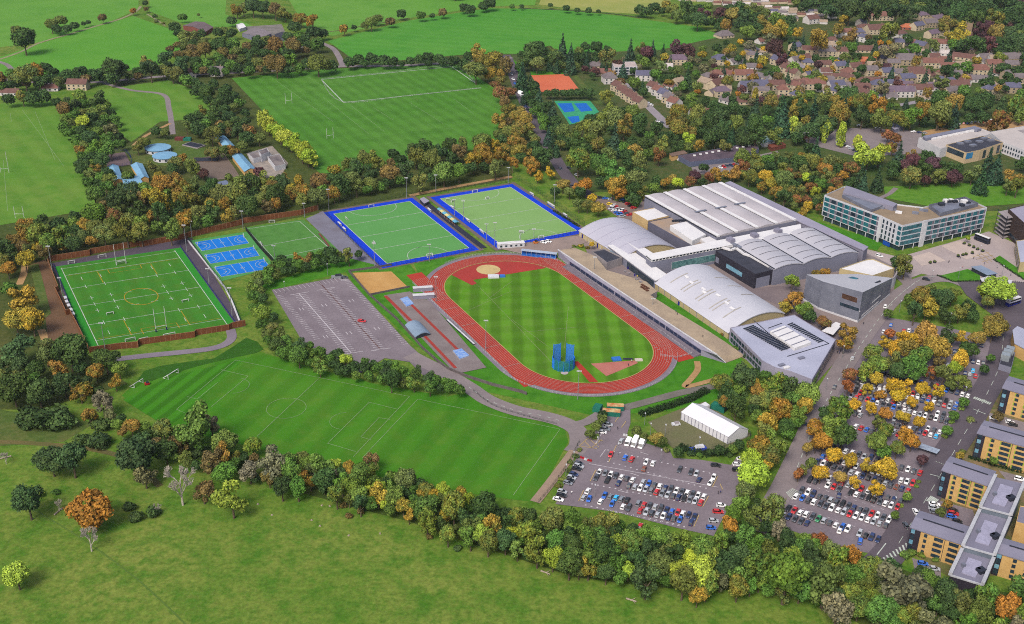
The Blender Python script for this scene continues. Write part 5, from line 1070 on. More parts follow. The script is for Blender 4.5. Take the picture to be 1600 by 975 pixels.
# ---- brick student blocks
def dorm(px_roof, hbase, label, cols, rows, bay=.12, green=True):
    (fx, fy), (ex, ey), (bx, by) = px_roof
    h = hbase; a = G(fx, fy, h); b = G(ex, ey, h); c = G(bx, by, h); d = b+(c-a); P = [a, b, d, c]
    t = thing('brick_block', centre(P), label, 'student block', 'yellow brick student blocks')
    q = (b-a)*bay; m1 = a+q; m2 = c+q
    w = M(); w.prism([m1[:2], b[:2], d[:2], m2[:2]], 0, h-.5, top=False); w.obj('wall', brick, t)
    w = M(); w.prism([a[:2], m1[:2], m2[:2], c[:2]], 0, h-.5, top=False); w.obj('end_bay', dark_clad, t)
    rid = .9; o = inset(P, .7); r = M(); r.prism(P if False else o, h-.5, h-.1, top=False, bottom=True)
    A, B, C, D = [Vector((*v, h-.1)) for v in o]; m_ab = (A+D)/2+Vector((0, 0, rid)); m_cd = (B+C)/2+Vector((0, 0, rid))
    s = sorted(((A-B).length, (B-C).length)); 
    if (A-B).length > (B-C).length: e1 = (A+D)/2+Vector((0, 0, rid)); e2 = (B+C)/2+Vector((0, 0, rid)); r.quad(A, B, e2, e1); r.quad(C, D, e1, e2); r.add([D, A, e1], [(0, 1, 2)]); r.add([B, C, e2], [(0, 1, 2)])
    else: e1 = (A+B)/2+Vector((0, 0, rid)); e2 = (C+D)/2+Vector((0, 0, rid)); r.quad(B, C, e2, e1); r.quad(D, A, e1, e2); r.add([A, B, e1], [(0, 1, 2)]); r.add([C, D, e2], [(0, 1, 2)])
    r.obj('roof', mat('roof_seam', S(150, 148, 168), S(136, 134, 154), .06, .06, rough=.5), t)
    mm = M(); strip3(mm, e1*.85+e2*.15+Vector((0, 0, .02)), e1*.1+e2*.9+Vector((0, 0, .02)), .5, .3); mm.obj('ridge_vent', dark, t)
    A, B = a, b; st = (h-1.0)/rows
    if (Vector((B.y-A.y, A.x-B.x))).dot(Vector((-A.x, -A.y))) < 0: A, B = b, a
    fl = A is b
    for r_ in range(rows):
        z = .9+st*r_
        for u0, u1, g in cols+[(.02, .09, 2)]:
            if fl: u0, u1 = 1-u1, 1-u0
            o_ = pane(t, A, B, u0, u1, z, z+1.5 if g < 2 else z+1.9, glass if g < 2 else skyglass if r_ % 2 else glass)
            if green and g < 2: pane(o_, A, B, u0-.018, u0-.003, z, z+1.5, lime, 'side_panel')
            if green and g == 1: pane(o_, A, B, u1+.003, u1+.018, z, z+1.5, lime, 'side_panel')
    pane(t, A, B, (.655 if not fl else .335), (.665 if not fl else .345), .2, h-.6, brown_clad, 'downpipe')
    return t, P
hd = HGT(1419.7, 859, 823)
W1 = [(.27, .33, 0), (.46, .63, 1), (.74, .92, 1)]
dorm(((1423.4, 823), (1506, 850.5), (1438, 798.3)), hd, 'yellow brick student block nearest the lower wood, four storeys', W1, 4, .2, False)
dorm(((1472.5, 734), (1543, 757.8), (1486, 713.3)), hd+2.2, 'yellow brick student block with lime window panels above the small courtyard car park', W1, 5, .2)
dorm(((1527.8, 676), (1612, 700), (1539.3, 657.3)), hd+2.2, 'yellow brick student block beside the crossing of the campus road', W1, 5, .15)
dorm(((1567, 605.5), (1650, 630), (1577.5, 588)), hd+2.2, 'yellow brick student block at the top of the row', W1, 5, .15)
dorm(((1557, 862), (1660, 893), (1568, 841)), hd-.5, 'yellow brick student wing beyond the long roofed spine', W1, 4, .1, False)
P = plan([(1554.4, 747), (1599.6, 757.7), (1537.8, 903.5), (1487, 888)], hd+1)
t = thing('roofed_spine', centre(P), 'long stepped link block with lilac roofs and pale parapets between brick wings', 'building')
pale = mat('parapet_pale', S(206, 208, 216), rough=.6); gw = mat('parapet_grey', S(122, 134, 148), rough=.6)
A4, B4, C4, D4 = [Vector((p.x, p.y, 0)) for p in P]
lp = mat('roof_panel_lilac', S(184, 182, 208), rough=.5)
for v0, v1, zt in ((0, .37, hd+1.6), (.37, .75, hd-.4), (.75, 1, hd-2.4)):
    L0, R0, R1, L1 = A4*(1-v0)+D4*v0, B4*(1-v0)+C4*v0, B4*(1-v1)+C4*v1, A4*(1-v1)+D4*v1; q = Vector((0, 0, zt))
    w = M(); w.prism([L0[:2], R0[:2], R1[:2], L1[:2]], 0, zt, top=False); w.obj('wall', gw if v0 < .7 else dark_clad, t)
    r = M(); r.prism([L0[:2], R0[:2], R1[:2], L1[:2]], 0, zt, side=False); r.obj('roof', MATS['roof_seam'], t)
    for p, e in ((L0, L1), (R0, R1)): mm = M(); strip3(mm, p+q, e+q, 1.3, 1.5); mm.obj('parapet', pale, t)
    mm = M(); strip3(mm, L1+q, R1+q, .6, .6); mm.obj('parapet', pale, t)
    mm = M(); c0, c1 = (L0*.5+R0*.5)*.8+(L1*.5+R1*.5)*.2+q, (L0*.5+R0*.5)*.2+(L1*.5+R1*.5)*.8+q; strip3(mm, c0, c1, 5, .35); mm.obj('roof_panel', lp, t)
    for u in (.25, .72, .8):
        p = (L0*(1-u)+R0*u)*.45+(L1*(1-u)+R1*u)*.55+q; mm = M(); mm.box(p, (1.2 if u < .75 else 3, 1.2 if u < .75 else 2.6, 1.5), .4); mm.obj('roof_unit', dark if u > .75 else zinc, t)
P = plan([(1594, 790), (1650, 800), (1640, 830), (1588, 815)], 9)
t = thing('lilac_annexe', centre(P), 'small brick annexe behind the long link block', 'building'); block(t, P, 0, 9, brick, MATS['roof_seam'], .3)
P = plan([(1583, 516), (1590, 510), (1660, 540), (1640, 565), (1586, 536)], 7)
t = thing('grey_roof_block', centre(P), 'brick block with folded blue grey roof beside the plant enclosure', 'building'); flat(t, P, 0, 6.6, brick, roof_blue, .6, .4)
P = plan([(1561, 570), (1572, 548), (1586, 552), (1580, 576)], 3)
t = thing('plant_enclosure', centre(P), 'grey plant enclosure with silver chillers beside the campus road', 'plant room'); block(t, P, 0, 3.6, wall_grey, roof_slate, 1.2)
for x, y in ((1570, 562), (1577, 552), (1573, 556)):
    mm = M(); mm.box(G(x, y, 2.4), (4, 4, 3.4), TH+.6); mm.obj('chiller', mat('chiller_silver', S(186, 196, 204), rough=.4, metal=.3), t)
# ---- village houses
RC = {'b': ('roof_tile_brown', (128, 94, 88)), 'r': ('roof_tile_red', (146, 104, 94)), 's': ('roof_tile_slate', (112, 112, 138)), 'g': ('roof_tile_grey', (136, 126, 130)), 't': ('roof_tile_tan', (184, 164, 144)), 'o': ('roof_tile_terracotta', (206, 122, 88)), 'w': ('roof_tile_white', (226, 216, 214)), 'p': ('roof_tile_mauve', (130, 112, 130))}
WC = {'c': ('render_cream', (222, 204, 174)), 'w': ('render_white', (236, 230, 226)), 'g': ('render_stone', (190, 172, 144)), 'r': ('render_brick', (160, 96, 80))}
RN = {'b': 'brown', 'r': 'red brown', 's': 'slate blue', 'g': 'grey', 't': 'tan', 'o': 'terracotta', 'w': 'white', 'p': 'mauve'}
WN = {'c': 'cream', 'w': 'white', 'g': 'stone', 'r': 'brick'}
chim_m = mat('chimney_stone', S(176, 152, 128), rough=.9)
PANE = M().box((0, 0, 0), (1, .12, 1)); PMESH = None
def house(x, y, L, W, st, ang, rc, wc, hip=False, name='village_house', label=None, group='houses of the village', win=True):
    global PMESH
    if name == 'village_house': L *= 1.18; W *= 1.12
    p = G(x, y); H = 2.9*st
    t = thing(name, p, label, 'house' if name != 'park_home' else 'bungalow', group, ang, local=True)
    rm = mat(RC[rc][0], S(*RC[rc][1]), S(*[v*.86 for v in RC[rc][1]]), .4, .1); wm = mat(WC[wc][0], S(*WC[wc][1]), S(*[v*.92 for v in WC[wc][1]]), .3, .05)
    l, w = L/2, W/2; rz = W*.36
    m = M(); m.box((0, 0, 0), (L, W, H)); m.f = m.f[:1]+m.f[2:]; m.m = m.m[:-1]
    if not hip: m.add([(-l, -w, H), (-l, w, H), (-l, 0, H+rz), (l, -w, H), (l, w, H), (l, 0, H+rz)], [(0, 2, 1), (3, 4, 5)])
    m.obj('wall', wm, t)
    r = M(); o = .35; k = l-w*.8 if hip else l+o; z0 = H-.12; z1 = H+rz+.1
    A, B, C, D = (-l-o, -w-o, z0), (l+o, -w-o, z0), (l+o, w+o, z0), (-l-o, w+o, z0); E, F = (-k, 0, z1), (k, 0, z1)
    r.quad(A, B, F, E); r.quad(C, D, E, F)
    if hip: r.add([D, A, E, B, C, F], [(0, 1, 2), (3, 4, 5)])
    ro = r.obj('roof', rm, t)
    if name != 'park_home':
        c = M(); c.box((l*.6, 0, H+rz*.6), (1.0, .7, rz*.4+1.3)); c.obj('chimney', chim_m, ro)
    if win and name != 'park_home':
        if PMESH is None: PMESH = PANE.obj('window', glass); me = PMESH.data; bpy.data.objects.remove(PMESH); PMESH = me
        for sgn in (-1, 1):
            vis = Vector((math.sin(ang)*sgn*-1, math.cos(ang)*sgn, 0)).dot(Vector((-p.x, -p.y, 0)).normalized())
            if vis < .25: continue
            n = max(2, int(L/4.2))
            for k2 in range(n):
                for s_ in range(st): inst('window', PMESH, t, (-l+L*(k2+.5)/n, sgn*(w+.04), .9+2.7*s_), (1.5, 1, 1.3))
    return t
HS = '''930,106,12,9,1,0.1,g,c,1|940,117,14,9,1,0.1,r,c,0|952,129,11,11,2,0.2,g,w,1|965.6,142,9,9,2,-1,b,c,0|974,149.4,9,9,2,-1,b,c,0|982,155,9,9,2,-1,b,c,0|989.4,160,9,9,2,-1,b,c,0|998.4,167,9,9,2,-1,b,c,0
1021.4,143,9,9,2,-.9,b,w,0|1029.6,149,9,9,2,-.9,r,w,0|1037.8,154.5,9,9,2,-.9,s,w,0|1046,161,9,9,2,-.9,g,c,0|1053.4,168,9,9,2,-.9,r,w,0|1008,125,16,9,2,0,s,w,0|1058,100,18,10,2,.05,p,c,1|1041,108,10,8,1,0,w,w,0|1046,138,9,7,1,-.7,r,w,0|1059,135,9,7,2,.6,t,c,0
1124,100,13,11,2,.1,s,c,1|1160.4,124,15,10,2,.1,r,c,0|1167,143,13,11,2,.1,s,w,0|1185,141,13,11,2,.1,s,w,0|1117,139,14,10,2,.9,b,c,0|1113,148,12,8,1,.9,g,c,0|1104.6,128,9,9,2,.1,g,c,1|1208.8,94.5,12,9,2,-.9,t,c,0|1214.5,101,10,9,2,-.9,s,c,0|1222.7,107.6,10,9,2,-.9,b,c,0|1230,114,10,9,2,-.9,b,c,0|1238.3,121.5,10,9,2,-.9,b,c,0
1226,140,30,9,2,.08,b,c,0|1263,138.5,25,9,2,.1,r,c,0|1266,85,17,9,2,0,b,c,0|1160,162,16,9,1,.1,b,c,0|1216,159,12,8,1,0,b,c,0|1092,181,14,9,1,.1,r,w,0|1290.4,87,16,10,2,.05,g,c,1|1310,87,14,9,2,.05,b,c,0|1286,108,12,8,2,.1,b,c,0|1310,110,11,9,2,.4,s,c,0|1334.7,112,11,9,2,.3,b,c,0|1359,117,11,9,2,.3,g,c,0|1384,120,11,9,2,.3,s,c,0|1384.7,98,13,10,2,.1,s,c,1|1413.4,100,24,13,2,0,g,g,1
1304,123,20,7,1,.05,b,c,0|1364,129,20,7,1,.05,b,c,0|1392,133,21,7,1,.05,s,w,0|1268,136,17,8,2,.1,r,c,0|1345,145,12,9,2,0,b,c,0|1373,152,14,9,1,.1,s,w,0|1403,150,22,10,2,.1,p,w,0|1434,147,20,10,2,.1,b,w,0|1319,57,17,9,2,.05,r,w,0|1367,52,20,12,2,.3,b,c,0|1375,31,24,11,2,.15,r,c,0|1419,45.5,14,9,1,-.1,o,r,1|1350,98.5,19,9,1,0,o,r,0|1352,81,20,10,1,0,b,c,1|1417,70,14,9,1,0,r,w,0|1432,127,18,9,3,.1,b,c,0|1432,118,18,8,2,.1,b,c,0|1267,36,14,10,2,.5,b,w,0
1451,42,15,10,2,.4,g,g,0|1455,59,13,9,2,.6,p,c,0|1474,75,22,10,2,-.2,r,w,0|1467.6,86,16,8,1,-.1,w,w,0|1472.5,97,18,8,1,-.1,r,w,0|1508,93,22,9,1,-.5,b,c,0|1454.5,105,18,10,2,.05,r,c,0|1479,107,14,9,1,.1,r,w,0|1438,147,16,9,1,.2,s,c,0|1461,144,15,10,2,.1,p,w,0|1495.5,140.5,16,10,2,.05,b,w,0|1528,116,18,11,2,0,r,c,1|1525,127,22,9,1,0,g,w,0|1577.5,98,22,12,2,.15,g,g,0|1594,97,16,12,2,.1,p,g,0|1561,118,18,8,1,-.4,r,w,0|1579,124,16,10,2,.3,g,g,0|1595,129,15,9,2,.1,g,c,0|1461,36,14,10,2,.5,p,g,0|1474,29,14,9,2,.5,p,g,0|1440,30,14,9,2,.4,p,c,0
123,139,15,9,2,0,b,c,0|17,148,14,7,1,0,b,w,0|340,118,10,8,2,0,g,w,0|297,121,8,7,2,.6,b,w,0|80,141,12,7,1,.1,r,w,0|1131,58,16,12,1,.5,g,c,1'''
def more_houses():
    R = random.Random(21); out = []; have = [tuple(map(float, h_.split(',')[:2])) for h_ in HS.replace('\n', '|').split('|')]
    zone = [(1085, 105), (1200, 62), (1290, 62), (1330, 35), (1440, 40), (1500, 60), (1600, 100), (1600, 150), (1400, 160), (1300, 150), (1150, 170), (1090, 150)]
    n = 0
    while len(out) < 88 and n < 9000:
        n += 1; x, y = R.uniform(1085, 1600), R.uniform(35, 170)
        if not in_poly((x, y), zone) or any(abs(x-a) < 13 and abs(y-b) < 7.2 for a, b in have): continue
        have.append((x, y)); out.append(f"{x:.1f},{y:.1f},{R.uniform(8, 13.5):.1f},{R.uniform(7.5, 9.5):.1f},{R.choice((1, 2, 2))},{R.choice((.05, .1, .3, -.9, .6)):.2f},{R.choice('bbgsptgrgs')},{R.choice('ccwgwgw')},{R.choice((0, 0, 1))}")
    return out
def in_poly(p, poly):
    x, y = p; c = False
    for i in range(len(poly)):
        (x1, y1), (x2, y2) = poly[i], poly[i-1]
        if (y1 > y) != (y2 > y) and x < (x2-x1)*(y-y1)/(y2-y1)+x1: c = not c
    return c
HS += '|'+'|'.join(more_houses())
hl = [h_.split(',') for h_ in HS.replace('\n', '|').split('|')]
_seen = {}
for v in hl:
    k = (v[6], v[7]); _seen.setdefault(k, []).append(float(v[0]))
for v in hl: VAVOID.append((float(v[0]), float(v[1])-2, max(7, float(v[2])*.55)))
def build_houses():
    for i, v in enumerate(hl):
        x, y, L, W, st, an = float(v[0]), float(v[1]), float(v[2]), float(v[3]), int(v[4]), float(v[5])
        xs = sorted(_seen[(v[6], v[7])]); n = xs.index(x)+1
        place = 'by the left lane' if x < 350 else 'in the village'
        lab = f"{'long ' if L > 19 else ''}{WN[v[7]]} house with {RN[v[6]]} {'hipped ' if v[8] == '1' else ''}roof, {nth(n)} such from left {place}"
        house(x, y, L, W, st, an, v[6], v[7], v[8] == '1', label=lab)
    rows = [(1066, 1, 1150, 3, 7), (1120, 8, 1196, 10, 6), (1166, 3, 1250, 7, 7), (1200, 14, 1290, 22, 8), (1208, 20, 1280, 29, 6), (1205, 27, 1240, 32, 3), (1286, 37, 1300, 28, 2), (1075, -8, 1290, -6, 14)]
    n = 0; R = random.Random(3)
    for ri, (x0, y0, x1, y1, k) in enumerate(rows):
        for j in range(k):
            x = x0+(x1-x0)*j/max(1, k-1); y = y0+(y1-y0)*j/max(1, k-1)+R.uniform(-.8, .8); VAVOID.append((x, y, 5))
            house(x, y, R.uniform(9, 11), R.uniform(5, 6), 1, R.uniform(-.2, .4), R.choice('wgtbgsr'), R.choice('wc'), name='park_home', label=f'pale single storey park home, {nth(j+1)} from left in {nth(ri+1)} row of the far estate', group='park homes of the far estate')
build_houses()
# white flats among the village trees
P = plan([(956, 97), (992, 96), (996, 104), (960, 105)], 8)
t = thing('flats', centre(P), 'three storey white flats with long balconies above the village street', 'flats'); block(t, P, 0, 8, wall_white, mat('roof_pinkish', S(214, 196, 192)), .5)
A, B = P[3], P[2]
for r_ in range(3):
    for k in range(6): pane(t, A, B, .04+k*.16, .15+k*.16, .6+r_*2.6, 2.3+r_*2.6, glass)
p = G(1510.3, 60); t = thing('church_tower', p, 'square stone church tower among copper and green trees', 'church')
mm = M(); mm.box((p.x, p.y, 0), (6, 6, 17)); mm.obj('wall', chim_m, t)
for dx, dy in ((-2.7, -2.7), (2.7, -2.7), (2.7, 2.7), (-2.7, 2.7)):
    mm = M(); mm.box((p.x+dx, p.y+dy, 17), (1, 1, 2.4), 0, 0, .3); mm.obj('pinnacle', chim_m, t)
# ---- school on the left
sk = mat('roof_skyblue', S(142, 192, 226), S(126, 176, 212), .1, .05, rough=.5)
def gabled(name, px, h, rise, wm, rm, label, cat, group=None, along=True):
    P = plan(px, h); t = thing(name, centre(P), label, cat, group)
    a, b, c, d = [Vector((p.x, p.y, h)) for p in P]
    if not along: a, b, c, d = b, c, d, a
    e1, e2 = (a+d)/2+Vector((0, 0, rise)), (b+c)/2+Vector((0, 0, rise))
    w = M(); w.prism(P, 0, h, top=False); w.add([a, d, e1], [(0, 1, 2)]); w.add([b, e2, c], [(0, 1, 2)]); w.obj('wall', wm, t)
    r = M(); u = Vector((0, 0, .15)); x = (b-a).normalized()*.4; yv = (d-a).normalized()*.4; z = Vector((0, 0, -.15))
    r.quad(a-x-yv+z+u, b+x-yv+z+u, e2+x+u, e1-x+u); r.quad(c+x+yv+z+u, d-x+yv+z+u, e1-x+u, e2+x+u); r.obj('roof', rm, t)
    n = max(2, int((b-a).length/5))
    for A, B in ((a, b), (c, d)):
        q = Vector((B.y-A.y, A.x-B.x, 0)).normalized()
        if q.dot(Vector((-A.x, -A.y, 0)).normalized()) < .2: continue
        for k in range(n): pane(t, Vector((A.x, A.y, 0)), Vector((B.x, B.y, 0)), (k+.25)/n, (k+.7)/n, .9, min(h-.4, 2.4), glass)
    return t
gabled('school_wing', [(168, 261), (178, 284), (192, 281), (184, 259)], 3.2, 1.6, brick, sk, 'left wing of the blue roofed school, long and narrow', 'school')
gabled('school_wing', [(205, 258), (219, 280), (232, 278), (222, 256)], 3.2, 1.6, brick, sk, 'right wing of the blue roofed school beside the round huts', 'school')
gabled('school_wing', [(191, 277), (213, 274.5), (226, 291), (195, 295)], 3.6, 1.2, brick, sk, 'square middle wing of the blue roofed school, lowest of the three', 'school')
for i, (x, y, rr, lab) in enumerate(((247.4, 236.5, 19, 'upper of two round huts with flat sky blue roofs'), (258, 249, 18, 'lower of two round huts with flat sky blue roofs'))):
    p = G(x, y); R_ = rr/PPM(x, y); t = thing('round_hut', p, lab, 'hut', 'round blue roofed huts')
    C_ = [(p.x+R_*math.cos(k*.2618), p.y+R_*math.sin(k*.2618)) for k in range(24)]; mm = M(); mm.prism([(p.x+(q[0]-p.x)*.94, p.y+(q[1]-p.y)*.94) for q in C_], 0, 3, top=False); mm.obj('wall', wall_white, t)
    mm = M(); mm.prism(C_, 2.9, 3.3, top=False); o_ = len(mm.v); mm.v.append((p.x, p.y, 4.2)); n = 24
    for k in range(n): mm.f.append((n+k, n+(k+1) % n, o_)); mm.m.append(0)
    mm.obj('roof', sk, t)
    for k in range(13, 24, 2): 
        a = p+Vector((math.cos(k*.2618), math.sin(k*.2618), 0))*R_*.94; b = p+Vector((math.cos(k*.2618+.2), math.sin(k*.2618+.2), 0))*R_*.94; pane(t, a, b, .1, .9, .9, 2.3, glass)
gabled('long_barn', [(337, 214), (353, 233), (366, 228), (350, 211)], 3.5, 1.8, brick, sk, 'upper of two long barns with pale blue roofs', 'barn', 'long blue roofed barns')
gabled('long_barn', [(363, 244), (382, 268), (400, 265), (377, 240)], 3.5, 1.8, brick, sk, 'lower of two long barns with pale blue roofs', 'barn', 'long blue roofed barns')
gabled('blue_grey_house', [(338, 285), (352, 282), (358, 291), (344, 297)], 4, 2, brick, mat('roof_bluegable', S(128, 140, 170)), 'blue grey gabled house half hidden by autumn trees', 'house')
gabled('blue_grey_house', [(378, 277), (396, 275), (392, 289), (381, 291)], 4, 2, brick, MATS['roof_bluegable'], 'blue grey gabled house in front of the lower long barn', 'house')
for i, (q, lab) in enumerate((([(388, 240), (415, 232), (424, 240), (396, 248)], 'flat white walled classroom block with dark sunken roof'), ([(404, 236), (417, 231), (421, 237), (408, 242)], 'small white cube on the flat classroom block'), ([(418, 244), (437, 240), (446, 256), (430, 260)], 'L-shaped pale classroom block beside the lime-green tree row'))):
    P = plan(q, 4+i % 2*2); t = thing('classroom_block', centre(P), lab, 'school'); block(t, P, 0, 4+i % 2*2, wall_white, mat('roof_charcoal', S(92, 84, 92), S(160, 150, 148), .1, .1), .5)
gabled('farm_barn', [(286, 40), (305, 33.5), (333, 42), (320, 50)], 4.5, 2.2, mat('barn_red', S(150, 90, 78)), mat('roof_asbestos', S(128, 112, 116), S(112, 96, 100), .1, .1), 'long brown barn with a red side at the edge of the fields', 'barn')
gabled('farm_shed', [(369, 38), (378, 36), (384, 42), (374, 45)], 3.5, 1, wall_white, roof_white, 'small white farm shed in the yard', 'shed')
gabled('farm_shed', [(378, 52), (398, 43), (424, 52), (404, 60)], 4, 1.5, wall_grey, mat('roof_farmgrey', S(150, 140, 146)), 'wide grey farm shed with shallow roof', 'shed')
gabled('farm_shed', [(427, 54), (440, 50), (445, 57), (432, 61)], 4, 2.5, wall_white, roof_slate, 'white gabled farm shed with dark roof', 'shed')
gabled('farm_shed', [(462, 57), (478, 53), (482, 60), (466, 63)], 3, 1.5, MATS['red_brick'], MATS['roof_rust'], 'rusty red farm shed beside the lane', 'shed')
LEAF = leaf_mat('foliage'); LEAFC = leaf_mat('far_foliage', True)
BARK = mat('bark', S(118, 104, 86), S(92, 80, 66), .6, .2); BARKP = mat('pale_bark', S(214, 206, 194), S(184, 174, 160), .6, .15)
def crown_mesh(name, seed, n, leaf, kind='round'):
    """unit crown (radius about 1, centre at the origin) of many small leaf faces on a heap of lobes"""
    R = np.random.default_rng(seed)
    if kind == 'round':
        nl = int(R.integers(16, 24)); L = [(0, 0, .05, .60)]
        for i in range(nl):
            t = R.uniform(0, 2*np.pi); z = R.uniform(-.5, .85); q = np.sqrt(max(.05, 1-z*z)); d = R.uniform(.5, .68)
            L.append((d*q*np.cos(t), d*q*np.sin(t), d*z*.95, R.uniform(.17, .42)))
    elif kind == 'loose':
        L = []
        for i in range(13):
            t = R.uniform(0, 2*np.pi); z = R.uniform(-.8, 1.0); q = np.sqrt(max(.05, 1-z*z*.7)); d = R.uniform(.35, .75)
            L.append((d*q*np.cos(t), d*q*np.sin(t), d*z*1.15, R.uniform(.2, .38)))
    elif kind == 'tall':
        L = []
        for i in range(18):
            t = R.uniform(0, 2*np.pi); z = -1.+2.0*i/17; w = .62*np.sqrt(max(.08, 1-(z*.9)**2)); d = R.uniform(.15, .6)*w
            L.append((d*np.cos(t), d*np.sin(t), z, w*R.uniform(.45, .75)))
    elif kind == 'cone':
        L = []
        for i in range(26):
            z = -1.+2.05*i/25; w = .62*(1-(z+1)/2.12); t = i*2.4
            L.append((w*.45*np.cos(t), w*.45*np.sin(t), z, max(.07, w*R.uniform(.5, .72))))
    elif kind == 'bush':
        L = []
        for i in range(9):
            t = R.uniform(0, 2*np.pi); d = R.uniform(.1, .65)
            L.append((d*np.cos(t), d*np.sin(t), R.uniform(-.35, .3), R.uniform(.3, .48)))
    L = np.array(L); w = L[:, 3]**2; w /= w.sum()
    P, N, V = [], [], []
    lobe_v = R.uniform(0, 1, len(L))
    while len(P) < n:
        i = R.choice(len(L), p=w); d = R.normal(size=3); d /= np.linalg.norm(d)
        rr = L[i, 3]*(R.uniform(.78, 1.10) if R.random() < .86 else R.uniform(1.1, 1.32)); p = L[i, :3]+d*rr
        o = np.linalg.norm(L[:, :3]-p, axis=1)/L[:, 3]; o[i] = 9
        if o.min() < .78: continue
        if d[2] < -.55 and R.random() < .6: continue
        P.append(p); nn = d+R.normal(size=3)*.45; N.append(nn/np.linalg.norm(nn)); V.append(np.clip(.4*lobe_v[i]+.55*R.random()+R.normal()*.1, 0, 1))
    P, N, V = np.array(P), np.array(N), np.array(V)
    a = np.cross(N, R.normal(size=(n, 3))); a /= np.linalg.norm(a, axis=1)[:, None]; b = np.cross(N, a)
    s = leaf*R.uniform(.6, 1.35, (n, 1)); e = R.uniform(.6, 1.1, (n, 4, 1))
    Q = np.stack([P+a*s*e[:, 0], P+b*s*e[:, 1]-N*s*.25, P-a*s*e[:, 2], P-b*s*e[:, 3]-N*s*.25], 1).reshape(-1, 3)
    me = bpy.data.meshes.new(name)
    me.vertices.add(4*n); me.vertices.foreach_set('co', Q.ravel().astype(np.float32))
    me.loops.add(4*n); me.loops.foreach_set('vertex_index', np.arange(4*n, dtype=np.int32))
    me.polygons.add(n); me.polygons.foreach_set('loop_start', np.arange(0, 4*n, 4, dtype=np.int32))
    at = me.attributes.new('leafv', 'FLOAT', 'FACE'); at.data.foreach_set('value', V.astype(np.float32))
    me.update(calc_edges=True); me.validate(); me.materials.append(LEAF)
    return me, Q, V
def trunk_mesh(name, seed, h, clear, r, bare=False, spread=.8):
    """tapered trunk with limbs, base at the origin"""
    R = random.Random(seed); mm = M()
    def limb(p, d, L, r0, lev):
        e = p+d*L; mm.tube(p, e, r0, r0*.62, 6 if lev < 2 else 4, caps=lev == 0)
        if lev >= (5 if bare else 1): return
        k = 3 if bare else 2
        for i in range(k):
            q = (d+Vector((R.uniform(-1, 1), R.uniform(-1, 1), R.uniform(-.25, .6)))*spread).normalized()
            limb(p+d*L*R.uniform(.6, 1), q, L*R.uniform(.55, .8), max(r0*.6, .006 if bare else 0), lev+1)
    n = 5 if bare else 4
    mm.tube((0, 0, -.1), (0, 0, clear), r*1.25, r*.85, 8); mm.tube((0, 0, clear), (0, 0, clear+(h-clear)*.55), r*.85, r*.35, 6)
    for i in range(n):
        t = 2*math.pi*(i+R.random()*.6)/n
        limb(Vector((0, 0, clear+(h-clear)*.1*i)), Vector((math.cos(t)*spread, math.sin(t)*spread, 1)).normalized(), (h-clear)*(.32 if bare else .45), r*.55, 1 if not bare else 0)
    me = bpy.data.meshes.new(name); me.from_pydata(mm.v, [], mm.f); me.materials.append(BARKP if bare else BARK); me.update(); return me
NEAR = [crown_mesh('crown', 100+i, 2600, .072, 'round') for i in range(7)]+[crown_mesh('crown', 120+i, 1700, .075, 'loose') for i in range(4)]
FAR = [crown_mesh('crown', 140+i, 800, .125, 'round') for i in range(5)]
TALL = [crown_mesh('crown', 160+i, 1300, .075, 'tall') for i in range(3)]
CONE = [crown_mesh('crown', 180+i, 1000, .075, 'cone') for i in range(3)]
BUSH = [crown_mesh('crown', 200+i, 800, .10, 'bush') for i in range(3)]
TRUNK = [trunk_mesh('trunk', 30+i, 1.6, .55, .055) for i in range(3)]     # unit trunk: scaled to the tree
BARE = [trunk_mesh('branches', 50+i, 1.0, .2, .036, True, .85) for i in range(4)]
ALB = {'D': (.026, .054, .018), 'G': (.048, .104, .020), 'L': (.160, .215, .026), 'Y': (.270, .180, .018), 'O': (.210, .098, .018), 'R': (.150, .052, .026),
       'B': (.085, .066, .028), 'P': (.050, .024, .028), 'W': (.068, .094, .026), 'K': (.020, .046, .026), 'S': (.092, .094, .056), 'A': (.165, .116, .026), 'M': (.072, .122, .024)}
SOFT = {'O': (.165, .092, .020), 'Y': (.205, .150, .022), 'R': (.125, .052, .026), 'A': (.140, .104, .026)}
CNAME = {'D': 'dark green', 'G': 'mid green', 'L': 'lime yellow-green', 'Y': 'golden yellow', 'O': 'orange', 'R': 'rust red', 'B': 'brown', 'P': 'purple-leaved',
         'W': 'olive', 'K': 'blue-green', 'S': 'thin grey-brown', 'A': 'amber brown', 'M': 'moss green'}
KIND = {**{c: 'broadleaf_tree' for c in 'DGM'}, **{c: 'autumn_tree' for c in 'YORPA'}, **{c: 'turning_tree' for c in 'LWBS'}, 'K': 'conifer_tree'}
TREES = []     # (x, y, r px, colour, place, form)
def inside(p, poly):
    x, y = p; c = False; n = len(poly)
    for i in range(n):
        (x1, y1), (x2, y2) = poly[i], poly[i-1]
        if (y1 > y) != (y2 > y) and x < (x2-x1)*(y-y1)/(y2-y1)+x1: c = not c
    return c
AVOID = []     # (x, y, r) kept free
def clash(x, y, r, k, own):
    for (a, b, q, *_ ) in own:
        s = (r+q)*.5*k
        if ((x-a)/(1.5*s))**2+((y-b)/(.98*s))**2 < 1: return True
    for (a, b, q) in AVOID:
        if abs(x-a) < q and abs(y-b) < q*.8: return True
    return False
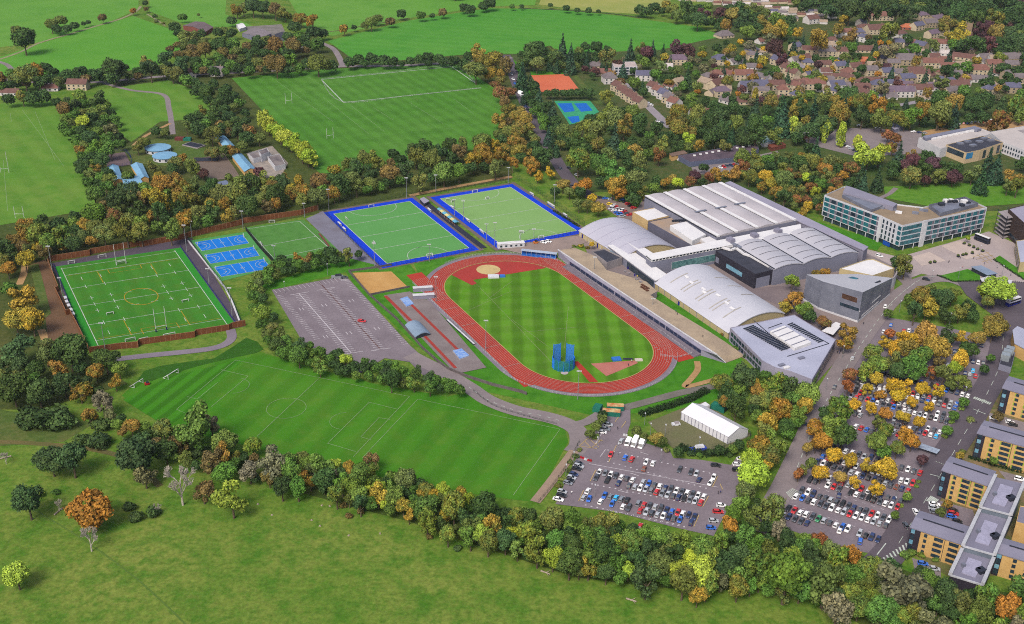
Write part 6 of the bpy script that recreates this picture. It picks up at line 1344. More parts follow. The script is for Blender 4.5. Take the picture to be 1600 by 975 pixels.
def grove(place, poly, r, pal, k=1.0, form='', tries=9000, var=.4):
    R = random.Random(place); own = [t for t in TREES]
    xs = [p[0] for p in poly]; ys = [p[1] for p in poly]; miss = 0
    while miss < 500 and tries:
        tries -= 1
        x, y = R.uniform(min(xs), max(xs)), R.uniform(min(ys), max(ys))
        if not inside((x, y), poly): continue
        q = r*R.uniform(1-var, 1+var)
        if clash(x, y, q, k, own): miss += 1; continue
        miss = 0; c = R.choice(pal); t = (x, y, q, c, place, form or ('cone' if c == 'K' else '')); TREES.append(t); own.append(t)
def trees(place, spec, form=''):
    for s in spec.split():
        x, y, r, c = s.split(','); TREES.append((float(x), float(y), float(r), c[0], place, form or ({'c': 'cone', 't': 'tall', 'b': 'bush', 'x': 'bare', 'l': 'loose'}[c[1]] if len(c) > 1 else ('cone' if c == 'K' else ''))))
exec(TREE_DATA)
TREES[:] = [t for t in TREES if -t[2]*1.2 < t[0] < 1600+t[2]*1.2 and -45 < t[1] < 975+t[2]*1.5]
# ---- build
FARTREES = []
def build_trees():
    by = {}
    for t in TREES: by.setdefault(t[4], []).append(t)
    nm = {'bare': 'bare_tree', 'bush': 'shrub', 'cone': 'conifer_tree', 'tall': 'columnar_tree'}
    kinds = {}
    for t in TREES: kinds.setdefault(nm.get(t[5]) or KIND[t[3]], []).append(t)
    keep = set()
    for k, v in kinds.items():
        v.sort(key=lambda t: -t[2]); keep |= {id(t) for t in v[:310]}; FARTREES.extend(v[310:])
    for place, L in by.items():
        L = [t for t in L if id(t) in keep]; L.sort(key=lambda t: t[0])
        for i, (x, y, r, c, _p, form) in enumerate(L):
            R = random.Random(i*7919+int(x*13)); ppm = PPM(x, min(y+20, 990)); rm = r/ppm
            if form == 'cone': kz = 1.55; rx = rm*1.35; clear = .6; sc = (rx, rx, rm*kz); zc = clear+rm*kz
            elif form == 'tall': kz = 2.0; rx = rm*1.45; clear = 1.2; sc = (rx, rx, rm*kz); zc = clear+rm*kz
            elif form == 'bush': sc = (rm*R.uniform(.9, 1.15), rm*R.uniform(.9, 1.15), rm*.75); zc = rm*.45; clear = 0
            elif form == 'bare': sc = (rm*1.15,)*3; zc = rm*1.1; clear = 0
            else:
                kz = R.uniform(1.0, 1.35) if ('belt' in place or 'wood' in place) else R.uniform(.8, 1.18); clear = 1.2+rm*R.uniform(.15, .4); sc = (rm*R.uniform(.85, 1.18), rm*R.uniform(.85, 1.18), rm*kz); zc = clear+rm*kz*.9
            p = G(x, y, zc); p.z = 0
            name = nm.get(form) or KIND[c]
            size = 'small' if rm < 3.2 else ('tall' if rm > 5.6 else 'mid-sized')
            noun = {'bare_tree': 'leafless tree', 'shrub': 'shrub', 'conifer_tree': 'pointed conifer', 'columnar_tree': 'upright tree'}.get(name, 'round tree' if name != 'turning_tree' else 'tree')
            lab = f"{size} {CNAME[c] if form != 'bare' else 'pale'} {noun}, {nth(i+1)} from left {place}"
            t = thing(name, p, lab, 'shrub' if name == 'shrub' else 'tree', 'trees '+place, R.uniform(0, 6.28), local=True)
            if form == 'bare':
                inst('branches', R.choice(BARE), t, scale=(rm*1.5, rm*1.5, rm*2.25)); continue
            hv = R.uniform(.92, 1.42); a = SOFT.get(c, ALB[c]) if 'car park' not in place and place != 'in the pasture' else ALB[c]; col = (a[0]*hv*R.uniform(.88, 1.14), a[1]*hv, a[2]*hv*R.uniform(.8, 1.3), 1-(R.choice((0, 0, .1, .3, .55)) if c in 'GMW' else .3 if c == 'B' else .05 if c == 'D' else -(.15 if place == 'in the pasture' else R.choice((.1, .3, .5)) if 'car park' in place else R.choice((.4, .65, .9))) if c in 'OYAR' else 0))
            src = CONE if form == 'cone' else TALL if form == 'tall' else BUSH if form == 'bush' else (NEAR if r > 9.5 else FAR)
            if c == 'S' or form == 'loose' or (r > 9.5 and src is NEAR and R.random() < .18): src = NEAR[7:]
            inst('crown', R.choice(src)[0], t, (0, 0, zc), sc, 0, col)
            if form != 'bush':
                H = zc; inst('trunk', R.choice(TRUNK), t, scale=(H*.75, H*.75, H*.72))
    # whatever stands beyond those, as one mass
    if FARTREES:
        VQ, VC, VV = [], [], []
        for i, (x, y, r, c, _p, form) in enumerate(FARTREES):
            R = random.Random(i); ppm = PPM(x, y+6); rm = r/ppm; zc = 2+rm*.9
            p = G(x, y, zc); me, Q, V = R.choice(CONE if form == 'cone' else FAR)
            t = R.uniform(0, 6.28); q = Q*np.array([rm, rm, rm*(2 if form == 'cone' else 1)]); q = np.c_[q[:, 0]*math.cos(t)-q[:, 1]*math.sin(t), q[:, 0]*math.sin(t)+q[:, 1]*math.cos(t), q[:, 2]]+np.array([p.x, p.y, zc])
            hv = R.uniform(.8, 1.2); a = ALB[c]
            VQ.append(q); VC.append(np.tile([a[0]*hv, a[1]*hv, a[2]*hv, 1], (len(V), 1))); VV.append(V)
        Q = np.concatenate(VQ); C = np.concatenate(VC); V = np.concatenate(VV); n = len(V)
        me = bpy.data.meshes.new('distant_woods')
        me.vertices.add(4*n); me.vertices.foreach_set('co', Q.ravel().astype(np.float32))
        me.loops.add(4*n); me.loops.foreach_set('vertex_index', np.arange(4*n, dtype=np.int32))
        me.polygons.add(n); me.polygons.foreach_set('loop_start', np.arange(0, 4*n, 4, dtype=np.int32))
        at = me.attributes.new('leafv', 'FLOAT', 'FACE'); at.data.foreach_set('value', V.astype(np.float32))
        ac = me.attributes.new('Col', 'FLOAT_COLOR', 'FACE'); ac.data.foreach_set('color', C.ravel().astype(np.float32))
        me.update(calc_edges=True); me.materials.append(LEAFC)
        o = bpy.data.objects.new('distant_woods', me); COL.objects.link(o); tag(o, kind='stuff')
build_trees()
paint = tint_mat('car_paint', .35, .35); tyre = mat('tyre', S(34, 34, 36), rough=.9); cglass = mat('car_glass', S(22, 26, 32), S(30, 36, 44), .8, .1, rough=.3, spec=.25)
lampm = mat('car_lamp', S(200, 60, 50)); trimm = mat('car_trim', S(46, 46, 50))
def car_meshes(kind):
    """body (painted, roof included, wheels set in), windscreen, rear window, side windows; along +X, nose at +X"""
    L, W, hb, ht, hood, boot = {'hatchback': (4.1, 1.78, .86, 1.47, .95, .22), 'saloon': (4.6, 1.82, .84, 1.43, 1.15, .75), 'estate': (4.6, 1.82, .86, 1.5, 1.1, .2), 'suv': (4.5, 1.88, .98, 1.68, 1.0, .15)}[kind]
    b = M(); l, w = L/2, W/2
    def ring(x, z0, z1, ww): return [(x, -ww, z0), (x, -ww*1.0, z0+(z1-z0)*.55), (x, -ww*.93, z1), (x, ww*.93, z1), (x, ww, z0+(z1-z0)*.55), (x, ww, z0)]
    X = [(-l, .36, hb-.08, w*.86), (-l+.14, .28, hb, w*.97), (-l+1.2, .24, hb+.02, w), (0, .24, hb, w), (l-1.2, .24, hb-.03, w), (l-.3, .26, hb-.16, w*.96), (l, .36, hb-.30, w*.80)]
    vs = []
    for q in X: vs += ring(*q)
    fs = []
    for i in range(len(X)-1):
        for k in range(6): a, c = i*6+k, i*6+(k+1) % 6; fs.append((a, c, c+6, a+6))
    fs += [(5, 4, 3, 2, 1, 0), tuple(range(len(vs)-6, len(vs)))]
    b.add(vs, fs)
    xr0, xr1 = -l+boot+.28, l-hood-.95           # roof
    xb, xf = -l+boot*.55, l-hood
    ww, wr = w*.90, w*.72; z0 = hb-.02
    R = [(xr0, -wr, ht-.05), (xr1, -wr, ht-.06), (xr1, wr, ht-.06), (xr0, wr, ht-.05)]
    Bq = [(xb, -ww, z0), (xf, -ww, z0-.02), (xf, ww, z0-.02), (xb, ww, z0)]
    b.add(R+[(x*.98, y*.9, z+.05) for x, y, z in R], [(4, 5, 6, 7), (0, 1, 5, 4), (1, 2, 6, 5), (2, 3, 7, 6), (3, 0, 4, 7)])
    for i in range(4):                              # pillars
        p, q = Vector(Bq[i]), Vector(R[i]); b.tube(p, q, .05, .05, 4)
    m_ = (Vector(Bq[0])*.45+Vector(Bq[1])*.55, Vector(R[0])*.45+Vector(R[1])*.55)
    for s in (1, -1): b.tube((m_[0].x, m_[0].y*s, m_[0].z), (m_[1].x, m_[1].y*s, m_[1].z), .05, .05, 4)
    for x in (-l+.85, l-.85):
        for s in (-1, 1): b.tube((x, s*(w-.2), .31), (x, s*(w+.01), .31), .31, .31, 10, 1)
    for s in (-1, 1):
        b.box((l-.12, s*w*.62, .50), (.14, .34, .14), 0, 3); b.box((-l+.05, s*w*.68, .58), (.12, .26, .16), 0, 2)
    out = {'body': b}
    def q4(a, b_, c, d): return M().quad(a, b_, c, d)
    out['windscreen'] = q4(Bq[1], Bq[2], R[2], R[1]); out['rear_window'] = q4(Bq[3], Bq[0], R[0], R[3])
    out['side_window'] = q4(Bq[0], Bq[1], R[1], R[0]); out['side_window.'] = q4(Bq[2], Bq[3], R[3], R[2])
    res = []
    for k, mm in out.items():
        o = mm.obj(k.strip('.'), [paint, tyre, lampm, MATS['roof_white']] if k == 'body' else cglass); me = o.data
        bpy.data.objects.remove(o); res.append((k.strip('.'), me))
    return res
CARS = {k: car_meshes(k) for k in ('hatchback', 'saloon', 'estate', 'suv')}
PAINT = {'w': (.54, .54, .55), 's': (.27, .285, .31), 'g': (.13, .14, .16), 'd': (.05, .056, .07), 'k': (.018, .019, .022), 'n': (.020, .032, .085), 'b': (.025, .095, .36), 'c': (.03, .33, .62), 'r': (.34, .022, .025), 'B': (.15, .05, .03), 'G': (.03, .16, .07), 'y': (.6, .42, .03)}
PNAME = {'w': 'white', 's': 'silver', 'g': 'grey', 'd': 'charcoal', 'k': 'black', 'n': 'navy', 'b': 'blue', 'c': 'bright cyan', 'r': 'red', 'B': 'brown', 'G': 'green', 'y': 'yellow'}
CARLIST = []
def car(x, y, ang, c, label, group, kind=None, R=random, z=.2):
    kind = kind or R.choices(('hatchback', 'saloon', 'estate', 'suv'), (5, 2, 2, 2))[0]
    p = G(x, y, .5); p.z = z
    CARLIST.append((PPM(x, y), p, ang, c, label, group, kind, R.uniform(.9, 1.1)))
def make_car(p, ang, c, label, group, kind, h):
    t = thing('parked_car', p, label.replace('@', f'{PNAME[c]} {kind}'), 'car', group, ang, local=True)
    a = PAINT[c]
    for nm_, me in CARS[kind]: inst(nm_, me, t, color=tuple(v*h for v in a))
    return t
def row(x0, y0, x1, y1, s, place, group, flip=False, turn=None, shift=0):
    R = random.Random(place); n = len(s); a = G(x0, y0); b = G(x1, y1); d = b-a; ang = math.atan2(d.y, d.x)+math.pi/2 if turn is None else turn
    j = 0
    for i, c in enumerate(s):
        if c == '.': continue
        j += 1; f = i/(n-1); x, y = x0+(x1-x0)*f+R.uniform(-.5, .5), y0+(y1-y0)*f+R.uniform(-.3, .3)
        car(x, y, ang+(math.pi if R.random() < .45 else 0)+R.uniform(-.04, .04), c, f'@, {nth(j)} from left in {place}', group, None, R)
LG = 'cars in the lower car park'; RG = 'cars in the lower right car park'; UG = 'cars in the upper right car park'
row(936.7, 738, 1099.7, 777, 'wgwdwdw.sbdwndwdwdww', 'the upper line of the first full double row', LG)
row(931.6, 747, 1094.6, 785.4, 'd.k.n.dswsgrgsdnkgsr', 'the lower line of the first full double row', LG)
row(918.6, 768, 1084.6, 807.7, 'w..bgcgk.grdsdnbrwnn', 'the upper line of the second double row', LG)
row(911.9, 778, 1080, 817, 'sb.w.b.wd.rsdswndb.n', 'the lower line of the second double row', LG)
row(954.7, 710.7, 1020, 724.7, 'r.br.ww', 'the sparse top line near the vans', LG)
row(1062.3, 734.6, 1114.6, 746, 'd.ds..w', 'the sparse top line near the exit', LG)
row(1092, 750, 1110, 755.4, 'n.w', 'the pair below the sparse top line', LG)
row(1006, 732.7, 1006.5, 732.8, 'B.', 'the gap below the sparse top line', LG)
_u = G(1000, 750)-G(950, 738.2); _ra = math.atan2(_u.y, _u.x)
for i, (x, y, c) in enumerate(((905, 724.5, 'd'), (904.5, 728.5, 's'), (901.5, 732.7, 'k'), (896.7, 741.5, 'n'), (893, 746.5, 's'), (890.5, 751, 'k'), (887.3, 755, 'g'), (878.5, 768.5, 's'), (877.5, 774, 'k'), (872.4, 780.5, 'w'))):
    car(x, y, _ra, c, f'@ parked nose-out, {nth(i+1)} from the top along the left hedge', LG)
for x, y, c, l in ((950, 664, 's', 'top one of three beside the entrance bushes'), (946, 671, 'g', 'middle one of three beside the entrance bushes'), (941, 675.5, 'w', 'lowest of three beside the entrance bushes')): car(x, y, _ra+.15, c, '@, '+l, LG)
car(970.7, 689.5, _ra+math.pi/2, 's', '@ standing beside the white vans', LG, 'estate'); car(1118.5, 727.5, _ra+.2, 'k', '@ driving along the hedge towards the exit', LG, 'saloon')
for x, y, c, l in ((1152, 726, 'w', 'upper one under the lime-green tree'), (1152, 734.5, 'k', 'lower one under the lime-green tree'), (1159, 717.5, 'w', 'at the hedge corner by the exit')): car(x, y, _ra+.4, c, '@ '+l, LG)
for i, (x, y, c) in enumerate(((1127, 790, 'w'), (1122, 800, 'r'), (1115, 814, 's'), (1111, 825, 'b'))): car(x, y, _ra+.3, c, f'@, {nth(i+1)} from the top beside the right-hand trees', LG)
row(1000, 823, 1024, 828, 'r.r', 'the bottom line half under the trees', LG)
row(1292.5, 696, 1437.4, 739.6, 'skkwwdsnkkn.dwdr', 'line one in the low right lot', RG)
row(1285, 713.5, 1425.4, 755.3, 'brwkwrw.kwwsk.wwr', 'line two in the low right lot', RG)
row(1277, 722, 1418.4, 766.7, 'nwkddksWnknksdBnr'.replace('W', 'w'), 'line three in the low right lot', RG)
row(1275, 742, 1407, 784, '..w.rswrwwndnd', 'line four in the low right lot', RG)
row(1265.8, 750, 1402, 793, 'kd.wrd.kwdkkdwwr', 'line five in the low right lot', RG)
row(1252.7, 766.7, 1388.8, 812, 'dwnddsdkdnddrwdw', 'line six in the low right lot', RG)
row(1244, 776, 1383.6, 821.7, 'wbdwddwwsrwwwssd', 'line seven in the low right lot', RG)
row(1231.8, 794.7, 1371.3, 843.5, 'krwwdGsdwbw.sknn', 'line eight in the low right lot', RG)
row(1223, 805, 1260.6, 818, 'wnddn', 'the last line of the low right lot', RG)
car(1344, 846, _ra+math.pi/2, 'b', '@ on its own below the eighth line', RG); car(1311, 774.5, _ra+math.pi/2, 'n', '@ standing out of line above the sixth line', RG); car(1312, 829, _ra+1.5, 'w', '@ half under the trees below the eighth line', RG)
row(1364.9, 579, 1512, 618.6, 'bsndskdwkbdkrrbdnww', 'line one in the upper right lot', UG)
row(1340, 596, 1494.7, 631.6, 'kwkdwwswbdrwsrwdksb', 'line two in the upper right lot', UG)
row(1340, 603, 1492, 637.5, 'kwkswwdwswwwnbwdrsb', 'line three in the upper right lot', UG)
row(1336, 612, 1473.5, 649, 'kr.drwwrwwsd.d.wd', 'line four in the upper right lot', UG)
row(1330, 618.6, 1479, 659, 'srdrbwddbdwswswkwdd', 'line five in the upper right lot', UG)
row(1344, 640, 1468, 675, 'w.s.d.s.k.s.wdw', 'line six in the upper right lot', UG)
row(1336, 647, 1462.4, 682, 'ds..k..ddkwdnrwc', 'line seven in the upper right lot', UG)
row(1337.7, 666.6, 1362, 674, 'wrbd', 'the short line of the upper right lot', UG)
row(1396, 676, 1404, 679, 'sr', 'the pair of the upper right lot', UG)
for x, y, c, l in ((1520, 565, 'n', 'first of three right of the trees'), (1528, 566.5, 'w', 'middle of three right of the trees'), (1536, 567, 'd', 'last of three right of the trees'), (1508, 583, 'n', 'first of four behind the crossing'), (1515, 584.5, 's', 'second of four behind the crossing'), (1520, 579.5, 'c', 'third of four behind the crossing'), (1524, 588, 'r', 'last of four behind the crossing'), (1412, 517.5, 'r', 'between the yellow trees near the top'), (1420, 516.5, 'w', 'right of the red one between yellow trees'), (1427, 520, 'n', 'beside the white one between yellow trees'), (1380.5, 518.5, 'w', 'at the corner by the bend of the road'), (1392, 508, 'b', 'under the rust tree by the bend'), (1492, 549, 'n', 'first of two among round green trees'), (1490, 555, 'd', 'second of two among round green trees'), (1481, 570, 's', 'in the gap beside the golden tree'), (1534, 540, 'n', 'beside the top of the straight campus road')):
    car(x, y, _ra+math.pi/2, c, '@, '+l, UG)
SG = 'cars on the streets and yards'
for x, y, a, c, l in ((1430, 799.5, _ra+1.95, 'w', 'driving on the straight road past the lowest brick block'), (1415, 821, _ra+1.95, 'd', 'driving on the straight road below the white one'), (1442, 881, _ra+.2, 'b', 'parked below the lowest brick block'), (1450, 894, _ra+.2, 'w', 'nearest the wood below the lowest brick block'), (1460, 889, _ra+.2, 's', 'right of the white one below the lowest brick block'),
    (1460, 788, _ra+.2, 'w', 'top left in the small courtyard'), (1459, 794, _ra+.2, 's', 'below the white one in the small courtyard'), (1460, 800, _ra+.2, 'g', 'lowest on the left side of the small courtyard'), (1490, 798, _ra+.1, 'k', 'top of the right group in the courtyard'), (1489, 803, _ra+.1, 'r', 'second of the right group in the courtyard'), (1487, 807.5, _ra+.1, 'b', 'third of the right group in the courtyard'), (1496, 815, _ra+.1, 'k', 'last of the right group in the courtyard'),
    (1554, 654, _ra+.1, 'w', 'first of three above the third brick block'), (1578, 660, _ra+.1, 'w', 'second of three above the third brick block'), (1583, 664, _ra+.1, 'k', 'third of three above the third brick block'), (1593, 749, _ra, 'w', 'behind the second brick block'),
    (565.5, 501.8, _ra+.15, 'r', 'alone on the big empty car park'), (1374, 400, -.7, 'w', 'driving beside the teal glass building'), (1383, 479, _ra+1.6, 'w', 'waiting at the bend by the angular hall'), (1447, 437, -.6, 'k', 'parked at the edge of the plaza'), (1304, 605, _ra+1.5, 'd', 'driving down the road beside the upper car park'), (1332, 560, _ra+1.5, 's', 'on the road beside the solar roof'), (1257, 663, _ra, 'n', 'at the roadside below the wood'),
    (849.5, 379, -.5, 'w', 'first of two by the blue hockey surround'), (857, 377.5, -.5, 'w', 'second of two by the blue hockey surround'), (538, 434, .2, 'd', 'at the top edge of the empty car park'),
    (996, 152, -.9, 'k', 'on the village street'), (1018, 164, -.9, 'w', 'parked beside the village terrace'), (1012, 160, -.9, 's', 'second beside the village terrace'), (1035, 192, -.9, 'd', 'low end of the village street'), (1028, 190, -.9, 'w', 'at the kerb low on the village street'), (1278, 113, .3, 'w', 'at the bend of the village road'), (472, 75, .2, 'w', 'by the farm lane'), (494, 70, .5, 's', 'further along the farm lane'), (1062, 250, .2, 'w', 'first in the service yard'), (1075, 249, .2, 's', 'second in the service yard'), (1082, 250.5, .2, 'w', 'third in the service yard')):
    car(x, y, a, c, '@, '+l, SG, None, random)
row(1126, 262, 1212, 244, 'wrdnrskwndkwnkswd', 'the upper line of the service car park', 'cars in the service car park', turn=-1.2)
row(1132, 271, 1203, 255, 'nsdrw.sc.wd.s', 'the lower line of the service car park', 'cars in the service car park', turn=-1.2)
row(972, 312, 990, 325, 'bkrkr', 'the far line by the halls', 'cars by the halls', turn=.4)
row(953, 319, 984, 336, 'ywrswrdr', 'the middle line by the halls', 'cars by the halls', turn=.4)
row(955, 326, 972, 338, 'swbbs', 'the near line by the halls', 'cars by the halls', turn=.4)
row(938, 309, 955, 311, 'kbs', 'the pair by the hall trees', 'cars by the halls', turn=.4)
row(1487, 195, 1548, 189, 'rndrbwnwrww', 'the red clay car park at the far campus', 'cars at the far campus', turn=1.2)
row(1310, 222, 1345, 240, 'wskwsdnw', 'the line among yellow trees', 'cars at the far campus', turn=.2)
row(1325, 195, 1445, 208, 'n.w..s...d.wns', 'the scattered far line', 'cars at the far campus', turn=.2)
AQ = [(796, 108), (799, 116), (802, 124), (805, 131), (809, 139), (812, 145), (815, 150), (818, 156), (819.5, 161), (822, 167), (825, 172)]
for i, ((x, y), c) in enumerate(zip(AQ, 'kswbrwwkdnk')): car(x, y, -1.08, c, f'@, {nth(i+1)} from the top in the queue on the avenue', 'cars queueing on the avenue')
for i, (x, y, c) in enumerate(((876, 264, 'd'), (889, 263, 'k'), (901, 274, 's'), (893, 291, 'd'), (906, 300, 'k'))): car(x, y, -.95, c, f'@, {nth(i+1)} from the top on the lower avenue', 'cars on the lower avenue')
CARLIST.sort(key=lambda q: -q[0])
for q in CARLIST[:300]: make_car(*q[1:])
# the rest, smaller in the photo, as one mass
cm = M(); cols = []
for q in CARLIST[300:]:
    for nm_, me in CARS[q[6]]:
        ca, sa = math.cos(q[2]), math.sin(q[2]); o_ = len(cm.v); a = PAINT[q[3]]
        cm.v += [(q[1].x+v.co.x*ca-v.co.y*sa, q[1].y+v.co.x*sa+v.co.y*ca, q[1].z+v.co.z) for v in me.vertices]
        for f in me.polygons:
            cm.f.append(tuple(i+o_ for i in f.vertices)); cm.m.append(1 if nm_ != 'body' or f.material_index == 1 else 0); cols.append((*a, 1))
if cm.v:
    mt_, t_, b_ = new_mat('far_car_paint', .3, .5); at_ = t_.nodes.new('ShaderNodeAttribute'); at_.attribute_name = 'Col'; t_.links.new(at_.outputs['Color'], b_.inputs['Base Color'])
    o = cm.obj('distant_cars', [mt_, cglass]); ac = o.data.attributes.new('Col', 'FLOAT_COLOR', 'FACE'); ac.data.foreach_set('color', np.array(cols, dtype=np.float32).ravel()); tag(o, kind='stuff')
# vans, lorries, buses
def van(x, y, ang, L, W, H, label, cab=.28, col=(.8, .8, .8), name='delivery_van', cat='van', group=None, low=None):
    p = G(x, y, .6); p.z = .22; t = thing(name, p, label, cat, group, ang, local=True); l = L/2
    b = M(); hc = H if low is None else low
    xs = l-L*cab
    b.prism([(-l, -W/2), (xs, -W/2), (xs, W/2), (-l, W/2)], .35, H, bottom=True)
    o = M(); o.v = [(xs, -W/2, .35), (l, -W*.46, .35), (l, W*.46, .35), (xs, W/2, .35), (xs, -W/2, hc-.1), (l-.95, -W*.42, hc-.2), (l-.95, W*.42, hc-.2), (xs, W/2, hc-.1), (l-.1, -W*.45, 1.1), (l-.1, W*.45, 1.1)]
    o.f = [(0, 1, 8, 5, 4), (3, 7, 6, 9, 2), (1, 2, 9, 8), (4, 5, 6, 7), (0, 3, 2, 1)]; o.m = [0]*5
    bo = b.obj('body', paint, t, loc=(0, 0, 0)); bo.color = (*col, 1); c = o.obj('cab', paint, t, loc=(0, 0, 0)); c.color = (*col, 1)
    w = M(); w.quad((l-.12, -W*.42, 1.15), (l-.12, W*.42, 1.15), (l-.92, W*.39, hc-.25), (l-.92, -W*.39, hc-.25)); w.obj('windscreen', cglass, c, loc=(.03, 0, .02))
    for sx in (-l+.9, l-.9):
        for s in (-1, 1):
            q = M(); q.tube((sx, s*(W/2-.2), .35), (sx, s*(W/2+.02), .35), .35, .35, 12); q.obj('wheel', tyre, t, loc=(0, 0, 0))
    return t
an = _ra+math.pi/2+math.pi
van(981.3, 692, an, 5.2, 2.0, 2.1, 'white van, shortest of the three beside the silver car', group='white vans in a row'); van(992, 692.5, an, 6.8, 2.2, 2.9, 'tall white box van, middle of the three vans', .25, group='white vans in a row', low=2.4); van(1003, 694.5, an, 6.9, 2.2, 3.0, 'tall white box van nearest the bushes', .25, group='white vans in a row', low=2.4)
van(813.5, 147, -1.08, 7, 2.3, 2.9, 'white lorry in the queue of cars on the avenue', .25, name='lorry', cat='lorry')
def bus(x, y, ang, L, W, H, label, lo, hi, deck=1):
    p = G(x, y, 1); p.z = .2; t = thing('bus', p, label, 'bus', None, ang, local=True); l = L/2
    b = M(); b.prism([(-l, -W/2), (l-.15, -W/2), (l, -W/2+.3), (l, W/2-.3), (l-.15, W/2), (-l, W/2)], .35, H*.55, bottom=True); b.obj('body', lo, t, loc=(0, 0, 0))
    b = M(); b.prism([(-l, -W/2), (l-.15, -W/2), (l, -W/2+.3), (l, W/2-.3), (l-.15, W/2), (-l, W/2)], H*.55+.003, H-.1, top=False); b.obj('upper_body', hi, t, loc=(0, 0, 0))
    r = M(); r.prism([(-l, -W/2+.03), (l-.2, -W/2+.03), (l-.2, W/2-.03), (-l, W/2-.03)], H-.1, H, bottom=True); r.obj('roof', roof_white, t, loc=(0, 0, 0))
    for d in range(deck):
        z = 1.2+d*1.95
        for s in (-1, 1):
            for k in range(5):
                x0 = -l+.5+k*(L-1)/5; q = M(); q.box((x0+(L-1)/10, s*(W/2+.02), z), ((L-1)/5-.15, .06, .9)); q.obj('window', cglass, t, loc=(0, 0, 0))
        q = M(); q.box((l+.01, 0, z), (.06, W-.5, 1.1)); q.obj('windscreen', cglass, t, loc=(0, 0, 0))
    for sx in (-l+2, l-2.2):
        for s in (-1, 1):
            q = M(); q.tube((sx, s*(W/2-.25), .45), (sx, s*(W/2+.02), .45), .45, .45, 12); q.obj('wheel', tyre, t, loc=(0, 0, 0))
bus(1583, 474, .55, 10.5, 2.5, 4.2, 'blue and white double-decker bus on the roundabout road', mat('bus_blue', S(40, 50, 160), rough=.35), mat('bus_white', S(226, 224, 236), rough=.35), 2)
bus(1534.5, 376, -1.0, 10.5, 2.5, 4.2, 'dark double-decker bus with white roof standing on the plaza', mat('bus_dark', S(60, 64, 84), rough=.35), MATS['bus_dark'], 2)
bus(1563, 437, -.15, 11, 2.5, 3, 'white single-decker bus beside the bus stop canopy', MATS['bus_white'], MATS['bus_white'], 1) if False else None
steel = mat('mast_steel', S(176, 180, 186), rough=.5, metal=.3); lampw = mat('lamp_head', S(226, 228, 232), rough=.4)
goalw = mat('goal_white', S(236, 238, 238), rough=.5); netm = mat('net_grey', S(150, 160, 150)); green_m = mat('post_green', S(60, 110, 80))
FG = 'floodlight masts around the pitches'
def mast(x, y, ytop, label, heads=4, w=2.4, name='floodlight_mast', group=FG):
    p = G(x, y); h = HGT(x, y, ytop); t = thing(name, p, label, 'floodlight', group)
    m = M(); m.tube(p, p+Vector((0, 0, h)), .22, .12, 8); m.obj('pole', steel, t)
    m = M(); m.tube(p+Vector((-w/2, 0, h)), p+Vector((w/2, 0, h)), .1, .1, 6); m.obj('crossbar', steel, t)
    for k in range(heads):
        m = M(); m.box(p+Vector((-w/2+w*(k+.5)/heads, -.25, h-.1)), (w/heads*.75, .5, .55)); m.obj('lamp', lampw, t)
for x, y, yt, l in ((759, 546.5, 501, 'beside the near straight of the track'), (902.6, 624.4, 580, 'in front of the lower bend of the track'), (681.5, 471, 432.5, 'beside the hurdles end of the track'), (928, 431, 402, 'at the upper end of the tan terrace'), (1019, 487, 466.7, 'in the middle of the tan terrace'),
    (514, 327.5, 296, 'behind the left corner of the emerald hockey pitch'), (635.5, 310, 278, 'behind the right corner of the emerald hockey pitch'), (681, 299.5, 273.6, 'behind the left corner of the lime hockey pitch'), (794, 288, 262, 'behind the far corner of the lime hockey pitch'), (866, 319, 289, 'beyond the long side of the lime hockey pitch'),
    (710, 339, 312, 'beside the striped dugouts, upper one'), (760, 375, 350, 'beside the striped dugouts, lower one'), (724, 344, 314, 'just inside the lime pitch, upper one'), (773, 385, 348, 'just inside the lime pitch, lower one'), (813.5, 381.6, 361, 'at the near end of the lime pitch by the white cabin'), (834, 374, 358, 'at the near end of the lime pitch in the circle'),
    (585.5, 416, 380, 'at the near left corner of the emerald pitch'), (671, 408.7, 382, 'at the near end of the emerald pitch'), (83, 430, 385, 'at the far left corner of the timber-fenced pitch'), (98, 464, 434, 'on the left side of the timber-fenced pitch'), (292, 394, 352, 'between the timber-fenced pitch and netball'), (327, 445, 420, 'on the dark path beside netball'), (363, 496, 450, 'at the low end of the dark path'), (300, 372, 346, 'behind the netball courts'), (380, 358, 330, 'between netball and the small turf pitch'), (429, 402, 384, 'on the small turf pitch near the hedge'), (476, 340, 318, 'behind the small turf pitch'), (165, 550, 505, 'at the near left of the timber-fenced pitch')):
    mast(x, y, yt, 'tall grey floodlight mast '+l)
def lamp(x, y, h, label):
    p = G(x, y); t = thing('street_lamp', p, label, 'street lamp', 'street lamps')
    m = M(); m.tube(p, p+Vector((0, 0, h)), .11, .08, 6); m.obj('pole', steel, t); m = M(); m.box(p+Vector((0, .2, h)), (.5, .9, .3)); m.obj('lamp', lampw, t)
for i, (x, y) in enumerate(((933, 702), (1007, 664), (1016, 680), (1039, 682), (1092, 702), (896, 725), (884, 745), (965, 712), (929, 777), (1032, 722))): lamp(x, y, 6, f'slim street lamp, {nth(i+1)} in the list from the entrance of the lower car park' if False else f'slim street lamp {["left of the vans", "in the bushes above the vans", "behind the tall box van", "at the hedge right of the vans", "at the hedge near the marquee corner", "in the left hedge, upper one", "in the left hedge, lower one", "in the sparse top line", "in the second double row by the gap", "in the sparse top line near its end"][i]}')
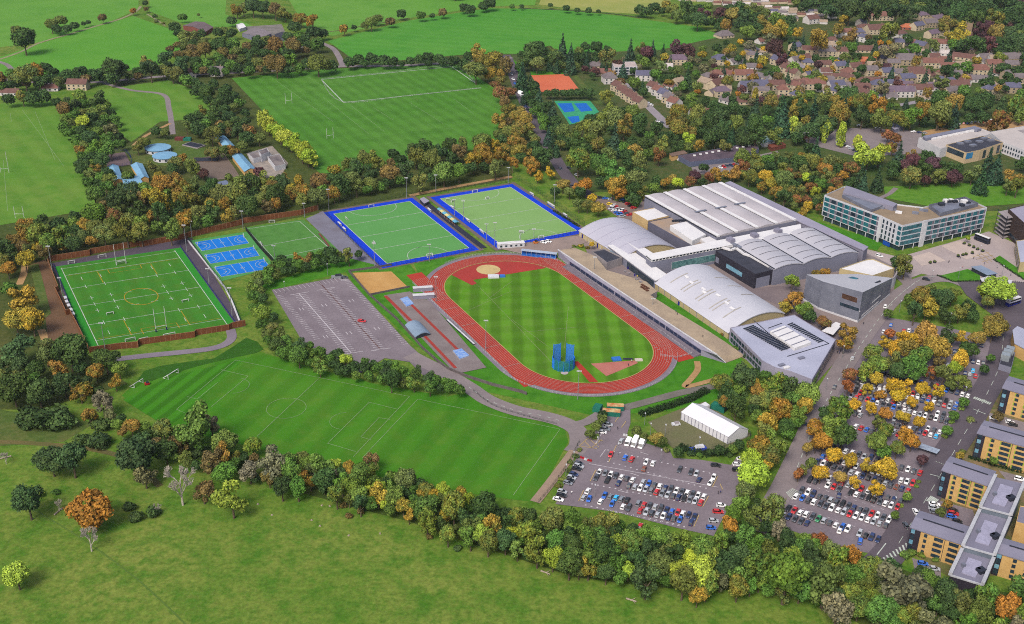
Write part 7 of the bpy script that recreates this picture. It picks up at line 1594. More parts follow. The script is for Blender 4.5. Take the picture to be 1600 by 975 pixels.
for i, (x, y) in enumerate(((445, 458), (512, 430), (1374, 462), (1340, 505), (1396, 800), (1420, 760), (1488, 650), (1476, 672), (1506, 625), (1400, 778), (1530, 400), (1497, 436), (1565, 432), (1455, 440), (1316, 560), (1290, 612), (1262, 690), (1483, 508), (1405, 488))):
    lamp(x, y, 7, 'slim street lamp '+['on the bank left of the empty car park', 'on the bank above the empty car park', 'by the bend beside the angular hall', 'below the angular hall on the roadside', 'at the low corner of the right car park', 'beside the last yellow tree of the car park', 'beside the middle bush of the car park edge', 'beside the lower bush of the car park edge', 'beside the upper bush of the car park edge', 'at the kerb left of the white moving car', 'in the open plaza', 'on the hedged triangular lawn', 'by the long bus shelter', 'at the plaza edge by the round clump', 'opposite the solar roof', 'where the road passes the rust trees', 'on the verge below the marquee wood', 'below the round clump of trees', 'between the clump and the car park'][i])
# ---- goals
def tubes(t, name, segs, r, m_):
    for k, (a, b) in enumerate(segs):
        q = M(); q.tube(a, b, r, r, 6); q.obj(name, m_, t)
def rugby(x, y, h, w, ang, label, pad=True):
    p = G(x, y); t = thing('rugby_posts', p, label, 'goal posts', 'rugby goal posts'); d = Vector((math.cos(ang), math.sin(ang), 0))*w/2
    tubes(t, 'post', [(p-d, p-d+Vector((0, 0, h))), (p+d, p+d+Vector((0, 0, h)))], .13, goalw); tubes(t, 'crossbar', [(p-d+Vector((0, 0, 3)), p+d+Vector((0, 0, 3)))], .11, goalw)
    if pad:
        for s in (-1, 1): q = M(); q.tube(p+d*s, p+d*s+Vector((0, 0, 1.9)), .35, .35, 8); q.obj('pad', mat('pad_navy', S(30, 40, 100)), t)
def pang(a, b):
    v = G(*b)-G(*a); return math.atan2(v.y, v.x)
pa = pang((245, 520), (261, 516.5))
rugby(252.5, 517.5, HGT(244, 519, 482), 5.6, pa, 'white rugby posts with navy pads at the near end of the turf')
rugby(189.5, 414, HGT(181, 414, 380), 5.6, pa, 'white rugby posts at the far end of the timber-fenced turf', False)
rugby(451.5, 162, HGT(446, 163, 146), 5.6, pang((446, 163), (457, 162)), 'white rugby posts in the upper part of the playing field', False); rugby(516, 217, HGT(510, 217, 200), 5.6, pang((510, 217), (522, 215)), 'white rugby posts in the lower part of the playing field', False)
rugby(8, 270, HGT(3, 271, 238), 5.6, .1, 'white rugby posts at the edge of the left rugby field', False); rugby(31, 341, HGT(24, 341, 322), 5.6, .05, 'white rugby posts at the low end of the left rugby field', False)
def goal(x, y, w, h, dpt, ang, label, group='football goals', m_=None, roll=0):
    """goal mouth of width w facing away from ang+90"""
    p = G(x, y); t = thing('football_goal', p, label, 'goal', group); d = Vector((math.cos(ang), math.sin(ang), 0))*w/2; b = Vector((-math.sin(ang), math.cos(ang), 0))*dpt; u = Vector((0, 0, h))
    m_ = m_ or goalw; r = .17
    tubes(t, 'post', [(p-d, p-d+u), (p+d, p+d+u)], r, m_); tubes(t, 'crossbar', [(p-d+u, p+d+u)], r, m_)
    tubes(t, 'stay', [(p-d+u, p-d+b), (p+d+u, p+d+b), (p-d+b, p+d+b), (p-d, p-d+b), (p+d, p+d+b)], r*.8, m_)
    q = M(); n = 10
    for k in range(1, n):
        f = k/n; a, c = p-d+u*(1-f)+b*f, p+d+u*(1-f)+b*f; q.tube(a, c, .025, .025, 3, caps=False)
        a, c = p-d*(1-2*f)+u, p-d*(1-2*f)+b; q.tube(a, c, .025, .025, 3, caps=False)
    q.obj('net', netm, t)
ga = pang((258, 592), (284, 580))
goal(271, 588, 7.3, 2.4, 3.4, ga+.2, 'large white portable football goal alone on the mown lawn'); goal(217, 602, 6, 2.2, 3, ga+.2, 'white portable football goal beside the red mower')
for x, y, l, w in ((112, 412, 'at the far fence, left', 3.6), (160, 402.5, 'at the far fence, right', 4.6), (190, 413, 'under the far rugby posts', 5.5), (204, 533.5, 'at the near fence, left', 5), (225, 533, 'at the near fence, middle', 4.2), (265, 526, 'at the near fence, right', 6)): goal(x, y, w, 2, 1.5, pa, 'white training goal '+l, 'training goals')
goal(172.5, 492, 3.6, 1.6, 2.6, pa, 'small white goal on the left half of the turf', 'training goals'); goal(290, 472, 3.6, 1.6, 2.6, pa, 'small white goal on the right half of the turf', 'training goals')
goal(425, 348.5, 3.6, 2, 1.4, .1, 'white goal at the far end of the small turf pitch', 'training goals'); goal(408, 384, 5, 2, 1.4, pang((406, 378), (412, 390)), 'white goal against the dark fence of the small turf', 'training goals')
for f, l in ((H1, 'emerald'), (H2, 'lime')):
    for s, l2 in ((-1.2, 'far'), (92.6, 'near')):
        p = f(s, 27.5); x, y = PX(p); goal(x, y, 3.7, 2.1, 1.3, TH+math.pi/2 if s < 0 else TH-math.pi/2, f'blue backed hockey goal at the {l2} end of the {l} pitch', 'hockey goals')
for i, (x, y) in enumerate(((541, 343), (700, 314), (708, 316), (585, 381), (815, 364), (761, 311))):
    goal(x, y, 3, 1.6, 1.1, TH+i, 'small movable hockey goal '+['inside the emerald pitch, upper left', 'inside the lime pitch, far left', 'inside the lime pitch, second from the far left', 'inside the emerald pitch, lower left', 'inside the lime pitch, near end', 'inside the lime pitch by its far circle'][i], 'hockey goals')
# netball posts
for i, (x, y) in enumerate(((309, 386), (381, 372.5), (323, 405.5), (397, 392), (338, 424.5), (413, 411))):
    p = G(x, y); t = thing('netball_post', p, 'white netball post at the '+('left' if i % 2 == 0 else 'right')+' end of the '+('far', 'middle', 'near')[i//2]+' blue court', 'netball post', 'netball posts')
    q = M(); q.tube(p, p+Vector((0, 0, 3.05)), .12, .1, 6); q.obj('post', goalw, t); q = M(); q.box(p+Vector((0, 0, 2.4)), (1.6, .12, 1.1), TH); q.obj('backboard', goalw, t)
# ---- fences and walls
timber = mat('timber_boards', S(136, 84, 52), S(116, 70, 42), .4, .1)
mesh_d = mat('mesh_dark', S(58, 74, 66)); mesh_b = mat('mesh_blue', S(40, 60, 140)); concw = mat('wall_concrete', S(120, 112, 112), S(100, 92, 94), .3, .1)
def board_fence(name, pts, h, label, m_, cat='fence', th=.12, cap=None, step=2.6, wname='boards'):
    P = [G(*p) for p in pts]; t = thing(name, P[0], label, cat)
    w = M(); c = M(); ps = 0
    for i in range(len(P)-1):
        d = (P[i+1]-P[i]); L = d.length; d.normalize(); q = Vector((-d.y, d.x, 0))*th/2
        w.prism([(P[i]+q)[:2], (P[i]-q)[:2], (P[i+1]-q)[:2], (P[i+1]+q)[:2]], 0, h)
        if cap: q2 = q*1.8; c.prism([(P[i]+q2)[:2], (P[i]-q2)[:2], (P[i+1]-q2)[:2], (P[i+1]+q2)[:2]], h+.003, h+.15, bottom=True)
        for k in range(int(L/step)):
            if ps >= 60: break
            a = P[i]+d*k*step; b = M(); b.box((a.x, a.y, 0), (.2, .3, h+.1), math.atan2(d.y, d.x)); b.obj('post', cap or m_, t); ps += 1
    w.obj(wname, m_, t)
    if cap: c.obj('coping', cap, t)
    return t
tcap = mat('timber_cap', S(176, 128, 92))
board_fence('timber_fence', [(76, 409), (141, 399), (143, 397), (218, 384), (219, 386), (291, 373)], 3.6, 'tall brown timber fence along the far end of the rugby turf', timber, cap=tcap)
board_fence('timber_fence', [(291, 373), (295, 371), (378, 351), (380, 349), (470, 336), (498, 328)], 3.6, 'tall brown timber fence behind netball and the small turf', timber, cap=tcap)
board_fence('timber_fence', [(75, 411), (92, 455), (87, 457), (104, 493), (110, 491), (126, 522), (140, 551)], 3.2, 'tall brown timber fence stepping down the left side of the rugby turf', timber, cap=tcap)
board_fence('timber_fence', [(140, 552), (190, 545), (216, 543), (218, 539), (305, 527), (307, 524), (358, 516), (364, 513), (384, 509)], 3.4, 'tall brown timber fence along the near end of the rugby turf', timber, cap=tcap)
def mesh_fence(name, pts, h, label, m_, step=3.0, rails=(0.5, 1.0), base=None, group=None, r=.05):
    """posts and rails with a fine wire net one sees through"""
    P = [G(*p) for p in pts]; P = smooth_line(P, 5) if len(P) > 3 else P; t = thing(name, P[0], label, 'fence', group)
    w = M(); n = 0
    for i in range(len(P)-1):
        d = P[i+1]-P[i]; L = d.length; d.normalize()
        for f in rails: w.tube(P[i]+Vector((0, 0, h*f)), P[i+1]+Vector((0, 0, h*f)), r*.7, r*.7, 4, caps=False)
        if base: q = Vector((-d.y, d.x, 0))*.06; w.prism([(P[i]+q)[:2], (P[i]-q)[:2], (P[i+1]-q)[:2], (P[i+1]+q)[:2]], 0, base)
        k = 0.0
        while k < L: w.tube(P[i]+d*k, P[i]+d*k+Vector((0, 0, h*.97)), .025, .025, 3, caps=False); k += .8
    w.obj('netting', m_, t)
    tot = 0; nxt = 0
    for i in range(len(P)-1):
        d = P[i+1]-P[i]; L = d.length; d.normalize()
        while nxt <= tot+L and n < 90:
            a = P[i]+d*(nxt-tot); b = M(); b.tube(a, a+Vector((0, 0, h)), r*1.5, r*1.5, 5); b.obj('post', m_, t); n += 1; nxt += step
        tot += L
blueb = mat('kick_blue', S(20, 70, 215))
mesh_fence('mesh_fence', [(603.7-7, 418), (670, 408), (741, 391)], 3.2, 'dark mesh fence with blue boards at the near end of the emerald pitch', mesh_d, base=None)
mesh_fence('mesh_fence', [(783, 389), (850, 376), (908, 363)], 3.2, 'dark mesh fence at the near end of the lime pitch', mesh_d)
mesh_fence('mesh_fence', [(806, 279), (850, 309), (900, 345), (914, 355)], 4, 'tall dark mesh fence along the far side of the lime pitch', mesh_d, step=3.2)
mesh_fence('mesh_fence', [(505, 331), (560, 388), (594, 418)], 3, 'dark mesh fence along the left side of the emerald pitch', mesh_d)
mesh_fence('mesh_fence', [(508, 327), (640, 306), (652, 308)], 3, 'dark mesh fence behind the emerald pitch', mesh_d)
mesh_fence('mesh_fence', [(676, 303), (800, 284)], 3, 'dark mesh fence behind the lime pitch', mesh_d)
mesh_fence('mesh_fence', [(294, 376), (344, 442)], 3, 'green mesh fence along the left of the netball courts', mat('mesh_green', S(24, 92, 70)), base=.8)
mesh_fence('mesh_fence', [(384, 360), (406, 388), (427, 410)], 3, 'dark mesh fence between netball and the small turf', mat('mesh_black', S(38, 46, 44)), base=2.6)
mesh_fence('mesh_fence', [(344, 442), (363, 470), (380, 510)], 2.6, 'green mesh fence beside the low end of the dark path', MATS['mesh_green'])
mesh_fence('mesh_fence', [(84, 414), (140, 550)], 1.2, 'low navy barrier inside the left side of the rugby turf', mesh_b, base=.8)
mesh_fence('mesh_fence', [(282, 386), (372, 510)], 1.2, 'low navy barrier between the rugby turf and the dark path', mesh_b, base=.4)
board_fence('low_wall', [(294, 378), (340, 436), (352, 452), (362, 472), (374, 503)], 1.0, 'low pale wall snaking along the dark path beside netball', concrete, 'wall', .5, wall_white, 4, 'wall')
board_fence('low_wall', [(545, 425), (577, 462), (620, 500), (660, 545), (684, 566), (700, 578), (730, 590), (770, 603), (815, 614), (823, 617)], 1.6, 'dark retaining wall curving from the sand court to the access road', concw, 'wall', .35, None, 6, 'wall')
board_fence('low_wall', [(545, 425), (595, 418), (612, 415)], 1.4, 'dark low wall above the sand court', concw, 'wall', .35, None, 6, 'wall')
board_fence('low_wall', [(577, 462), (636, 450), (640, 449)], 1.2, 'dark low wall below the sand court', concw, 'wall', .35, None, 6, 'wall')
railw = mat('rail_white', S(214, 212, 218), rough=.6)
def rail(pts, label, off=None): mesh_fence('track_rail', pts, 1.15, label, railw, 2.2, (.5, 1.0), r=.06)
o1 = [PX(tp(*q)) for q in oval(47.6, 24)]
low = [PX(tp(HL+49*math.cos(t), 49*math.sin(t))) for t in [1.0-k*.13 for k in range(20)]]
rail(low, 'white rail round the outer edge of the lower bend')
rail([PX(tp(-HL+49*math.cos(t), 49*math.sin(t))) for t in [math.pi*.62+k*.1 for k in range(17)]], 'white rail round the outer edge of the upper bend')
rail([PX(tp(a, -47.4)) for a in (-HL-28, -20, 0, 20, HL+8)], 'white rail along the near straight of the track')
rail([PX(tp(a, 47.6)) for a in (-HL-24, -20, 0, 20, HL+30)], 'white rail along the home straight below the stand')
rail([PX(tp(HL+30, 47.6)), PX(tp(HL+30, 38)), PX(tp(HL+24, 32))], 'short white rail at the end of the home straight') 
mesh_fence('roadside_fence', [(905, 692), (886, 728), (862, 762), (840, 788)], 1.8, 'thin mesh fence between the footpath and the lower car park hedge', mesh_d)
mesh_fence('roadside_fence', [(740, 612), (770, 634), (810, 648), (870, 664)], 1.2, 'thin fence along the access road above the football field', mesh_d)
mesh_fence('white_rail_fence', [(502, 125), (536, 160), (640, 150), (752, 138), (707, 105), (600, 115), (502, 125)][:4], 1.1, 'white running rail around the upper pitch, near and left sides', railw, 4); mesh_fence('white_rail_fence', [(744, 131), (706, 104.5), (600, 114.5), (502, 124)], 1.1, 'white running rail around the upper pitch, far and right sides', railw, 4)
mm = M()
for a, b in (((502, 124.5), (537, 160.5)), ((537, 160.5), (752, 137.5)), ((744, 131), (706, 104.5)), ((706, 104.5), (502, 124.5))): seg(mm, G(*a), G(*b), .8, Z3)
tag(mm.obj('railed_field_markings', white), kind='structure')
# hedges clipped round the lawns
HEDGE = mat('hedge_leaf', S(46, 70, 34), S(34, 54, 26), .8, .25)
def hedge(pts, h, w, label, m_=None):
    P = [G(*p) for p in pts]; R = random.Random(label); t = thing('hedge', P[0], label, 'hedge'); VQ = []; N = 0
    mm = M()
    for i in range(len(P)-1):
        d = P[i+1]-P[i]; L = d.length; d.normalize(); q = Vector((-d.y, d.x, 0))
        n = int(L*h*w*7)+20
        for k in range(n):
            c = P[i]+d*R.uniform(0, L)+q*R.uniform(-w/2, w/2)+Vector((0, 0, R.uniform(.1, h))); s = .32
            a = Vector((R.uniform(-1, 1), R.uniform(-1, 1), R.uniform(-1, 1))).normalized()*s; b = a.orthogonal().normalized()*s; mm.quad(c-a, c-b, c+a, c+b)
    mm.obj('foliage', m_ or HEDGE, t)
hedge([(1463, 431), (1490, 441), (1533, 440)], 1.1, 1.4, 'clipped hedge round the triangular lawn by the plaza')
hedge([(1552, 406), (1600, 438)], 1, 1.4, 'clipped hedge strip beside the shops at the plaza')
hedge([(1460, 716), (1500, 727), (1525, 738)], 1.2, 1.6, 'clipped hedge in front of the third brick block') if False else None
hedge([(1513, 715), (1550, 727), (1600, 740)], 1.4, 2.0, 'dark clipped hedge in front of the third brick block')
hedge([(905, 660), (960, 655), (1010, 650), (1040, 638), (1100, 622)], 1.6, 4, 'long dark hedge above the marquee') if False else hedge([(1000, 650), (1040, 638), (1075, 627), (1105, 612)], 2.2, 4, 'long dark hedge above the marquee')
hedge([(1060, 700), (1100, 712), (1150, 706)], 2, 4, 'dark hedge between the marquee court and the lower car park')
hedge([(865, 330), (905, 355)], 1.2, 2, 'green verge hedge beside the long mesh fence')
hedge([(884, 141), (905, 145), (930, 146)], 3, 3, 'tall clipped hedge below the clay courts') if False else None
# ---- stand along the home straight and the terrace above
ht = 4.4
edge = [(872, 391), (960, 450), (1040, 503), (1120, 555), (1132, 563)]
E_ = [G(x, y, ht) for x, y in edge[:4]]+[G(1134, 567, .3)]
wb = [(889, 407), (960, 454.5), (1040, 508), (1096, 546.5)]
back = [(1190, 560), (1162, 552), (1110, 519), (1060, 489), (1016, 461), (1027, 455), (1010, 440), (948, 422), (930, 400), (898, 387)]
t = thing('terrace', G(1000, 460), 'long tan paved terrace on top of the stand beside the halls', 'terrace')
tan = mat('terrace_tan', S(196, 176, 150), S(172, 154, 134), .12, .12)
Bk = [G(x, y, ht) for x, y in back]; Bk[0] = G(1164, 556, .3); Bk[1] = G(1136, 536, 4.0)
top = M(); pts = E_+Bk
tv = [Vector(p) for p in pts]; top.add(tv, [f for f in tessellate_polygon([[Vector((v.x, v.y, 0)) for v in tv]])]); top.obj('deck', tan, t)
w = M()
for i in range(len(Bk)-1): a, b = Bk[i], Bk[i+1]; w.quad((a.x, a.y, 0), (b.x, b.y, 0), (b.x, b.y, b.z-.02), (a.x, a.y, a.z-.02))
w.obj('side_wall', concrete, t)
t = thing('grandstand', G(1000, 500), 'long low grandstand with lilac roof and dark window band beside the home straight', 'grandstand')
Wt = [G(x, y, 3.4) for x, y in wb]; lil = mat('stand_lilac', S(162, 158, 178), S(148, 146, 166), .1, .04)
r = M(); En = E_[:3]+[E_[3]]
for i in range(3): r.quad(Wt[i], Wt[i+1], E_[i+1]+Vector((0, 0, .08)), E_[i]+Vector((0, 0, .08)))
r.add([Wt[3], E_[4]+Vector((0, 0, .1)), E_[3]+Vector((0, 0, .08))], [(0, 1, 2)]); r.obj('roof', lil, t)
w = M()
for i in range(3): a, b = Wt[i], Wt[i+1]; w.quad((a.x, a.y, 0), (b.x, b.y, 0), b, a)
a, b = Wt[3], E_[4]; w.add([(a.x, a.y, 0), (b.x, b.y, 0), b, a], [(0, 1, 2, 3)]); a, b = E_[0], Wt[0]; w.add([(a.x, a.y, 0), (b.x, b.y, 0), b, a], [(0, 1, 2, 3)]); w.obj('wall', lil, t)
navy = mat('stand_glass', S(34, 44, 76), S(50, 66, 100), .4, .15, rough=.2, spec=.6)
for i in range(3):
    for k in range(9 if i else 8): pane(t, Wt[i], Wt[i+1], .02+k*(.98/(9 if i else 8)), .02+k*(.98/(9 if i else 8))+(.1015 if i else .115), 1.1, 3.0, navy)
cp = M()
for i in range(3): strip3(cp, E_[i]+Vector((0, 0, .1)), E_[i+1]+Vector((0, 0, .1)), .6, .5)
strip3(cp, E_[3]+Vector((0, 0, .1)), E_[4], .5, .5); cp.obj('parapet', wall_white, t)
for s_ in range(3):
    mm = M(); off = 1.6+s_*1.5
    L = []
    for i in range(4):
        d = (Wt[3]-Wt[0]); d.z = 0; d.normalize(); q = Vector((d.y, -d.x, 0)); L.append((Wt[i]+q*(off-1.6), Wt[i]+q*off))
    for i in range(3): mm.prism([L[i][0][:2], L[i][1][:2], L[i+1][1][:2], L[i+1][0][:2]], 0, .95-s_*.28)
    mm.obj('step', mat('step_concrete', S(142, 132, 144), S(124, 116, 128), .3, .1), t)
# terrace furniture
for i, (x, y, c) in enumerate(((981, 418.5, 'n'), (991.5, 429.5, 'n'))):
    p = G(x, y+4, ht); t = thing('parasol', p, ('upper' if i == 0 else 'lower')+' of two closed navy parasols on the terrace', 'parasol', 'parasols on the terrace')
    q = M(); q.tube(p, p+Vector((0, 0, 2.9)), .05, .05, 6); q.obj('pole', steel, t); q = M(); q.tube(p+Vector((0, 0, 1.0)), p+Vector((0, 0, 3.0)), .55, .12, 8); q.obj('canopy', mat('canvas_navy', S(50, 40, 130)), t)
wood = mat('table_wood', S(128, 84, 66), S(110, 74, 58), 1, .1)
for i, (x, y) in enumerate(((977, 425), (983, 428), (995, 437), (1001, 441), (1004, 446), (1008, 448.5), (1012, 451), (1003, 449.5), (1007, 452), (1011, 454.5))):
    p = G(x, y, ht); t = thing('picnic_table', p, f'{"brown" if i > 3 else "pale grey"} picnic table, {nth(i+1)} from the upper end of the terrace', 'table', 'picnic tables on the terrace', TH, local=True); mt_ = wood if i > 3 else concrete
    q = M(); q.box((0, 0, .72), (1.8, .8, .06)); q.obj('table_top', mt_, t, loc=(0, 0, 0))
    for s in (-1, 1):
        q = M(); q.box((0, s*.75, .42), (1.8, .3, .05)); q.obj('bench', mt_, t, loc=(0, 0, 0)); q = M(); q.box((s*.6, 0, 0), (.1, 1.5, .7)); q.obj('leg', mt_, t, loc=(0, 0, 0))
# ---- athletics things
p = G(880, 574); t = thing('hammer_cage', p, 'tall blue and green netted hammer cage on the infield', 'throwing cage')
cb = mat('cage_blue', S(50, 140, 250), rough=.6); cg = mat('cage_green', S(40, 150, 160), rough=.8)
R_ = 5.6; n = 9; ang = [math.radians(-205+k*(230/(n-1))) for k in range(n)]
C_ = [p+Vector((math.cos(a)*R_, math.sin(a)*R_*.95, 0)) for a in ang]
for k, q in enumerate(C_):
    hh = 9.5 if k in (0, n-1) else 6.2; m = M(); m.tube(q, q+Vector((0, 0, hh)), .16, .13, 6); m.obj('post', cb, t)
def netpanel(t, a, b, h0, h1, m_, name='net'):
    q = M(); d = b-a; L = d.length
    k = 0
    while k <= L: f = k/L; c = a+d*f; q.tube(c+Vector((0, 0, h0)), c+Vector((0, 0, h1)), .14, .14, 3, caps=False); k += .42
    z = h0
    while z <= h1: q.tube(a+Vector((0, 0, z)), b+Vector((0, 0, z)), .10, .10, 3, caps=False); z += .42
    q.obj(name, m_, t)
for k in range(n-1): netpanel(t, C_[k], C_[k+1], .1, 6.0, cg if k in (2, 3, 4, 5) else cb)
for s, k in ((1, 0 if C_[0].x < C_[-1].x else -1), (-1, -1 if C_[0].x < C_[-1].x else 0)):
    a = C_[k]+Vector((0, .6, 0)); q = a+Vector((s*3.6, 1.5, 0))
    for e in (a, q): m = M(); m.tube(e, e+Vector((0, 0, 11.6)), .2, .16, 6); m.obj('gate_post', cb, t)
    netpanel(t, a, q, .2, 11.2, cb, 'gate_net')
for x, y, rr, c in ((882, 583, 1.9, S(205, 190, 196)), (874, 577, 1.5, S(70, 150, 200))):
    c0 = G(x, y); mm = M(); mm.prism([(c0.x+rr*math.cos(k*.314), c0.y+rr*math.sin(k*.314)) for k in range(20)], .2, .28); mm.obj('circle_pad', mat('pad_'+str(x), c), t)
def mat_block(x, y, L, W, H, ang, label, m1, m2=None, name='landing_mat', cat='landing mat'):
    p = G(x, y); t = thing(name, p, label, cat, None, ang, local=True); b = M(); b.box((0, 0, .18), (L, W, H), taper=.97); b.obj('cushion', m1, t, loc=(0, 0, 0))
    b = M(); b.box((0, 0, .12), (L+.5, W+.5, .1)); b.obj('base', m2 or dark, t, loc=(0, 0, 0)); return t
matblue = mat('mat_blue', S(60, 130, 225), rough=.6); matwhite = mat('mat_white', S(236, 238, 244), rough=.6)
mat_block(771, 433.5, 6.5, 4, 1.1, .12, 'white covered landing mat beside the red bend', matwhite); mat_block(785, 432.5, 3.2, 3, .8, .12, 'blue landing mat beside the white covered one', matblue)
mat_block(963, 562.5, 4.6, 3.6, .9, .2, 'blue shot equipment cover at the edge of the pink landing sector', matblue, name='equipment_cover', cat='cover'); mat_block(998, 563.5, 4, 2.4, .6, .1, 'white board stack by the tip of the pink sector', mat('board_white', S(224, 214, 200)), name='board_stack', cat='boards')
mat_block(981, 562, 5, 1.2, .5, .05, 'row of dark hurdles lying by the pink sector', dark, name='hurdle_trolley', cat='trolley')
def rectmat(px, H, label, m1, border):
    P = [G(*q) for q in px]; t = thing('jump_pit', centre(P), label, 'jump pit'); b = M(); b.prism(inset(P, 0), .15, .2+H*.2); b.obj('border', border, t); b = M(); b.prism(inset(P, -.9), .2+H*.2, .25+H); b.obj('cushion', m1, t)
rectmat([(624, 468), (637, 464), (648, 476), (635, 481)], .5, 'blue patterned pole vault bed at the upper runway', mat('bed_blue', S(96, 150, 235), S(180, 205, 240), .9, .1), concrete)
rectmat([(706, 549), (722, 545.5), (735, 557), (718, 563)], .5, 'blue patterned pole vault bed at the lower runway', MATS['bed_blue'], concrete)
A, B, C, D = [G(*q, 1.2) for q in ((633.5, 508), (649, 527), (672, 521), (655, 503))]
t = thing('mat_shelter', centre([A, B, C, D]), 'pale blue curved mat shelter on the jumps runway', 'shelter'); barrel(t, A, B, C, D, 1.4, 1.5, mat('shelter_dark', S(60, 64, 76)), mat('shelter_blue', S(150, 172, 196), rough=.5), n=8, over=.2)
for x, y, L_, W_, l in ((660.5, 454.5, 11, 2.4, 'upper of two white storage cabins beside the hurdles straight'), (662, 466, 12, 2.6, 'lower of two white storage cabins beside the hurdles straight')):
    p = G(x, y); t = thing('storage_cabin', p, l, 'cabin', 'white storage cabins', .2, local=True); b = M(); b.box((0, 0, .05), (L_, W_, 2.3)); b.obj('wall', wall_lilac, t, loc=(0, 0, 0)); b = M(); b.box((0, 0, 2.36), (L_+.3, W_+.4, .2)); b.obj('roof', wall_white, t, loc=(0, 0, 0))
p = G(798, 386); t = thing('storage_cabin', p, 'long white cabin at the near corner of the lime hockey pitch', 'cabin', None, .24, local=True); b = M(); b.box((0, 0, .05), (17, 3.4, 2.9)); b.obj('wall', wall_white, t, loc=(0, 0, 0)); b = M(); b.box((0, 0, 2.96), (17.4, 3.8, .2)); b.obj('roof', roof_white, t, loc=(0, 0, 0))
for k in range(5): b = M(); b.box((-6.5+k*3.2, -1.74, 1.0), (1.4, .08, 1.1)); b.obj('window', glass, t, loc=(0, 0, 0))
# blue covered stand
p = G(842, 401); an_ = pang((815, 398), (869, 404)); t = thing('covered_stand', p, 'bright blue covered spectator stand at the top of the track', 'stand', None, an_, local=True)
sb = mat('stand_blue', S(50, 120, 220), rough=.5)
b = M(); b.box((0, 1.4, .1), (22, .2, 3.1)); b.obj('back_panel', sb, t, loc=(0, 0, 0)); b = M(); b.box((0, .2, 3.22), (22.4, 3.2, .15)); b.obj('roof', mat('stand_roof', S(200, 214, 235), rough=.4), t, loc=(0, 0, 0))
for r_ in range(3): b = M(); b.box((0, .9-r_*.9, .1), (21.5, .8, 1.3-r_*.4)); b.obj('seat_row', sb, t, loc=(0, 0, 0))
for k in range(8): b = M(); b.tube((-10.8+k*3.08, -1.3, .1), (-10.8+k*3.08, -1.3, 3.2), .07, .07, 6); b.obj('post', wall_white, t, loc=(0, 0, 0))
# striped dugouts between the hockey pitches
cyan = mat('canvas_cyan', S(110, 190, 225), rough=.7); cream = mat('canvas_cream', S(235, 225, 160), rough=.7)
ha = pang((686, 331), (714, 353)); d = (G(714, 353)-G(686, 331)); 
for k in range(7):
    q = G(686, 331)+d*(k+.5)/7; t = thing('canopy_tent', q, f'{"cyan" if k % 2 == 0 else "cream"} canopy between the hockey pitches, {nth(k+1)} from the upper end', 'canopy', 'striped canopies between the hockey pitches', ha, local=True); L_ = d.length/7-.15
    b = M(); b.prism([(-L_/2, -1.6), (L_/2, -1.6), (L_/2, 1.6), (-L_/2, 1.6)], 2.5, [2.5, 2.5, 2.5, 2.5], top=False); b.add([(-L_/2, -1.7, 2.5), (L_/2, -1.7, 2.5), (L_/2, 1.7, 2.5), (-L_/2, 1.7, 2.5), (-L_/2, 0, 3.2), (L_/2, 0, 3.2)], [(0, 1, 5, 4), (2, 3, 4, 5), (3, 0, 4), (1, 2, 5)]); b.obj('roof', cyan if k % 2 == 0 else cream, t, loc=(0, 0, 0))
    for sx in (-1, 1):
        for sy in (-1, 1): b = M(); b.tube((sx*(L_/2-.1), sy*1.5, .1), (sx*(L_/2-.1), sy*1.5, 2.5), .06, .06, 5); b.obj('pole', steel, t, loc=(0, 0, 0))
    b = M(); b.box((0, -.9, .1), (L_-.4, .5, .5)); b.obj('bench', wood, t, loc=(0, 0, 0))
A_ = [G(*q, 2.4) for q in ((656, 311), (663, 318), (671, 314), (662, 308))]
t = thing('dugout', centre(A_), 'dark grey dugout at the far end between the hockey pitches', 'dugout'); flat(t, A_, .05, 2.3, dark, roof_lilac, .2, .2)
strip_m = mat('dark_matting', S(52, 56, 76)); ribbon('matting_strip', [(663, 315), (700, 345), (740, 376), (756, 388)], 4, Z4+.02, strip_m, False)
for i, (x, y, l) in enumerate(((530, 353, 'beside the emerald pitch, upper'), (537, 361, 'beside the emerald pitch, lower'), (830, 306, 'beside the lime pitch, upper'), (860, 323, 'beside the lime pitch, long'), (882, 339, 'beside the lime pitch, lower'), (706, 327, 'blue side of the lime pitch, upper'), (730, 347, 'blue side of the lime pitch, middle'), (752, 365, 'blue side of the lime pitch, lower'), (670, 331, 'right side of the emerald pitch'))):
    p = G(x, y); t = thing('team_bench', p, 'white covered team bench '+l, 'bench', 'team benches', TH, local=True); L_ = 9 if 'long' in l else 4.5
    b = M(); b.box((0, .7, .1), (L_, .12, 2)); b.obj('back_panel', wall_white, t, loc=(0, 0, 0)); b = M(); b.box((0, .2, 2.12), (L_, 1.2, .1)); b.obj('roof', wall_white, t, loc=(0, 0, 0)); b = M(); b.box((0, .2, .1), (L_-.3, .5, .45)); b.obj('seat', blueb, t, loc=(0, 0, 0))
for i, (x0, y0, x1, y1, l) in enumerate(((699, 501, 741, 539, 'white topped bench seating along the near straight of the track'), (499, 366, 514, 386, 'dark stepped seating beside the small turf pitch'))):
    a, b_ = G(x0, y0), G(x1, y1); t = thing('bench_row', (a+b_)/2, l, 'bench'); mm = M(); strip3(mm, a+Vector((0, 0, .15)), b_+Vector((0, 0, .15)), 1.4, .45); mm.obj('base', dark if i == 0 else concw, t); mm = M(); strip3(mm, a+Vector((0, 0, .62)), b_+Vector((0, 0, .62)), .9, .12); mm.obj('seat', wall_white if i == 0 else timber, t)
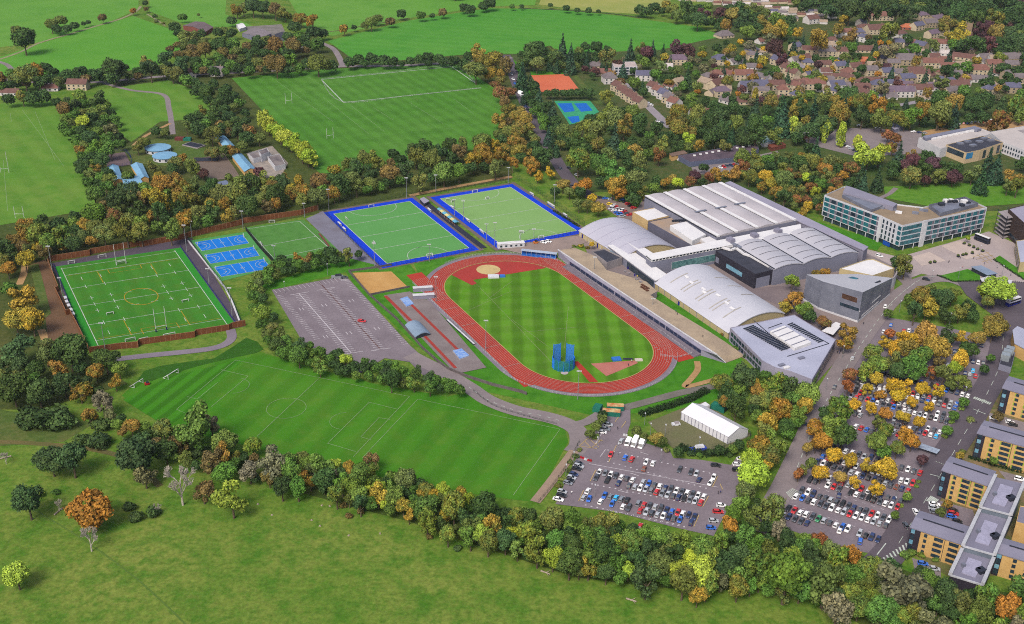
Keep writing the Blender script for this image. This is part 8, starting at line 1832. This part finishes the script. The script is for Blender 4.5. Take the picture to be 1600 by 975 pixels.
for i, (x, y) in enumerate(((103, 470), (105, 476), (108, 482), (112, 489), (115, 495))):
    p = G(x, y); t = thing('team_bench', p, f'white shelter against the left fence of the rugby turf, {nth(i+1)} from the top', 'bench', 'team benches', TH, local=True); b = M(); b.box((0, .6, .1), (3.6, .12, 2)); b.obj('back_panel', wall_white, t, loc=(0, 0, 0)); b = M(); b.box((0, 0, 2.12), (3.6, 1.5, .1)); b.obj('roof', wall_white, t, loc=(0, 0, 0)); b = M(); b.box((0, .1, .1), (3.4, .5, .45)); b.obj('seat', dark, t, loc=(0, 0, 0))
# ---- marquee
A, B, C, D = [G(*q) for q in ((1064, 656), (1136.5, 694.5), (1167.5, 683), (1097, 645))]; he, hr = 4.2, 7.2
t = thing('marquee', centre([A, B, C, D]), 'long white marquee with ridged roof beside the wood', 'marquee'); tw = mat('tent_white', S(246, 246, 252), S(236, 236, 244), .1, .02, rough=.6)
w = M(); w.prism([A[:2], B[:2], C[:2], D[:2]], 0, he, top=False); u = Vector((0, 0, 1)); m1, m2 = (A+D)/2+u*hr, (B+C)/2+u*hr
w.add([A+u*he, D+u*he, m1], [(0, 1, 2)]); w.add([B+u*he, m2, C+u*he], [(0, 1, 2)]); w.obj('wall', tw, t)
r = M(); q = (D-A).normalized()*.25; x = (B-A).normalized()*.3
r.quad(A-q-x+u*(he-.1), B-q+x+u*(he-.1), m2+x+u*.05, m1-x+u*.05); r.quad(C+q+x+u*(he-.1), D+q-x+u*(he-.1), m1-x+u*.05, m2+x+u*.05); r.obj('roof', tw, t)
for k in range(14):
    c = A+(B-A)*(k/13); mm = M(); mm.tube(c-q*.7, c-q*.7+u*he, .12, .12, 5); mm.obj('pole', wall_lilac, t)
A2 = [G(*q) for q in ((1093, 642), (1100, 646), (1108, 643), (1101, 638))]; mm = M(); mm.prism(A2, 0, 3.6); mm.obj('porch', tw, t)
mesh_fence('court_fence', [(1112, 702), (1140, 698), (1172, 686), (1166, 674)], 2.6, 'dark mesh fence round the low corner of the marquee court', mesh_d)
# ---- cabins beside the track
rust = mat('rusty_cream', S(226, 206, 150), S(206, 120, 70), .45, .1); teal_g = mat('cabin_green', S(40, 130, 110), S(32, 112, 96), .4, .1)
for x, y, L_, W_, a, rm, l in ((933.5, 641.5, 4.5, 3.6, 1.2, teal_g, 'small teal site cabin, left of the two patchy roofed ones'), (961, 640, 8, 3.2, -.05, rust, 'green container with patchy rusty roof, upper of two'), (955, 648.5, 8.4, 3.4, -.1, rust, 'green container with patchy rusty roof, lower of two'), (1123, 640, 7, 4, -.6, teal_g, 'teal container half hidden by the marquee wood')):
    p = G(x, y); t = thing('container', p, l, 'container', 'green containers', a, local=True); b = M(); b.box((0, 0, .05), (L_, W_, 2.5)); b.obj('wall', teal_g, t, loc=(0, 0, 0)); b = M(); b.box((0, 0, 2.56), (L_-.1, W_-.1, .1)); b.obj('roof', rm, t, loc=(0, 0, 0)); b = M(); b.box((L_/2+.02, 0, .3), (.06, 1.6, 2)); b.obj('door', dark, t, loc=(0, 0, 0))
def lump(name, x, y, L_, W_, H, a, label, cat, m1, m2=None):
    p = G(x, y); t = thing(name, p, label, cat, None, a, local=True); b = M(); b.box((0, 0, .1), (L_, W_, H*.6), taper=.95); b.obj('body', m1, t, loc=(0, 0, 0)); b = M(); b.box((L_*.1, 0, .12+H*.6), (L_*.55, W_*.8, H*.4), taper=.8); b.obj('top', m2 or m1, t, loc=(0, 0, 0))
    for sx in (-1, 1):
        for s in (-1, 1): q = M(); q.tube((sx*L_*.32, s*W_*.4, .3), (sx*L_*.32, s*W_*.52, .3), .3, .3, 8); q.obj('wheel', tyre, t, loc=(0, 0, 0))
redm = mat('red_metal', S(200, 40, 50), rough=.4)
lump('mower', 230, 601, 2.4, 1.6, 1.6, .4, 'red ride-on mower beside the left portable goal', 'mower', redm, dark)
lump('trailer', 1090, 704, 8, 2.4, 2.6, .3, 'blue and white covered trailer at the corner of the marquee court', 'trailer', mat('trailer_blue', S(60, 80, 190)), matwhite)
lump('trailer', 1056, 664, 4, 2, 1.6, .2, 'white trailer on the worn court left of the marquee', 'trailer', matwhite, concrete)
lump('tractor', 837, 380.5, 3, 1.8, 2.2, .3, 'orange tractor beside the lime hockey pitch', 'tractor', mat('orange_metal', S(225, 130, 50)), dark)
lump('loader', 527, 434.5, 7, 2.2, 2.4, .2, 'silver trailer parked at the top of the empty car park', 'trailer', steel, dark)
for i, (x, y) in enumerate(((910, 717), (916, 719.5), (921, 721), (977, 681.5), (998, 676.5))):
    p = G(x, y); t = thing('road_barrier', p, 'red and white plastic barrier '+['by the left hedge, leftmost of three', 'by the left hedge, middle of three', 'by the left hedge, rightmost of three', 'behind the silver car near the vans', 'behind the tall vans in the bushes'][i], 'barrier', 'plastic road barriers', _ra, local=True)
    for s in (-1, 1): b = M(); b.box((s*.55, 0, .1), (1.05, .5, 1.05), taper=.8); b.obj('segment', redm if (s+i) % 2 else matwhite, t, loc=(0, 0, 0))
# bicycle shelter between the car parks
P_ = [G(*q, 2.2) for q in ((1434, 699), (1464, 709), (1469, 703), (1440, 693))]; t = thing('cycle_shelter', centre(P_), 'glassy white roofed cycle shelter between the right-hand car parks', 'shelter')
r = M(); r.prism(P_, 2.2, 2.35, bottom=True); r.obj('roof', mat('roof_clear', S(190, 206, 224), S(150, 160, 180), .6, .1, rough=.3), t)
for p in P_: b = M(); c = centre(P_)*.08+Vector((p.x, p.y, 0))*.92; b.tube(c, c+Vector((0, 0, 2.2)), .08, .08, 6); b.obj('post', dark, t)
# canopy by the solar block
P_ = [G(*q, 3.5) for q in ((1284, 517), (1306, 503), (1316, 507), (1302, 523))]; t = thing('entrance_canopy', centre(P_), 'white curved entrance canopy between rust and yellow trees', 'canopy'); r = M(); r.prism(P_, 3.3, 3.6, bottom=True); r.obj('roof', roof_white, t)
for p in P_: b = M(); c = centre(P_)*.1+Vector((p.x, p.y, 0))*.9; b.tube(c, c+Vector((0, 0, 3.3)), .1, .1, 6); b.obj('post', dark, t)
# caged court of the left school, and yard things
mesh_fence('court_cage', [(161, 243), (195, 238), (205, 258), (168, 262)], 3, 'blue posted cage of the school court', mesh_b); field('court_ground', [(161, 243), (195, 238), (205, 258), (168, 262)], Z4, mat('court_brown', S(128, 110, 112), S(112, 96, 100), .1, .1))
for x, y, L_, W_, H, a, l, m1 in ((283, 219, 9, 4, 2.2, 0, 'dark red shed beside the green one', mat('shed_red', S(120, 60, 56))), (293, 219.5, 6, 4, 2.2, 0, 'teal green shed beside the red one', teal_g), (303, 228, 16, 9, .8, -.5, 'white framed cold frame on the school lawn', concrete), (322, 250, 20, 10, .3, .1, 'brown garden bed in the school yard', soil)):
    p = G(x, y); t = thing('garden_shed' if H > 1 else 'garden_bed', p, l, 'shed' if H > 1 else 'garden bed', None, a, local=True); b = M(); b.box((0, 0, .1), (L_, W_, H)); b.obj('wall', m1, t, loc=(0, 0, 0)); b = M(); b.box((0, 0, .12+H), (L_*.92, W_*.9, .2), taper=.9); b.obj('roof' if H > 1 else 'soil', dark if H < 2 else m1, t, loc=(0, 0, 0))
# plaza planters, poles, bollards
for i, (x, y) in enumerate(((1453, 412), (1460, 411), (1497, 402), (1504, 400), (1509, 399), (1519, 397), (1506, 382), (1514, 385), (1521, 388), (1527, 391), (1535, 394))):
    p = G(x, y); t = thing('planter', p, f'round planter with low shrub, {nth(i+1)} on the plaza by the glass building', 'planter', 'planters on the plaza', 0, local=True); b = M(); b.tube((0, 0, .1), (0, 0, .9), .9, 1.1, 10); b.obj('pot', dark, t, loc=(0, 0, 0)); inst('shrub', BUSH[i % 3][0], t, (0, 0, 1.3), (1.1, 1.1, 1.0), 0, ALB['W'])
for i in range(7):
    p = G(1586+i*3.2, 441+i*.6); t = thing('bollard', p, f'black bollard, {nth(i+1)} from left by the bus stop', 'bollard', 'bollards by the bus stop'); b = M(); b.tube(p, p+Vector((0, 0, 1)), .14, .12, 8); b.obj('post', dark, t); b = M(); b.tube(p+Vector((0, 0, 1.003)), p+Vector((0, 0, 1.12)), .17, .1, 8); b.obj('cap', dark, t)
# stones and logs in the pasture
log_m = mat('dead_wood', S(190, 176, 160), S(160, 146, 130), 1, .15)
for i, (x, y, L_, a) in enumerate(((92, 800, 5, 1.2), (8, 716, 5, .5), (986, 939, 4, -.5), (852, 896, 4, -.6))):
    p = G(x, y); t = thing('fallen_log', p, 'pale fallen log '+['below the oaks beside the orange tree', 'at the edge of the pasture by the bramble', 'in the grass below the lime tree of the belt', 'in the grass below the belt'][i], 'log', None, a, local=True)
    b = M(); b.tube((-L_/2, 0, .35), (L_/2, .3, .4), .35, .22, 7); b.obj('trunk', log_m, t, loc=(0, 0, 0)); b = M(); b.tube((0, 0, .4), (L_*.3, 1.6, .9), .16, .06, 5); b.tube((L_*.2, 0, .4), (L_*.55, -1.2, .7), .14, .05, 5); b.obj('limb', log_m, t, loc=(0, 0, 0))
for i, (x, y) in enumerate(((487, 813), (503, 790), (515, 791), (500, 822), (545, 837), (594, 834), (403, 788), (425, 805))):
    p = G(x, y); t = tag(M().box((p.x, p.y, -.05), (.9, .7, .5), i, taper=.6).obj('stone', log_m), f'small pale stone in the pasture, {nth(i+1)} along the worn track below the belt', 'stone', 'stones in the pasture')
# ---- people: one skinned figure in two poses
skinm = mat('skin', S(210, 160, 130)); hairm = mat('hair', S(60, 46, 40)); shoe = mat('shoe', S(40, 38, 42))
topm = tint_mat('clothing', .85, .1); jeans = mat('trousers', S(52, 56, 78))
def figure(stride):
    """a standing or walking body grown from its joints"""
    s = stride; J = [((0, 0, .95), .135), ((0, 0, 1.2), .13), ((0, .0, 1.42), .155), ((0, 0, 1.52), .06), ((0, .01, 1.62), .095), ((0, .015, 1.72), .085),
        ((.19, 0, 1.40), .06), ((.25, -.08*s*4, 1.13), .047), ((.25, .10*s+.12*s, .90), .038), ((-.19, 0, 1.40), .06), ((-.25, .08*s*4, 1.13), .047), ((-.25, -.1*s-.1*s, .90), .038),
        ((.10, 0, .86), .095), ((.105, .17*s*2, .50), .062), ((.11, .06*s*2, .09), .045), ((.11, .06*s*2+.16, .04), .04),
        ((-.10, 0, .86), .095), ((-.105, -.08*s*2, .50), .062), ((-.11, -.24*s*2, .09), .045), ((-.11, -.24*s*2+.16, .04), .04)]
    E_ = [(0, 1), (1, 2), (2, 3), (3, 4), (4, 5), (2, 6), (6, 7), (7, 8), (2, 9), (9, 10), (10, 11), (0, 12), (12, 13), (13, 14), (14, 15), (0, 16), (16, 17), (17, 18), (18, 19)]
    me = bpy.data.meshes.new('body'); me.from_pydata([j[0] for j in J], E_, []); o = bpy.data.objects.new('figure', me); COL.objects.link(o)
    md = o.modifiers.new('skin', 'SKIN'); sv = me.skin_vertices[0].data
    for i, j in enumerate(J): sv[i].radius = (j[1], j[1]); sv[i].use_root = i == 0
    o.modifiers.new('sub', 'SUBSURF').levels = 1
    dg = bpy.context.evaluated_depsgraph_get(); m2 = bpy.data.meshes.new_from_object(o.evaluated_get(dg)); bpy.data.objects.remove(o)
    m2.materials.clear()
    for mm_ in (topm, jeans, skinm, hairm, shoe): m2.materials.append(mm_)
    for p in m2.polygons:
        c = p.center; p.material_index = 3 if c.z > 1.70 or (c.z > 1.6 and c.y < -.03) else 2 if c.z > 1.5 or (abs(c.x) > .2 and c.z < .98) else 0 if c.z > .92 else 1 if c.z > .12 else 4
        p.use_smooth = True
    m2.name = 'person'; return m2
FIG = [figure(0.05), figure(.55)]
PC = {'k': ('black', (.02, .02, .025)), 'n': ('navy', (.02, .03, .1)), 'w': ('white', (.7, .7, .7)), 'r': ('red', (.4, .03, .03)), 'g': ('grey', (.2, .2, .22)), 'b': ('blue', (.04, .12, .4)), 'y': ('yellow', (.6, .45, .04))}
def person(x, y, c, walk, rz, label, z=.28):
    p = G(x, y, z); o = bpy.data.objects.new('person', FIG[walk]); COL.objects.link(o); o.location = p; o.rotation_euler = (0, 0, rz); o.color = (*PC[c][1], 1)
    tag(o, f'person in {PC[c][0]} top {"walking" if walk else "standing"} {label}', 'person', 'people about the campus')
for i, (x, y, c, wk, l) in enumerate(((965, 671, 'k', 1, 'into the lower car park'), (1122, 772, 'k', 1, 'left of a pair near the car park exit'), (1125.5, 771, 'n', 1, 'right of a pair near the car park exit'), (893, 772, 'w', 1, 'at the left end of the second double row'), (1104, 824, 'k', 0, 'beside the cars at the right-hand trees'),
    (1482, 411, 'k', 1, 'in the middle of the plaza'), (1483, 409, 'g', 1, 'beside another in the middle of the plaza'), (1521, 405, 'k', 1, 'right of the plaza centre'), (1504, 419, 'r', 0, 'above the triangular lawn'), (1538, 413, 'n', 1, 'near the long bus shelter'), (1500, 405, 'k', 0, 'between the planters'), (1531, 363, 'k', 0, 'under the edge of the glass building'), (1579, 431, 'n', 0, 'by the bus stop shrubs'), (1588, 414, 'k', 1, 'near the shops'), (1558, 419, 'g', 1, 'on the path right of the shelter'),
    (1276, 588, 'k', 1, 'outside the solar roofed block, first of four'), (1279, 590, 'n', 1, 'outside the solar roofed block, second of four'), (1274, 594, 'k', 1, 'outside the solar roofed block, third of four'), (1271, 597, 'g', 1, 'outside the solar roofed block, last of four'), (1349, 507, 'k', 1, 'on the road below the angular hall'), (1382, 463, 'k', 1, 'at the tip of the angular hall'), (1308, 552, 'k', 0, 'right of the solar roof, first of three'), (1311, 553, 'n', 0, 'right of the solar roof, second of three'), (1313, 550, 'k', 0, 'right of the solar roof, third of three'),
    (1422, 503, 'k', 1, 'above the upper car park'), (872, 408, 'k', 0, 'near the covered blue stand'), (905, 428, 'g', 0, 'leaning on the rail of the home straight'), (982, 572, 'k', 0, 'by the pink landing sector'), (987, 566, 'w', 1, 'beside the pink landing sector'), (1525, 662, 'k', 1, 'on the pavement of the straight road'))):
    person(x, y, c, wk, i*1.3, l)
for x, y, c, l in ((1058, 492, 'k', 'on the terrace walking down, nearer the lawn'), (1056, 488, 'n', 'on the terrace beside another'), (1098, 527, 'k', 'low on the terrace'), (996, 434, 'y', 'among the terrace tables')): person(x, y, c, 0, .5, l, ht)
# ---- thin autumn haze over the whole valley
hz = M(); hz.prism([(-5200, -400), (5200, -400), (5200, 7400), (-5200, 7400)], -1.0, CH+12, bottom=True)
hm = bpy.data.materials.new('haze'); hm.use_nodes = True; ht_ = hm.node_tree; ht_.nodes.remove(ht_.nodes['Principled BSDF'])
pv = ht_.nodes.new('ShaderNodeVolumePrincipled'); pv.inputs['Density'].default_value = .000022; pv.inputs['Color'].default_value = (.80, .88, 1, 1); pv.inputs['Anisotropy'].default_value = .2
ht_.links.new(pv.outputs[0], ht_.nodes['Material Output'].inputs['Volume'])
tag(hz.obj('haze', hm), kind='stuff')
SC.cycles.volume_bounces = 0; SC.cycles.volume_step_rate = 10
